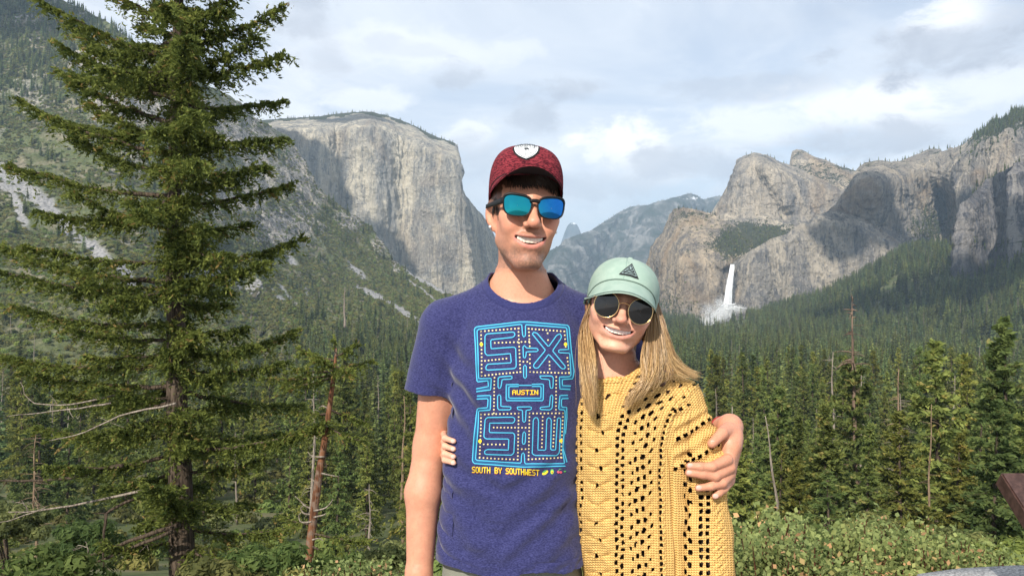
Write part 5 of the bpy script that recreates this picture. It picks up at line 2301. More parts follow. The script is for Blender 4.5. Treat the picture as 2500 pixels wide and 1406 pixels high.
def man_hand_left(p):
    d = cone(p, hp(985, 360, 1.775), hp(985, 560, 1.735), .026, .024)
    d = smin(d, cone(p, hp(990, 470, 1.755), hp(960, 800, 1.712), .024, .014), .014)
    d = smin(d, cone(p, hp(1010, 560, 1.755), hp(985, 900, 1.722), .020, .013), .012)
    d = smin(d, cone(p, hp(1010, 600, 1.760), hp(985, 1040, 1.737), .018, .011), .012)
    for pts, rad in (([(945, 770, 1.700), (745, 860, 1.676), (590, 858, 1.672), (448, 848, 1.671)], [.0125, .0100, .0088, .0074]),
                     ([(985, 870, 1.708), (790, 985, 1.680), (620, 962, 1.674), (436, 942, 1.672)], [.0125, .0102, .0090, .0076]),
                     ([(985, 960, 1.718), (885, 1075, 1.690), (730, 1120, 1.678), (562, 1140, 1.674)], [.0118, .0098, .0086, .0073]),
                     ([(975, 1060, 1.730), (905, 1150, 1.702), (840, 1205, 1.690), (782, 1250, 1.684)], [.0108, .0090, .0078, .0066])):
        d = smin(d, chain(p, [hp(*q) for q in pts], rad), .0035)
    d = smin(d, chain(p, [hp(960, 380, 1.745), hp(880, 420, 1.712), hp(745, 555, 1.690)], [.017, .0125, .0098]), .006)
    return d


def man_hand_right(p):
    d = cone(p, (-.207, 1.775, .935), (-.203, 1.765, .865), .028, .030)
    for k, (ox, ln) in enumerate(((-.026, .075), (-.009, .085), (.008, .08), (.024, .062))):
        b = np.array((-.203 + ox * .6, 1.763 + ox * .7, .845))
        d = smin(d, chain(p, [b, b + (0, -.008, -ln * .5), b + (.006, .004, -ln)], [.0105, .009, .0075]), .004)
    return smin(d, chain(p, [(-.185, 1.755, .905), (-.170, 1.735, .865), (-.168, 1.728, .83)], [.014, .011, .009]), .006)


M_PROF = [(.62, 0, 1.81, .150, .10), (.95, 0, 1.81, .150, .098), (1.10, .002, 1.80, .138, .095), (1.25, .012, 1.80, .137, .098), (1.38, .02, 1.80, .146, .102),
          (1.47, .022, 1.81, .140, .090), (1.54, .022, 1.815, .085, .065), (1.60, .022, 1.81, .05, .05)]


def man_body():
    parts = [
        Part(lambda p: head_sdf(MF.loc(p), .985, 1., .95, 0, 1., .0140), MF.o - .135, MF.o + .135, .004),
        Part(lambda p: ear_sdf(MF.loc(p), -1), MF.wor((-.105, -.02, -.06)) - .03, MF.wor((-.06, .05, .035)) + .03, .012),
        Part(lambda p: ear_sdf(MF.loc(p), 1), MF.wor((.06, -.02, -.06)) - .03, MF.wor((.105, .05, .035)) + .03, .012),
        Part(lambda p: smin(cone(p, MF.wor((.0, .042, -.050)), (.020, 1.818, 1.545), .0480, .0505),
                            cone(p, (.02 - .05, 1.81, 1.565), (.02 - .12, 1.815, 1.50), .016, .030), .03), (-.17, 1.72, 1.46), (.10, 1.92, 1.74), .008),
        Part(lambda p: torso_sdf(p, M_PROF), (-.17, 1.69, .62), (.18, 1.92, 1.6), .03),
        Part(lambda p: chain(p, [(-.150, 1.82, 1.475), (-.184, 1.831, 1.205), (-.200, 1.808, 1.105), (-.205, 1.778, .93)], [.051, .0385, .0385, .0285], .018), (-.27, 1.74, .9), (-.08, 1.9, 1.53), .02),
        Part(man_hand_right, (-.26, 1.68, .72), (-.13, 1.83, .95), .012),
        Part(lambda p: smin(cone(p, (.20, 1.84, 1.485), (.425, 2.0, 1.150), .052, .043), cone(p, (.425, 2.0, 1.150), hp(985, 330, 1.79), .043, .029), .02),
             (.13, 1.74, 1.08), (.52, 2.06, 1.56), .02),
        Part(man_hand_left, (.36, 1.64, 1.10), (.52, 1.80, 1.30), .010),
    ]
    f = union(parts)
    V, Q = surface(f, (-.27, 1.62, .64), (.53, 2.07, 1.87), .0029)
    V, Q = drop(V, Q, (V[:, 2] < 1.30) & (V[:, 0] > -.115) & (V[:, 0] < .17) & (V[:, 1] > 1.66) & (V[:, 1] < 1.94))
    V, Q = biggest(V, Q)
    V = relax(V, Q, 1, .4)
    q = MF.loc(V)
    head = (np.abs(q) < .14).all(1)
    x, y, z = q.T
    m = np.abs(x)
    n = fbm(V * 60, 3)
    n3 = fbm(V * 260, 2)
    col = np.tile(np.array((.60, .285, .178)), (len(V), 1))

    def paint(mask, c):
        col[:] = col * (1 - mask[:, None]) + np.array(c) * mask[:, None]
    paint(.45 * np.exp(-(((m - .045) / .02) ** 2 + ((z + .03) / .022) ** 2)) * head, (.58, .20, .135))
    paint(.5 * np.exp(-((x / .014) ** 2 + ((z + .032) / .016) ** 2)) * head * (y < -.095), (.60, .21, .14))
    paint(.5 * head * (m > .08), (.60, .22, .15))
    # stubble
    jawz = sstep(-.072, -.098, z + .25 * np.maximum(m - .035, 0) - .2 * np.maximum(m - .055, 0))
    st = jawz * sstep(.075, .03, y + .0) + sstep(.017, .008, np.abs(z + .054)) * sstep(.034, .02, m) * (y < -.08) * .75
    side = sstep(.036, .050, m) * sstep(-.058, -.075, z) * sstep(-.128, -.105, z) * sstep(.035, .0, y) * .55
    chin = np.exp(-((x / .030) ** 2 + ((z + .112) / .020) ** 2)) * (y < -.04)
    st = np.clip(st + .5 * chin + side, 0, 1.3) * head * sstep(-.136, -.122, z) * (.62 + .5 * n3)
    paint(np.clip(st, 0, .86), (.135, .085, .062))
    lip, inner = mouth_paint(x, y, z, head, .0140)
    paint(lip * .75, (.56, .19, .165))
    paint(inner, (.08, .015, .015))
    # hair
    hl = .062 + .02 * np.cos(x * 70) + .010 * n
    hair = (z > hl) | ((y > -.038 + .25 * np.maximum(z, 0) * 0 - .01 * n) & (m > .055) & (z > .006)) | ((y > .02) & (z > -.06) & (m < .08)) | ((m > .060) & (y > -.042) & (y < -.012) & (z > -.030 + .02 * n))
    paint((hair & head & (m < .082)) * .9, (.045, .026, .017))
    # arms: slightly darker forearm, pale inner elbow; knuckles redder
    arm = ~head & (V[:, 2] < 1.34)
    paint(arm * np.clip(.25 + .5 * n, 0, .5), (.42, .19, .12))
    return add(man, 'body', V, Q, skin_mat('skin_tanned'), {'col': col})


man_body()
teeth(man, MF, mat_teeth, gape=.0140)
mat_nail = material('fingernail', (.66, .40, .33), .3, .5)
for pts in ([(448, 848, 1.671)], [(436, 942, 1.672)], [(562, 1140, 1.674)], [(782, 1250, 1.684)], [(745, 545, 1.690)]):
    mb = MB()
    c = np.array(hp(pts[0][0] + 16, pts[0][1] - 2, pts[0][2] - .0072))
    a = np.linspace(0, 2 * np.pi, 12, endpoint=False)
    ring = np.stack([.0062 * np.cos(a), .0012 * (np.cos(a) ** 2 + np.sin(a) ** 2) + 0 * a, .0050 * np.sin(a)], -1)
    V = np.concatenate([[c + (0, -.0014, 0)], c + ring])
    i = np.arange(12)
    mb.add(V, np.stack([0 * i, 1 + i, 1 + (i + 1) % 12], -1))
    put(man, 'fingernail', mb, mat_nail, smooth=True)


# hair that shows under the brim and above the ears
def man_hair():
    mb = MB()
    rs = np.random.RandomState(3)
    for k in range(700):
        s = rs.uniform(-.056, .044)
        zt = .070 + rs.uniform(-.005, .006)
        ln = rs.uniform(.012, .030) * (1.15 - .25 * np.sin(s * 60 + 1.2)) * (1 if abs(s) < .045 else .7)
        lean = rs.normal(0, .006) + .010
        y0 = -.080 + 12 * s * s
        pts = [(s, y0 + .004, zt), (s + lean * .4, y0 - .007, zt - ln * .45), (s + lean, y0 - .004 - rs.uniform(0, .004), zt - ln)]
        mb.tube(MF.wor(np.array(pts)), [.0011, .0010, .0003], 3, False)
    for k in range(360):
        sd = -1 if k % 2 else 1
        y0 = rs.uniform(-.040, .055)
        z0 = rs.uniform(.006, .035)
        xx = .0685 - 40 * max(0, -y0 - .005) ** 2 * .35
        ln = rs.uniform(.012, .030)
        pts = [(sd * (xx + .001), y0, z0), (sd * (xx + .002), y0 + .004, z0 - ln * .5), (sd * (xx + .0005), y0 + .009, z0 - ln)]
        mb.tube(MF.wor(np.array(pts)), [.0011, .0010, .0003], 3, False)
    put(man, 'hair', mb, material('dark_brown_hair', (.035, .02, .013), .45, .4), smooth=True)


man_hair()

# ---- t-shirt
S_PROF = [(.90, -.002, 1.81, .180, .125), (.945, -.001, 1.81, .177, .122), (1.05, 0, 1.805, .164, .114), (1.15, .002, 1.80, .156, .109), (1.22, .006, 1.80, .153, .110), (1.30, .016, 1.80, .153, .113),
          (1.38, .02, 1.80, .158, .115), (1.46, .022, 1.81, .152, .104), (1.53, .022, 1.815, .11, .082), (1.60, .022, 1.81, .07, .065)]


def folds(p):
    x, y, z = p.T
    a = fbm(np.stack([x * 7 + z * 4.5, y * 5, z * 10 - x * 5], -1), 3, ridged=True) * .0070 * sstep(1.36, 1.12, z)
    b = fbm(np.stack([x * 9 - z * 7, y * 4, (z + x * .8) * 5 + 4], -1), 3) * .0045 * sstep(1.50, 1.30, z)
    arm = np.exp(-(((x + .11) / .06) ** 2 + ((z - 1.34) / .12) ** 2))
    c = .0075 * arm * np.sin((x * .75 + z * .66) * 120 + 3 * fbm(p * 8, 2))
    w = .0036 * sstep(1.26, 1.16, z) * sstep(.93, 1.02, z) * np.sin((z * .9 - np.abs(x + .02) * .55) * 95 + 4 * fbm(p * 7, 2))
    return a + b + c + w


def shirt_raw(p):
    d = torso_sdf(p, S_PROF)
    for s in (-1, 1):
        cx = .022
        d = smin(d, cone(p, (cx + s * .060, 1.815, 1.553), (cx + s * .165, 1.82, 1.487), .028, .055), .03)
    sl = cone(p, (-.148, 1.82, 1.470), (-.191, 1.825, 1.305), .063, .060)
    sl = np.maximum(sl, 1.327 + .16 * (p[:, 0] + .184) * -1 - p[:, 2])
    d = smin(d, sl, .022)
    d = smin(d, cone(p, (.195, 1.84, 1.475), (.33, 1.93, 1.36), .062, .056), .025)
    return d


def collar(p):
    return ell(p, (.026, 1.768, 1.603), (.0835, .087, .076))


def man_shirt():
    def f(p, c=None, rad=0):
        d = shirt_raw(p)
        d = np.maximum(d, -(d + .0055))
        d = np.maximum(d, -collar(p))
        hem = .963 - .006 * np.cos(p[:, 0] * 9) + .004 * np.sin(p[:, 0] * 37)
        return np.maximum(d, hem - p[:, 2])
    V, Q = surface(f, (-.27, 1.64, .90), (.42, 2.02, 1.62), .0027, slack=1.7)
    V, Q = drop(V, Q, (shirt_raw(V) < -.0035) & (collar(V) > .02) & (V[:, 2] > .985) & ~((V[:, 0] < -.125) & (V[:, 2] < 1.36)))
    V = relax(V, Q, 1, .5)
    V = V - vnormals(V, Q) * folds(V)[:, None]
    rib = sstep(.019, .016, collar(V)) * (V[:, 2] > 1.45)
    seam = np.exp(-((collar(V) - .0175) / .0016) ** 2)
    hemd = V[:, 2] - (.963 - .006 * np.cos(V[:, 0] * 9) + .004 * np.sin(V[:, 0] * 37))
    seam = np.maximum(seam, np.exp(-((hemd - .022) / .0013) ** 2) * .7)
    sle = (V[:, 2] - (1.327 - .16 * (V[:, 0] + .184)))
    seam = np.maximum(seam, np.exp(-((sle - .020) / .0013) ** 2) * .7 * (V[:, 0] < -.132))
    arms = np.exp(-((V[:, 0] + .142 - .18 * (V[:, 2] - 1.45)) / .0014) ** 2) * (V[:, 2] > 1.36) * .8
    seam = np.maximum(seam, arms)
    nrm = vnormals(V, Q)
    V = V - nrm * (seam * .0016)[:, None]

    def fn(t, b):
        p = t.pos()
        mp = t.new('ShaderNodeMapping')
        t.put(mp.inputs[0], p)
        mp.inputs['Scale'].default_value = (.35, .35, 1)
        n = t.noise(mp.outputs[0], 620, 4, .75)
        c = t.mix(t.mapr(n, .36, .64), (.016, .018, .070), (.050, .053, .152))
        c = t.mix(t.attr('rib'), c, t.mix(.5, c, (.03, .034, .12)))
        c = t.mix(t.math('MULTIPLY', t.attr('seam'), .55), c, (.02, .022, .08))
        t.put(b.inputs['Base Color'], c)
        t.put(b.inputs['Normal'], t.bump(n, .3, .0008))
        b.inputs['Sheen Weight'].default_value = .2
    m = material('blue_heather_jersey', rough=.95, spec=.1, fn=fn)
    o = add(man, 't_shirt', V, Q, m, {'rib': rib, 'seam': seam})
    return o, V, Q


shirt, SV, SQ = man_shirt()


def shirt_print():
    bv = bvh_of(SV, SQ)
    T = lambda pts: [(1120 + x / 3.347, 760 + y / 3.347) for x, y in pts]
    cyan, teal, dots, red, yel, grn, pink, brn = (MB() for _ in range(8))
    loops = [
        [(440, 170), (230, 185), (216, 200), (215, 345), (235, 360), (422, 345), (430, 420), (240, 432), (221, 450), (225, 475), (240, 480), (455, 467), (470, 450), (465, 302), (450, 292), (265, 305), (262, 232), (445, 212), (460, 195), (455, 175), (440, 170)],
        [(440, 862), (235, 865), (218, 880), (205, 1020), (220, 1040), (410, 1040), (405, 1130), (230, 1125), (210, 1140), (215, 1165), (430, 1172), (450, 1155), (458, 1005), (445, 990), (250, 988), (255, 910), (440, 910), (460, 895), (455, 870), (440, 862)],
        [(600, 185), (615, 170), (640, 180), (733, 290), (800, 195), (825, 185), (840, 205), (835, 220), (765, 322), (870, 450), (868, 468), (840, 470), (735, 350), (650, 460), (625, 467), (610, 450), (614, 432), (708, 318), (600, 185)],
        [(608, 890), (620, 865), (640, 865), (652, 890), (645, 1130), (710, 1132), (718, 880), (735, 865), (755, 880), (750, 1130), (790, 1130), (805, 870), (825, 865), (832, 885), (820, 1150), (800, 1175), (620, 1175), (600, 1160), (608, 890)],
        [(525, 290), (535, 278), (547, 290), (549, 300), (640, 302), (652, 315), (640, 328), (552, 330), (547, 375), (537, 385), (528, 375), (525, 290)],
        [(530, 450), (541, 438), (552, 450), (553, 535), (542, 547), (530, 535), (530, 450)],
        [(524, 995), (535, 980), (546, 995), (543, 1075), (530, 1088), (519, 1075), (524, 995)],
        [(478, 780), (590, 777), (597, 790), (588, 803), (550, 805), (545, 895), (533, 905), (523, 895), (520, 803), (482, 802), (478, 780)],
        [(322, 545), (335, 535), (432, 527), (440, 540), (432, 552), (355, 555), (345, 620), (333, 632), (322, 620), (322, 545)],
        [(662, 527), (760, 527), (772, 540), (768, 625), (756, 632), (746, 620), (740, 555), (668, 550), (662, 527)],
        [(318, 690), (332, 678), (345, 690), (345, 775), (425, 778), (430, 790), (422, 802), (330, 803), (318, 790), (318, 690)],
        [(748, 690), (760, 680), (768, 695), (762, 790), (745, 803), (665, 800), (662, 782), (740, 775), (748, 690)],
        [(490, 603), (595, 603)],
        [(490, 595), (388, 597), (388, 728), (690, 728), (692, 592), (597, 594)], [(490, 612), (410, 613), (410, 707), (670, 707), (672, 612), (597, 612)],
        [(143, 632), (245, 612), (240, 565), (150, 577), (142, 400), (130, 140), (150, 127), (500, 86), (560, 86), (890, 115), (900, 130), (918, 320), (940, 490), (930, 550), (845, 555), (845, 605), (915, 608)],
        [(143, 656), (262, 640), (268, 545), (165, 548), (152, 160), (165, 148), (505, 107), (515, 112), (522, 200), (534, 212), (545, 200), (545, 110), (880, 135), (895, 312), (820, 314), (808, 326), (820, 338), (905, 341), (915, 520), (905, 532), (820, 535), (825, 632), (910, 637)],
        [(148, 715), (240, 712), (235, 785), (155, 790), (142, 860), (128, 1000), (112, 1220), (125, 1240), (525, 1270), (870, 1262)],
        [(150, 690), (262, 685), (258, 805), (165, 810), (155, 1000), (138, 1205), (150, 1215), (510, 1238), (514, 1165), (525, 1150), (536, 1165), (540, 1243), (862, 1240), (845, 1120)],
        [(890, 683), (825, 685), (815, 800), (865, 803), (868, 860), (858, 1000), (848, 1110), (882, 1230)], [(895, 710), (838, 712), (838, 780), (880, 782), (882, 860), (870, 1000)],
    ]
    for lp in loops:
        ribbon(cyan, bv, T(lp), 2.5, 5, .0012)
    for lp in ([(143, 644), (254, 628), (254, 556), (157, 562), (141, 142), (158, 137), (500, 97), (545, 97), (886, 125), (907, 315), (928, 500), (920, 541), (833, 545), (835, 618), (912, 622)],
               [(149, 702), (251, 699), (247, 795), (160, 800), (142, 1000), (125, 1213), (140, 1228), (525, 1254), (866, 1251)], [(893, 697), (832, 699), (827, 790), (873, 793), (872, 900), (858, 1050), (872, 1235)],
               [(490, 603), (399, 605), (399, 717), (680, 717), (682, 602), (597, 603)]):
        ribbon(teal, bv, T(lp), 6.0, 6, .0006)
    for a, b in (((185, 165), (490, 140)), ((185, 165), (190, 525)), ((190, 525), (505, 495)), ((487, 140), (503, 495)), ((570, 143), (860, 165)), ((572, 143), (580, 285)), ((580, 355), (583, 495)),
                 ((583, 495), (900, 505)), ((862, 165), (872, 290)), ((885, 380), (898, 500)), ((295, 258), (575, 248)), ((215, 405), (390, 385)), ((528, 412), (560, 412)), ((725, 180), (728, 235)),
                 ((740, 412), (742, 470)), ((293, 540), (287, 830)), ((795, 535), (792, 830)), ((185, 840), (490, 832)), ((578, 832), (850, 830)), ((185, 840), (172, 1190)), ((172, 1193), (480, 1208)),
                 ((490, 832), (482, 1208)), ((578, 832), (570, 1205)), ((570, 1208), (838, 1192)), ((850, 830), (832, 1190)), ((287, 946), (575, 948)), ((205, 1083), (370, 1086)), ((515, 1122), (545, 1122)),
                 ((685, 860), (678, 1105)), ((782, 860), (770, 1100))):
        r = resample(T([a, b]), 8.4)
        for x, y in r:
            quad_px(dots, bv, [(x - 1.7, y - 1.7), (x + 1.7, y - 1.7), (x + 1.7, y + 1.7), (x - 1.7, y + 1.7)], .0014)
    for x, y in T([(187, 270), (870, 270), (175, 1057), (832, 1055)]):
        disc_px(yel, bv, x, y, 4.3, 4.3, .0018)

    def word(s, x0, y0, x1, y1, h):
        (x0, y0), (x1, y1) = T([(x0, y0), (x1, y1)])
        h = h / 3.347
        n = len(s) * 6 - 1
        ux, uy = (x1 - x0) / n, (y1 - y0) / n
        for k, ch in enumerate(s):
            if ch == ' ':
                continue
            for r, row in enumerate(GLYPH[ch].split()):
                for c, bit in enumerate(row):
                    if bit == '1':
                        i = k * 6 + c
                        X, Yv = x0 + ux * i, y0 + uy * i + r * h / 7
                        quad_px(red, bv, [(X - .2, Yv + .8), (X + ux + .4, Yv + .8), (X + ux + .4, Yv + h / 7 + 1.8), (X - .2, Yv + h / 7 + 1.8)], .0010)
                        quad_px(yel, bv, [(X - .15, Yv), (X + ux + .15, Yv), (X + ux + .15, Yv + h / 7), (X - .15, Yv + h / 7)], .0018)
    word('AUSTIN', 438, 640, 648, 640, 38)
    word('SOUTH BY SOUTHWEST', 110, 1264, 656, 1290, 48)
    tc = T([(705, 1312), (762, 1308), (812, 1310), (832, 1312), (864, 1304)])
    disc_px(yel, bv, tc[0][0], tc[0][1] + 1, 8.5, 4.6, .0012, 12, -.6)
    disc_px(grn, bv, tc[0][0] - 1.5, tc[0][1] - 2.5, 6, 2.2, .0018, 10, -.6)
    disc_px(grn, bv, *tc[1], 4.4, 6.6, .0012, 12)
    disc_px(yel, bv, tc[1][0], tc[1][1] + 1, 3.0, 4.3, .0018, 12)
    disc_px(brn, bv, tc[1][0], tc[1][1] + 2, 1.7, 1.8, .0024, 10)
    disc_px(pink, bv, *tc[2], 3.2, 3.2, .0012)
    disc_px(pink, bv, *tc[3], 3.2, 3.2, .0012)
    ribbon(grn, bv, [(tc[2][0], tc[2][1] - 2), (tc[2][0] + 2.5, tc[2][1] - 7), (tc[3][0] + 1, tc[3][1] - 8)], 1.2, 3, .0016)
    disc_px(grn, bv, *tc[4], 3, 2, .0012)
    for nm, q, c in (('maze_lines', cyan, (.075, .42, .62)), ('maze_walls', teal, (.022, .085, .20)), ('maze_dots', dots, (.72, .62, .32)), ('letter_shadow', red, (.50, .10, .07)),
                     ('lettering', yel, (.80, .60, .04)), ('green_print', grn, (.10, .40, .12)), ('pink_print', pink, (.62, .10, .16)), ('brown_print', brn, (.15, .07, .03))):
        put(man, nm, q, material('ink_' + nm, c, .8, .15), parent=shirt, kind='stuff')


shirt_print()

# ---- trousers and shoes (mostly below the picture)
def legs(root, name, mat, pelvis, hips, ankle, lo, hi, shoe_mat, off):
    def f(p, c=None, rad=0):
        d = torso_sdf(p, pelvis)
        for s, h, a in zip((-1, 1), hips, ankle):
            kn = (np.array(h) + np.array(a)) / 2 + (0, -.015, .02)
            d = smin(d, cone(p, h, kn, .082 + off, .062 + off), .03)
            d = smin(d, cone(p, kn, a, .062 + off, .052 + off), .02)
        d = d + .004 * fbm(p * np.array((18, 18, 30)), 2)
        return np.maximum(np.maximum(d, .075 - p[:, 2]), p[:, 2] - pelvis[-1][0])
    V, Q = surface(f, lo, hi, .009)
    o = add(root, name, V, Q, mat)
    for a in ankle:
        def g(p, c=None, rad=0):
            t = np.array(a)
            d = smin(cone(p, t + (0, .05, -.035), t + (0, -.11, -.05), .045, .036), cone(p, t + (0, .03, -.02), t + (0, .03, .06), .045, .045), .02)
            return np.maximum(d, .002 - p[:, 2])
        t = np.array(a)
        V, Q = surface(g, t + (-.07, -.18, -.1), t + (.07, .13, .10), .007)
        add(root, 'shoe', V, Q, shoe_mat)
    return o


legs(man, 'trousers', cloth_mat('grey_green_twill', (.20, .205, .165), .3, 800), [(.78, 0, 1.815, .155, .105), (.90, 0, 1.815, .158, .108), (1.00, 0, 1.81, .152, .104)],
     [(-.085, 1.815, .82), (.085, 1.815, .82)], [(-.115, 1.82, .095), (.115, 1.82, .095)], (-.25, 1.65, .05), (.25, 1.98, 1.02), material('grey_canvas', (.16, .16, .17), .8), .0)

# ---- cap
def cap_mat():
    def fn(t, b):
        p = t.pos()
        mp = t.new('ShaderNodeMapping')
        t.put(mp.inputs[0], p)
        mp.inputs['Scale'].default_value = (.25, .25, 1)
        n = t.noise(mp.outputs[0], 520, 4, .75)
        c = t.mix(t.mapr(n, .40, .60), (.035, .006, .011), (.25, .036, .048))
        t.put(b.inputs['Base Color'], c)
        t.put(b.inputs['Normal'], t.bump(n, .25, .0008))
    return material('maroon_heather', rough=.95, spec=.12, fn=fn)


mcap, CV, CQ = make_cap(man, MC, (0, .016, .047), (.0810, .102, .0975), lambda y: .018 + .50 * np.maximum(-y + .02, 0) * (y < .02), (.079, 7.2, .080), cap_mat(), material('black_underbrim', (.02, .012, .014), .9),
                        sq=2.75, depth=.068)


def cap_patch():
    bv = bvh_of(CV, CQ)
    T = lambda pts: [(1180 + x / 10.04, 340 + y / 10.04) for x, y in pts]
    black, white, ink = MB(), MB(), MB()
    outl = T([(722, 215), (820, 165), (930, 142), (1050, 133), (1170, 143), (1290, 168), (1392, 208), (1378, 300), (1330, 375), (1240, 445), (1140, 490), (1045, 524), (950, 490), (850, 440), (770, 375), (730, 300)])
    c = np.array(outl).mean(0)
    # thick embroidered edge
    poly_px(black, bv, outl, .0010)
    inn = [tuple(c + (np.array(p) - c) * .86) for p in outl]
    poly_px(white, bv, inn, .0030)
    ring = [tuple(c + (np.array(p) - c) * .77) for p in outl]
    ribbon(ink, bv, ring + ring[:1], .9, 2.5, .0044)
    tx = lambda s, x, y, w, h, arc: text_px(ink, bv, s, 1180 + x / 10.04, 340 + y / 10.04, w / 10.04, h / 10.04, .0048, 0, arc)
    tx('YOSEMITE', 1050, 190, 440, 62, 3.0)
    tx('NATIONAL PARK', 1045, 240, 450, 34, 2.4)
    tx('ESTABLISHED', 1045, 352, 330, 40, 1.0)
    tx('1890', 1045, 405, 130, 34, 0)
    ribbon(ink, bv, T([(840, 305), (960, 283)]), .6, 3, .0044)
    ribbon(ink, bv, T([(1125, 278), (1255, 292)]), .6, 3, .0044)
    poly_px(ink, bv, T([(985, 272), (1020, 258), (1090, 258), (1112, 272), (1115, 296), (1098, 296), (1085, 282), (1040, 284), (1030, 300), (1012, 298), (1005, 282)]), .0048, 4)
    pt = put(man, 'patch', white, material('white_patch', (.74, .77, .79), .7), parent=mcap)
    put(man, 'patch_edge', black, material('black_embroidery', (.016, .016, .018), .9), parent=mcap)
    put(man, 'patch_lettering', ink, material('patch_ink', (.05, .055, .06), .8), parent=mcap, kind='stuff')


cap_patch()

# ---- sunglasses
def lens_outline(w, h, n=40, sq=3.0, flare=.12):
    a = np.linspace(0, 2 * np.pi, n, endpoint=False)
    x = w * np.sign(np.cos(a)) * np.abs(np.cos(a)) ** (2 / sq)
    z = h * np.sign(np.sin(a)) * np.abs(np.sin(a)) ** (2 / sq)
    return x * (1 + flare * z / h), z


def sun_glasses(root, fr, cx, w, h, wrap, y0, ring, thick, mat_f, mat_l, sq, flare, temple, name='sunglasses', wire=False):
    gl = None
    fb = MB()
    lenses = []
    for s in (-1, 1):
        x, z = lens_outline(w, h, 44, sq, flare)
        if not wire:
            z = z + .10 * (x) * 1 * (z > 0)
        x = s * (cx + x)
        Yl = y0 + wrap * x * x
        pts = np.stack([x, Yl, z], -1)
        if wire:
            loop = np.concatenate([pts, pts[:2]])
            fb.tube(fr.wor(loop), ring, 6, False)
        else:
            xo, zo = lens_outline(w + ring, h + ring * .95, 44, sq, flare)
            zo = zo + .10 * xo * (zo > 0) + ring * 1.5 * (zo > 0)
            xo = s * (cx + xo)
            o1 = np.stack([xo, y0 + wrap * xo * xo - thick / 2, zo], -1)
            o2 = np.stack([xo, y0 + wrap * xo * xo + thick / 2, zo], -1)
            i1 = pts - np.array((0, thick / 2, 0))
            i2 = pts + np.array((0, thick / 2, 0))
            n = 44
            V = np.concatenate([o1, i1, i2, o2])
            k = np.arange(n)
            kk = (k + 1) % n
            Qs = [np.stack([a * n + k, a * n + kk, b * n + kk, b * n + k], -1) for a, b in ((0, 1), (1, 2), (2, 3), (3, 0))]
            fb.add(fr.wor(V), np.concatenate(Qs))
        # lens: slightly domed
        lm = MB()
        rings = [np.stack([s * cx + (pts[:, 0] - s * cx) * r, y0 + wrap * (s * cx + (pts[:, 0] - s * cx) * r) ** 2 - .0016 * (1 - r * r), pts[:, 2] * r], -1) for r in (1.0, .75, .5, .25, .02)]
        k = np.arange(44)
        kk = (k + 1) % 44
        lm.add(fr.wor(np.concatenate(rings)), np.concatenate([np.stack([a * 44 + k, a * 44 + kk, (a + 1) * 44 + kk, (a + 1) * 44 + k], -1) for a in range(4)]))
        lenses.append(lm)
    # bridge
    xb = np.linspace(-1, 1, 9) * (cx - w * .93)
    zb = (.25 if wire else .52) * h + (.004 if wire else .0015) * (1 - (xb / xb[-1]) ** 2) * (1 if wire else 1)
    fb.tube(fr.wor(np.stack([xb, y0 + wrap * xb * xb - .001 + 0 * xb, zb], -1)), ring if wire else .0040, 8)
    # temples
    for s in (-1, 1):
        xo = s * (cx + w + (0.001 if wire else ring * .6))
        p0 = np.array((xo, y0 + wrap * xo * xo, h * .45))
        p1 = np.array((s * temple[0], temple[1], temple[2]))
        tt = np.linspace(0, 1, 6)[:, None]
        path = p0 * (1 - tt) + p1 * tt
        if wire:
            fb.tube(fr.wor(path), ring * .9, 6)
        else:
            hh = np.linspace(.0066, .0042, 6)
            V = np.concatenate([path + np.array((s * .0012, 0, 1)) * np.stack([np.ones(6), np.ones(6), hh], -1), path + np.array((s * .0012, 0, -1)) * np.stack([np.ones(6), np.ones(6), hh], -1),
                                path + np.array((-s * .0012, 0, -1)) * np.stack([np.ones(6), np.ones(6), hh], -1), path + np.array((-s * .0012, 0, 1)) * np.stack([np.ones(6), np.ones(6), hh], -1)])
            k = np.arange(5)
            fb.add(fr.wor(V), np.concatenate([np.stack([a * 6 + k, a * 6 + k + 1, b * 6 + k + 1, b * 6 + k], -1) for a, b in ((0, 1), (1, 2), (2, 3), (3, 0))] + [np.array([[0, 6, 12, 18]])]))
    fo = put(root, name, fb, mat_f, smooth=wire)
    for lm in lenses:
        put(root, 'lens', lm, mat_l, parent=fo, smooth=True)
    return fo


def mirror_lens():
    def fn(t, b):
        c = t.new('ShaderNodeTexCoord').outputs['Object']
        sp = t.new('ShaderNodeSeparateXYZ')
        t.put(sp.inputs[0], c)
        n = t.mapr(sp.outputs[0], .02, .10)
        t.put(b.inputs['Base Color'], t.mix(n, (.02, .30, .36), (.02, .16, .50)))
    return material('blue_mirror_lens', rough=.03, spec=.6, metal=1., fn=fn)


sun_glasses(man, MF, .0358, .0275, .0205, 2.6, -.1085, .0020, .0040, mat_dark, mirror_lens(), 3.0, .10, (.083, .02, .006))
mb = MB()
for s in (-1, 1):
    c = MF.wor((s * .0735, .004, -.0390))
    a = np.linspace(0, np.pi, 6)
    prof = np.stack([np.cos(a), np.sin(a)], -1) * .0034
    ph = np.linspace(0, 2 * np.pi, 8, endpoint=False)
    V = np.concatenate([[c + (r * np.cos(q), r * np.sin(q), z_) for q in ph] for z_, r in prof])
    k = np.arange(8)
    mb.add(V, np.concatenate([np.stack([i * 8 + k, i * 8 + (k + 1) % 8, (i + 1) * 8 + (k + 1) % 8, (i + 1) * 8 + k], -1) for i in range(5)]))
    if s == -1:
        put(man, 'earring', mb, material('white_stud', (.8, .78, .74), .2, .6), smooth=True)
    else:
        put(man, 'earring', mb, bpy.data.materials['white_stud'], smooth=True)
    mb = MB()
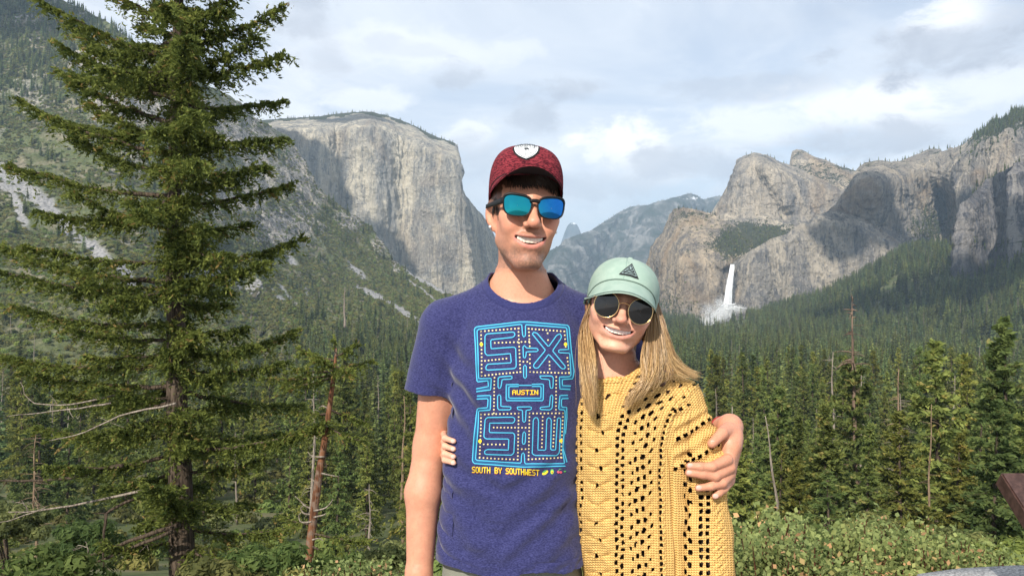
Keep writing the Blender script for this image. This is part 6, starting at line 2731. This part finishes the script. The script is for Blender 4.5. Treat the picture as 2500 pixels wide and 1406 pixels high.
# red band on the left wrist
mb = MB()
a = np.linspace(0, 2 * np.pi, 25)
w0, w1 = np.array(hp(985, 330, 1.79)), np.array((.425, 2.0, 1.150))
ax_ = (w1 - w0) / np.linalg.norm(w1 - w0)
u_ = np.cross(ax_, (0, 0, 1))
u_ /= np.linalg.norm(u_)
v_ = np.cross(ax_, u_)
mb.tube(w0 + ax_ * .030 + .0300 * (np.cos(a)[:, None] * u_ + np.sin(a)[:, None] * v_), .0035, 6)
put(man, 'wristband', mb, material('red_band', (.30, .03, .025), .7), smooth=True)
# ------------------------------------------------------------------ the woman
WF = Frame((.2344, 1.7398, 1.524), -4, 12)
WXS, WZS = .96, .73
woman = empty('person', (.28, 1.78, 0), 'woman in mustard openwork sweater and pale green cap with long blonde hair', 'person')


def wp(x, y, Y):      # point measured on the enlarged head picture
    return px_w(1380 + x / 3.514, 600 + y / 3.514, Y)


W_PROF = [(.70, .28, 1.79, .125, .09), (.93, .28, 1.785, .098, .082), (1.10, .268, 1.78, .105, .085), (1.20, .262, 1.775, .112, .092), (1.30, .255, 1.78, .108, .085), (1.36, .235, 1.785, .075, .06), (1.41, .215, 1.785, .045, .045)]
FZ = (1.2385, 1.2215, 1.2050, 1.1915)


def woman_body():
    fingers = [([(-.135, 1.875, z + .002), (-.1525, 1.80, z), (-.1460, 1.748, z), (-.1245, 1.7200 + .001 * k, z - .001)], [.0086, .0075, .0069, .0058]) for k, z in enumerate(FZ)]

    def hand(p):
        d = cone(p, (-.085, 1.928, 1.205), (-.130, 1.885, 1.213), .027, .028)
        for pts, rad in fingers:
            d = smin(d, chain(p, pts, rad), .0025)
        return d

    def nose_neck(p):
        d = cone(p, WF.wor((.0, .030, -.045)), (.216, 1.787, 1.375), .046, .047)
        return smin(d, cone(p, (.216, 1.78, 1.385), (.35, 1.79, 1.325), .030, .030), .04)
    parts = [
        Part(lambda p: head_sdf(WF.loc(p), WXS, WZS, 1.0, 1, .84, .0160), WF.o - .13, WF.o + .13, .004),
        Part(lambda p: ear_sdf(WF.loc(p), -1, .92, WZS), WF.wor((-.09, 0, -.01)) - .05, WF.wor((-.07, .03, -.01)) + .05, .006),
        Part(lambda p: ear_sdf(WF.loc(p), 1, .92, WZS), WF.wor((.07, 0, -.01)) - .05, WF.wor((.09, .03, -.01)) + .05, .006),
        Part(nose_neck, (.13, 1.72, 1.28), (.39, 1.88, 1.55), .008),
        Part(lambda p: torso_sdf(p, W_PROF), (.13, 1.68, .70), (.42, 1.88, 1.42), .03),
        Part(lambda p: smin(cone(p, (.372, 1.79, 1.305), (.41, 1.765, 1.05), .042, .034), cone(p, (.41, 1.765, 1.05), (.415, 1.70, .83), .034, .026), .02), (.32, 1.65, .80), (.46, 1.84, 1.36), .02),
        Part(lambda p: smin(cone(p, (.160, 1.84, 1.315), (.06, 1.945, 1.215), .036, .032), cone(p, (.06, 1.945, 1.215), (-.085, 1.930, 1.205), .032, .024), .02), (-.12, 1.79, 1.16), (.20, 1.99, 1.36), .02),
        Part(hand, (-.17, 1.69, 1.17), (-.06, 1.96, 1.26), .008),
    ]
    V, Q = surface(union(parts), (-.18, 1.58, .72), (.48, 2.0, 1.66), .0029)
    V, Q = drop(V, Q, (V[:, 2] < 1.24) & (V[:, 0] > .17) & (V[:, 0] < .36) & (V[:, 1] < 1.90))
    V, Q = biggest(V, Q)
    V = relax(V, Q, 1, .4)
    q = WF.loc(V)
    q[:, 0] /= WXS
    q[:, 2] = np.where(q[:, 2] < 0, q[:, 2] / WZS, q[:, 2])
    head = (np.abs(q) < .15).all(1) & (V[:, 2] > 1.40)
    x, y, z = q.T
    m = np.abs(x)
    n = fbm(V * 60, 3)
    col = np.tile(np.array((.72, .385, .262)), (len(V), 1))

    def paint(mask, c):
        col[:] = col * (1 - mask[:, None]) + np.array(c) * mask[:, None]
    paint(.5 * np.exp(-(((m - .045) / .02) ** 2 + ((z + .035) / .025) ** 2)) * head, (.62, .24, .17))
    paint(.65 * np.exp(-((x / .014) ** 2 + ((z + .030) / .018) ** 2)) * head * (y < -.095), (.64, .22, .16))
    lip, inner = mouth_paint(x, y, z, head, .0160)
    paint(lip * .7, (.60, .22, .19))
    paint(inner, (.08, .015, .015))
    paint(((z > .055) | ((m > .06) & (y > -.02)) | (y > .035)) * head * .9, (.10, .055, .028))
    return add(woman, 'body', V, Q, skin_mat('skin_fair'), {'col': col})


woman_body()
teeth(woman, WF, material('white_enamel', (.84, .79, .72), .25, .5), WXS, WZS, gape=.0160)

# dark top under the sweater
def undershirt():
    def f(p, c=None, rad=0):
        d = torso_sdf(p, W_PROF) - .006
        d = np.maximum(d, -ell(p, (.205, 1.75, 1.40), (.085, .10, .075)))
        return np.maximum(d, p[:, 2] - 1.37)
    V, Q = surface(f, (.12, 1.66, .71), (.43, 1.9, 1.40), .006)
    add(woman, 'undershirt', V, Q, material('dark_cotton', (.030, .020, .016), .95, .1))
    def g(p, c=None, rad=0):
        d = smin(cone(p, (.372, 1.79, 1.305), (.41, 1.765, 1.05), .046, .038), cone(p, (.41, 1.765, 1.05), (.415, 1.70, .85), .038, .031), .02)
        return np.maximum(d, .86 - p[:, 2])
    V, Q = surface(g, (.31, 1.63, .84), (.48, 1.86, 1.37), .006)
    add(woman, 'undersleeve', V, Q, bpy.data.materials['dark_cotton'])


undershirt()

# ---- openwork sweater
SW_PROF = [(.84, .285, 1.785, .128, .112), (.93, .284, 1.785, .124, .108), (1.05, .274, 1.78, .132, .108), (1.20, .268, 1.775, .136, .110), (1.30, .262, 1.775, .130, .105), (1.345, .255, 1.78, .112, .085), (1.39, .225, 1.785, .085, .065)]


def sweater_raw(p):
    d = torso_sdf(p, SW_PROF)
    d = smin(d, cone(p, (.215, 1.785, 1.352), (.350, 1.79, 1.315), .052, .055), .03)
    d = smin(d, cone(p, (.215, 1.785, 1.352), (.165, 1.83, 1.315), .050, .050), .03)
    sl = smin(cone(p, (.366, 1.788, 1.300), (.404, 1.765, 1.190), .066, .068), cone(p, (.404, 1.765, 1.190), (.414, 1.745, 1.05), .066, .060), .03)
    sl = smin(sl, cone(p, (.414, 1.745, 1.05), (.418, 1.70, .84), .060, .056), .03)
    d = smin(d, sl, .005)
    b = smin(cone(p, (.165, 1.83, 1.315), (.06, 1.948, 1.215), .050, .044), cone(p, (.06, 1.948, 1.215), (-.065, 1.935, 1.207), .044, .036), .02)
    return smin(d, np.maximum(b, -.062 - p[:, 0]), .02)


def sweater_neck(p):
    return ell(p, (.203, 1.752, 1.425), (.088, .105, .058))


def knit_uv(V):
    """column and row of the knitting at each point: rows follow the body, columns lean over the shoulder"""
    px, py = project(V)
    k = np.interp(py, [900, 920, 950, 1000, 1050, 1100, 1500], [.60, .66, .745, .875, .955, 1.0, 1.0])
    u = 1400 + (px - 1400) * k
    arm = V[:, 0] > (.372 - .05 * sstep(1.05, 1.2, V[:, 2]) * 0)
    return u, py, px


def knit(u, v, px):
    """relief in mm and holes of the pattern"""
    h = np.zeros_like(u)
    hole = np.zeros(len(u), bool)
    cell = lambda a, s: (a / s + 1000) % 1 - .5

    def ladder(c, gap, per, hw, hh, ph=0., slant=0.):
        nonlocal hole, h
        for k, cc in enumerate((c - gap / 2, c + gap / 2) if gap else (c,)):
            dx = u - cc
            dv = cell(v + slant * dx + ph + (per * .5 if (k and slant) else 0), per) * per
            hole |= (np.abs(dx) / hw) ** 3 + (np.abs(dv) / hh) ** 3 < 1
            h += -1.2 * np.exp(-(dx / (hw * 1.5)) ** 2) * np.exp(-(dv / (hh * 1.5)) ** 2)
    lo = v > 0
    # left edge ladder
    ladder(1412, 13, 19, 2.1, 3.6, 0, .25)
    # cable with a pair of holes at each crossing
    du = u - 1462
    q = cell(v, 43) * 43
    inb = sstep(34, 28, np.abs(du))
    h += inb * (1.6 * np.exp(-((np.abs(du) - 14 - 7 * np.cos(v / 43 * 2 * np.pi)) / 9) ** 2) + .5 * np.cos(du * .85) * np.exp(-(q / 14) ** 2))
    h -= inb * 1.6 * np.exp(-(((q + .35 * np.abs(du) - 6) / 3.2) ** 2))
    hole |= (np.abs(du - np.where(np.sin(v / 86 * 2 * np.pi) > 0, 5., -5.)) < 2.3) & (np.abs(q - 3) < 4.2)
    # double ladder
    ladder(1512, 14, 19, 3.0, 4.1, 4, .15)
    # lace of slanting holes
    for k, (cc, per, ph, hw, hh) in enumerate(((1541, 26, 0, 2.1, 3.8), (1556, 26, 11, 3.6, 5.0), (1572, 26, 18, 3.3, 4.8), (1588, 26, 5, 2.3, 4.2))):
        cc = cc + 4 * np.sin(v / 52 * np.pi)
        dx = u - cc
        dv = cell(v + .5 * dx + ph, per) * per
        hole |= (np.abs(dx) / hw) ** 2.4 + (np.abs(dv) / hh) ** 2.4 < 1
        h += .7 * np.cos((v + .9 * dx) / per * 2 * np.pi) * np.exp(-(dx / 10) ** 2)
    # chain rib
    dx = u - 1612
    h += 1.6 * np.exp(-((np.abs(dx) - 7) / 5) ** 2) * (1 + .5 * np.cos((v + np.abs(dx) * 1.2) / 15 * 2 * np.pi))
    hole |= (np.abs(dx - 1) < 1.9) & (np.abs(cell(v, 15) * 15) < 3.4)
    # sleeve
    sl = px > 1646
    hs = sl & (v > 1105)
    hole &= ~(sl & (v > 1040) & (u > 1640))
    for cc, per, ph, hw, hh in ((1672, 30, 3, 3.6, 5.0), (1684, 30, 17, 4.4, 5.6)):
        dx = px - cc
        hole |= hs & ((np.abs(dx) / hw) ** 2.4 + (np.abs(cell(v - .3 * dx + ph, per) * per) / hh) ** 2.4 < 1)
    for cc in (1711, 1728):
        dx = px - cc
        hole |= hs & (v > 1180) & ((np.abs(dx) / 4.1) ** 3 + (np.abs(cell(v + .1 * dx, 18.5) * 18.5) / 4.7) ** 3 < 1)
        h += -.8 * np.exp(-(dx / 7) ** 2) * hs
    h += hs * 1.4 * np.cos((px - 1752 + 7 * np.cos(v / 22 * 2 * np.pi)) / 10 * np.pi) * np.exp(-((px - 1755) / 16) ** 2)
    # upper arm: bands that run across it
    up = sl & (v <= 1150) & (v > 985)
    w = v + .62 * (px - 1700)
    h += up * 1.7 * np.cos(w / 36 * 2 * np.pi) * sstep(985, 1010, v)
    hole |= up & (np.abs(cell(w, 72) * 72) < 3.8) & (np.abs(cell(px - .4 * v, 19) * 19) < 4.6)
    return h, hole


def sweater():
    def f(p, c=None, rad=0):
        d = sweater_raw(p)
        d = np.maximum(d, -(d + .0060))
        d = np.maximum(d, -sweater_neck(p))
        return np.maximum(d, .855 - p[:, 2])
    V, Q = surface(f, (-.07, 1.62, .84), (.49, 2.0, 1.42), .0021, slack=1.5)
    V, Q = drop(V, Q, (sweater_raw(V) < -.0035) & (sweater_neck(V) > .02))
    V = relax(V, Q, 1, .5)
    nr = vnormals(V, Q)
    u, v, px = knit_uv(V)
    front = (V[:, 1] < 1.80) & (V[:, 0] > .10)
    jt = fbm(V * 22, 2)
    h, hole = knit(u + 5 * jt, v + 9 * fbm(V * 16 + 5, 2), px + 4 * jt)
    hole &= fbm(V * 46 + 9, 1) > -.28
    edge = sstep(.014, .008, sweater_neck(V))
    hole &= front & (edge < .2)
    outer = (nr[:, 1] < .35)
    crease = np.exp(-((px - np.interp(v, [1100, 1150, 1300, 1410], [1634, 1642, 1647, 1652])) / 4) ** 2) * sstep(1085, 1120, v) * front
    sag = fbm(V * np.array((14, 10, 5)), 3) * .010 + .006 * np.sin(V[:, 2] * 70 + V[:, 0] * 90) * np.exp(-(((V[:, 0] - .40) / .05) ** 2 + ((V[:, 2] - 1.13) / .10) ** 2))
    V = V + nr * ((h * .0018 * front * outer + edge * .003 - crease * .007) + sag)[:, None]
    keep = ~hole[Q].any(1)
    Q = Q[keep]
    used = np.zeros(len(V), bool)
    used[Q.ravel()] = True
    idx = np.cumsum(used) - 1
    V, Q, u, v, crease, h = V[used], idx[Q], u[used], v[used], crease[used], h[used]

    def fn(t, b):
        uu, vv = t.attr('ku'), t.attr('kv')
        # knit stitches: small v shapes
        fu = t.math('PINGPONG', uu, 3.1)
        w = t.math('ADD', t.math('MULTIPLY', vv, 1.05), t.math('MULTIPLY', fu, .9))
        s1 = t.math('SINE', w)
        s2 = t.math('COSINE', t.math('MULTIPLY', uu, 1.01))
        n = t.noise(t.pos(), 240, 4, .65)
        hgt = t.math('ADD', t.math('MULTIPLY', s1, .6), t.math('ADD', t.math('MULTIPLY', s2, .4), t.math('MULTIPLY', n, .8)))
        c = t.mix(t.mapr(hgt, -.6, 1.2), (.47, .255, .070), (.82, .525, .195))
        c = t.mix(t.mapr(n, .5, .75, 0, .25), c, (.84, .55, .22))
        t.put(b.inputs['Base Color'], c)
        t.put(b.inputs['Normal'], t.bump(hgt, .75, .0022))
    m = material('mustard_cotton_knit', rough=.95, spec=.08, fn=fn)
    return add(woman, 'sweater', V, Q, m, {'ku': u, 'kv': v})


sweater()
legs(woman, 'jeans', cloth_mat('dark_denim', (.05, .06, .09), .3, 800), [(.74, .285, 1.795, .125, .098), (.84, .285, 1.795, .128, .10), (.93, .284, 1.79, .112, .09)],
     [(.215, 1.795, .76), (.355, 1.795, .76)], [(.20, 1.81, .095), (.37, 1.81, .095)], (.06, 1.64, .05), (.50, 1.95, .95), material('white_canvas', (.55, .55, .53), .8), -.006)

# ---- cap
def sage():
    def fn(t, b):
        p = t.pos()
        n = t.noise(p, 900, 3, .7)
        n2 = t.noise(p, 28, 4, .6)
        c = t.mix(t.mapr(n2, .35, .65), (.27, .37, .315), (.33, .425, .365))
        c = t.mix(t.mapr(n, .4, .6, 0, .25), c, (.22, .31, .265))
        t.put(b.inputs['Base Color'], c)
        t.put(b.inputs['Normal'], t.bump(n, .2, .0008))
    return material('sage_cotton', rough=.9, spec=.15, fn=fn)


wcap, WCV, WCQ = make_cap(woman, WF, (.001, .016, .028), (.0765, .099, .0790), lambda y: -.012 + .72 * np.maximum(-y + .012, 0), (.031, 4.8, .0795), sage(), material('dark_green_underbrim', (.10, .15, .125), .9), sq=2.25, depth=.072)


def wcap_patch():
    bv = bvh_of(WCV, WCQ)
    T = lambda pts: [(1470 + x / 12.78, 630 + y / 12.78) for x, y in pts]
    k, ln = MB(), MB()
    tri = T([(930, 180), (1035, 420), (1140, 665), (1000, 625), (880, 575), (700, 540), (520, 515), (700, 350)])
    poly_px(k, bv, tri, .0016)
    for a in ([(915, 250), (1060, 580)], [(890, 270), (610, 480)], [(610, 482), (860, 515), (1060, 585)], [(700, 430), (790, 400), (860, 450), (960, 430)], [(720, 490), (830, 450), (930, 500), (1010, 490)],
              [(760, 370), (850, 380), (950, 390)]):
        ribbon(ln, bv, T(a), .9, 3, .0028)
    disc_px(ln, bv, *T([(885, 335)])[0], 2.2, 2.2, .0028)
    put(woman, 'patch', k, material('black_felt', (.018, .020, .022), .9), parent=wcap)
    put(woman, 'patch_lines', ln, material('grey_thread', (.28, .38, .38), .8), parent=wcap, kind='stuff')
    # stitched seam of the crown
    st = MB()
    for a in ([(1531, 629), (1527, 660), (1520, 688)],):
        ribbon(st, bv, a, .8, 4, .0008)
    put(woman, 'seam', st, material('sage_seam', (.20, .31, .26), .9), parent=wcap)


wcap_patch()
sun_glasses(woman, WF, .0352, .0250, .0262, 2.0, -.106, .0009, .002, mat_gold, material('black_lens', (.006, .006, .007), .04, .6), 2.05, .0, (.076, .0, .006), wire=True)

# ---- hair
def woman_hair():
    L = [[(258, 380, 1.760), (165, 600, 1.735), (118, 720, 1.722), (140, 880, 1.700), (112, 1080, 1.662), (150, 1250, 1.655), (185, 1390, 1.655)],
         [(266, 390, 1.760), (185, 600, 1.735), (150, 740, 1.722), (172, 880, 1.698), (170, 1080, 1.658), (200, 1250, 1.650), (232, 1430, 1.650)],
         [(272, 400, 1.760), (200, 600, 1.738), (182, 740, 1.724), (205, 880, 1.700), (225, 1050, 1.660), (245, 1230, 1.650), (222, 1440, 1.650)],
         [(276, 420, 1.760), (215, 600, 1.740), (205, 720, 1.728), (232, 860, 1.706), (272, 1000, 1.672), (275, 1120, 1.658), (262, 1250, 1.650), (262, 1380, 1.650)]]
    R = [[(728, 500, 1.745), (720, 700, 1.700), (665, 840, 1.685), (632, 960, 1.672), (665, 1060, 1.662), (715, 1115, 1.655), (650, 1200, 1.648), (560, 1235, 1.645), (505, 1310, 1.645), (520, 1400, 1.648)],
         [(742, 490, 1.752), (752, 700, 1.705), (725, 880, 1.688), (715, 1000, 1.675), (745, 1090, 1.660), (700, 1180, 1.650), (620, 1260, 1.648), (560, 1330, 1.648)],
         [(752, 480, 1.758), (790, 700, 1.712), (790, 880, 1.695), (780, 990, 1.680), (790, 1080, 1.668), (750, 1170, 1.655), (680, 1240, 1.650), (640, 1290, 1.650)],
         [(762, 470, 1.762), (826, 700, 1.720), (850, 870, 1.705), (845, 970, 1.695), (840, 1050, 1.685), (800, 1120, 1.672), (740, 1170, 1.662)],
         [(770, 470, 1.766), (846, 700, 1.728), (885, 880, 1.722), (895, 980, 1.722), (950, 1050, 1.728), (1030, 1100, 1.735), (1100, 1125, 1.742)],
         [(776, 470, 1.770), (866, 690, 1.738), (915, 850, 1.735), (925, 940, 1.738), (985, 1005, 1.742), (1070, 1080, 1.750), (1160, 1112, 1.758)]]
    rs = np.random.RandomState(11)
    Vs, Fs, cs, n0 = [], [], [], 0
    sides = 3

    def smooth_path(g, n):
        g = np.array(g, float)
        t = np.linspace(0, 1, len(g))
        tt = np.linspace(0, 1, n)
        out = np.stack([np.interp(tt, t, g[:, k]) for k in range(3)], -1)
        for _ in range(3):
            out[1:-1] = (out[:-2] + 2 * out[1:-1] + out[2:]) / 4
        return out
    n = 13
    for guides, cnt, spread in ((L, 1700, 15), (R, 2500, 19)):
        G = [smooth_path(g, n) for g in guides]
        for k in range(cnt):
            i = rs.choice(len(G) - 1, p=(np.array([.30, .25, .20, .15, .10]) if len(G) == 6 else np.array([.3, .4, .3])))
            w = rs.rand()
            pth = G[i] * (1 - w) + G[i + 1] * w
            t = np.linspace(0, 1, n)
            clump = np.floor(w * 4) + i * 7
            ph = clump * 1.7
            pth = pth + np.stack([np.sin(t * 10 + ph + rs.normal(0, .5)) * (4 + 13 * t) + rs.normal(0, spread * .5) * (.3 + .9 * t ** 2) + rs.normal(0, 4) * np.sin(t * 7 + rs.rand() * 6),
                                  rs.normal(0, 16) * t, rs.normal(0, .007) * (.5 + .5 * t) + .004 * np.sin(t * 8 + ph)], -1)
            if rs.rand() < .07:
                pth = pth + np.stack([rs.normal(0, 28) * t ** 1.5 + rs.normal(0, 10) * np.sin(t * 5), rs.normal(0, 25) * t, 0 * t], -1)
            if rs.rand() < .6:
                cut = rs.uniform(.6, 1.0)
                pth = np.stack([np.interp(np.linspace(0, cut, n), t, pth[:, j]) for j in range(3)], -1)
            pts = P(1380 + pth[:, 0] / 3.514, 600 + pth[:, 1] / 3.514, pth[:, 2])
            r = (.00050 * (1 - .8 * t ** 2)) * rs.uniform(.6, 1.5)
            tg = np.gradient(pts, axis=0)
            tg /= np.linalg.norm(tg, axis=1)[:, None]
            a = np.cross(tg, (0, 1, 0))
            a /= np.linalg.norm(a, axis=1)[:, None] + 1e-9
            b = np.cross(tg, a)
            ang = np.arange(sides) * 2 * np.pi / sides
            ring = pts[:, None] + r[:, None, None] * (np.cos(ang)[None, :, None] * a[:, None] + np.sin(ang)[None, :, None] * b[:, None])
            Vs.append(ring.reshape(-1, 3))
            ii = np.arange(n - 1)[:, None] * sides
            jj = np.arange(sides)[None]
            Fs.append(np.stack([ii + jj, ii + (jj + 1) % sides, ii + sides + (jj + 1) % sides, ii + sides + jj], -1).reshape(-1, 4) + n0)
            n0 += n * sides
            tone = np.clip(rs.normal(.5, .34), 0, 1)
            c0 = np.array((.13, .062, .024)) * (1 - tone) + np.array((.30, .165, .062)) * tone
            c1 = np.array((.32, .175, .068)) * (1 - tone) + np.array((.82, .56, .26)) * tone
            cs.append(np.repeat(c0 + (c1 - c0) * np.clip(t * 1.6, 0, 1)[:, None], sides, 0))
    m = material('blonde_hair', rough=.36, spec=.65, fn=lambda t, b: t.put(b.inputs['Base Color'], t.attr('col', 'Color')))
    hair = add(woman, 'hair', np.concatenate(Vs), np.concatenate(Fs), m, {'col': np.concatenate(cs)}, kind='stuff')
    # the mass of hair behind the neck

    def f(p, c=None, rad=0):
        q = WF.loc(p)
        d = ell(q, (0, .034, -.004), (.068, .074, .066))
        for s in (-1, 1):
            top = WF.wor((s * .060, .030, -.02))
            bot = np.array((.150, 1.742, 1.30)) if s < 0 else np.array((.320, 1.765, 1.375))
            d = smin(d, cone(p, top, bot, .014, .011), .02)
        d = smin(d, cone(p, WF.wor((0, .075, -.02)), (.225, 1.855, 1.32), .050, .050), .03)
        d = d + .004 * np.sin(q[:, 0] * 220 + 40 * q[:, 2]) * .6
        return np.maximum(d, -(ell(q, (0, -.10, -.03), (.062, .11, .12))))
    V, Q = surface(f, (.10, 1.66, 1.24), (.38, 1.93, 1.63), .0035)

    def fn(t, b):
        mp = t.new('ShaderNodeMapping')
        t.put(mp.inputs[0], t.pos())
        mp.inputs['Scale'].default_value = (1, 1, .12)
        n_ = t.noise(mp.outputs[0], 260, 3, .6)
        t.put(b.inputs['Base Color'], t.mix(n_, (.07, .036, .018), (.20, .115, .055)))
        t.put(b.inputs['Normal'], t.bump(n_, .9, .004))
    add(woman, 'hair_mass', V, Q, material('brown_hair', rough=.5, spec=.3, fn=fn), parent=hair)


woman_hair()
mb = MB()
a = np.linspace(0, 2 * np.pi, 15)
for s, c in ((-1, wp(226, 655, 1.722)), (1, wp(715, 765, 1.722))):
    mb = MB()
    mb.tube(np.stack([c[0] + .0055 * np.cos(a), c[1] + .002 * np.sin(a), c[2] + .0055 * np.sin(a)], -1), .0010, 5)
    put(woman, 'earring', mb, mat_gold, smooth=True)
mat_nw = material('pale_nail', (.70, .47, .40), .3, .5)
for k, z in enumerate(FZ):
    mb = MB()
    c = np.array((-.1265, 1.7140 + .001 * k, z))
    a12 = np.linspace(0, 2 * np.pi, 10, endpoint=False)
    V = np.concatenate([[c], c + np.stack([.0050 * np.cos(a12) * .9, .0012 + 0 * a12, .0042 * np.sin(a12)], -1)])
    i = np.arange(10)
    mb.add(V, np.stack([0 * i, 1 + i, 1 + (i + 1) % 10], -1))
    put(woman, 'fingernail', mb, mat_nw, smooth=True)
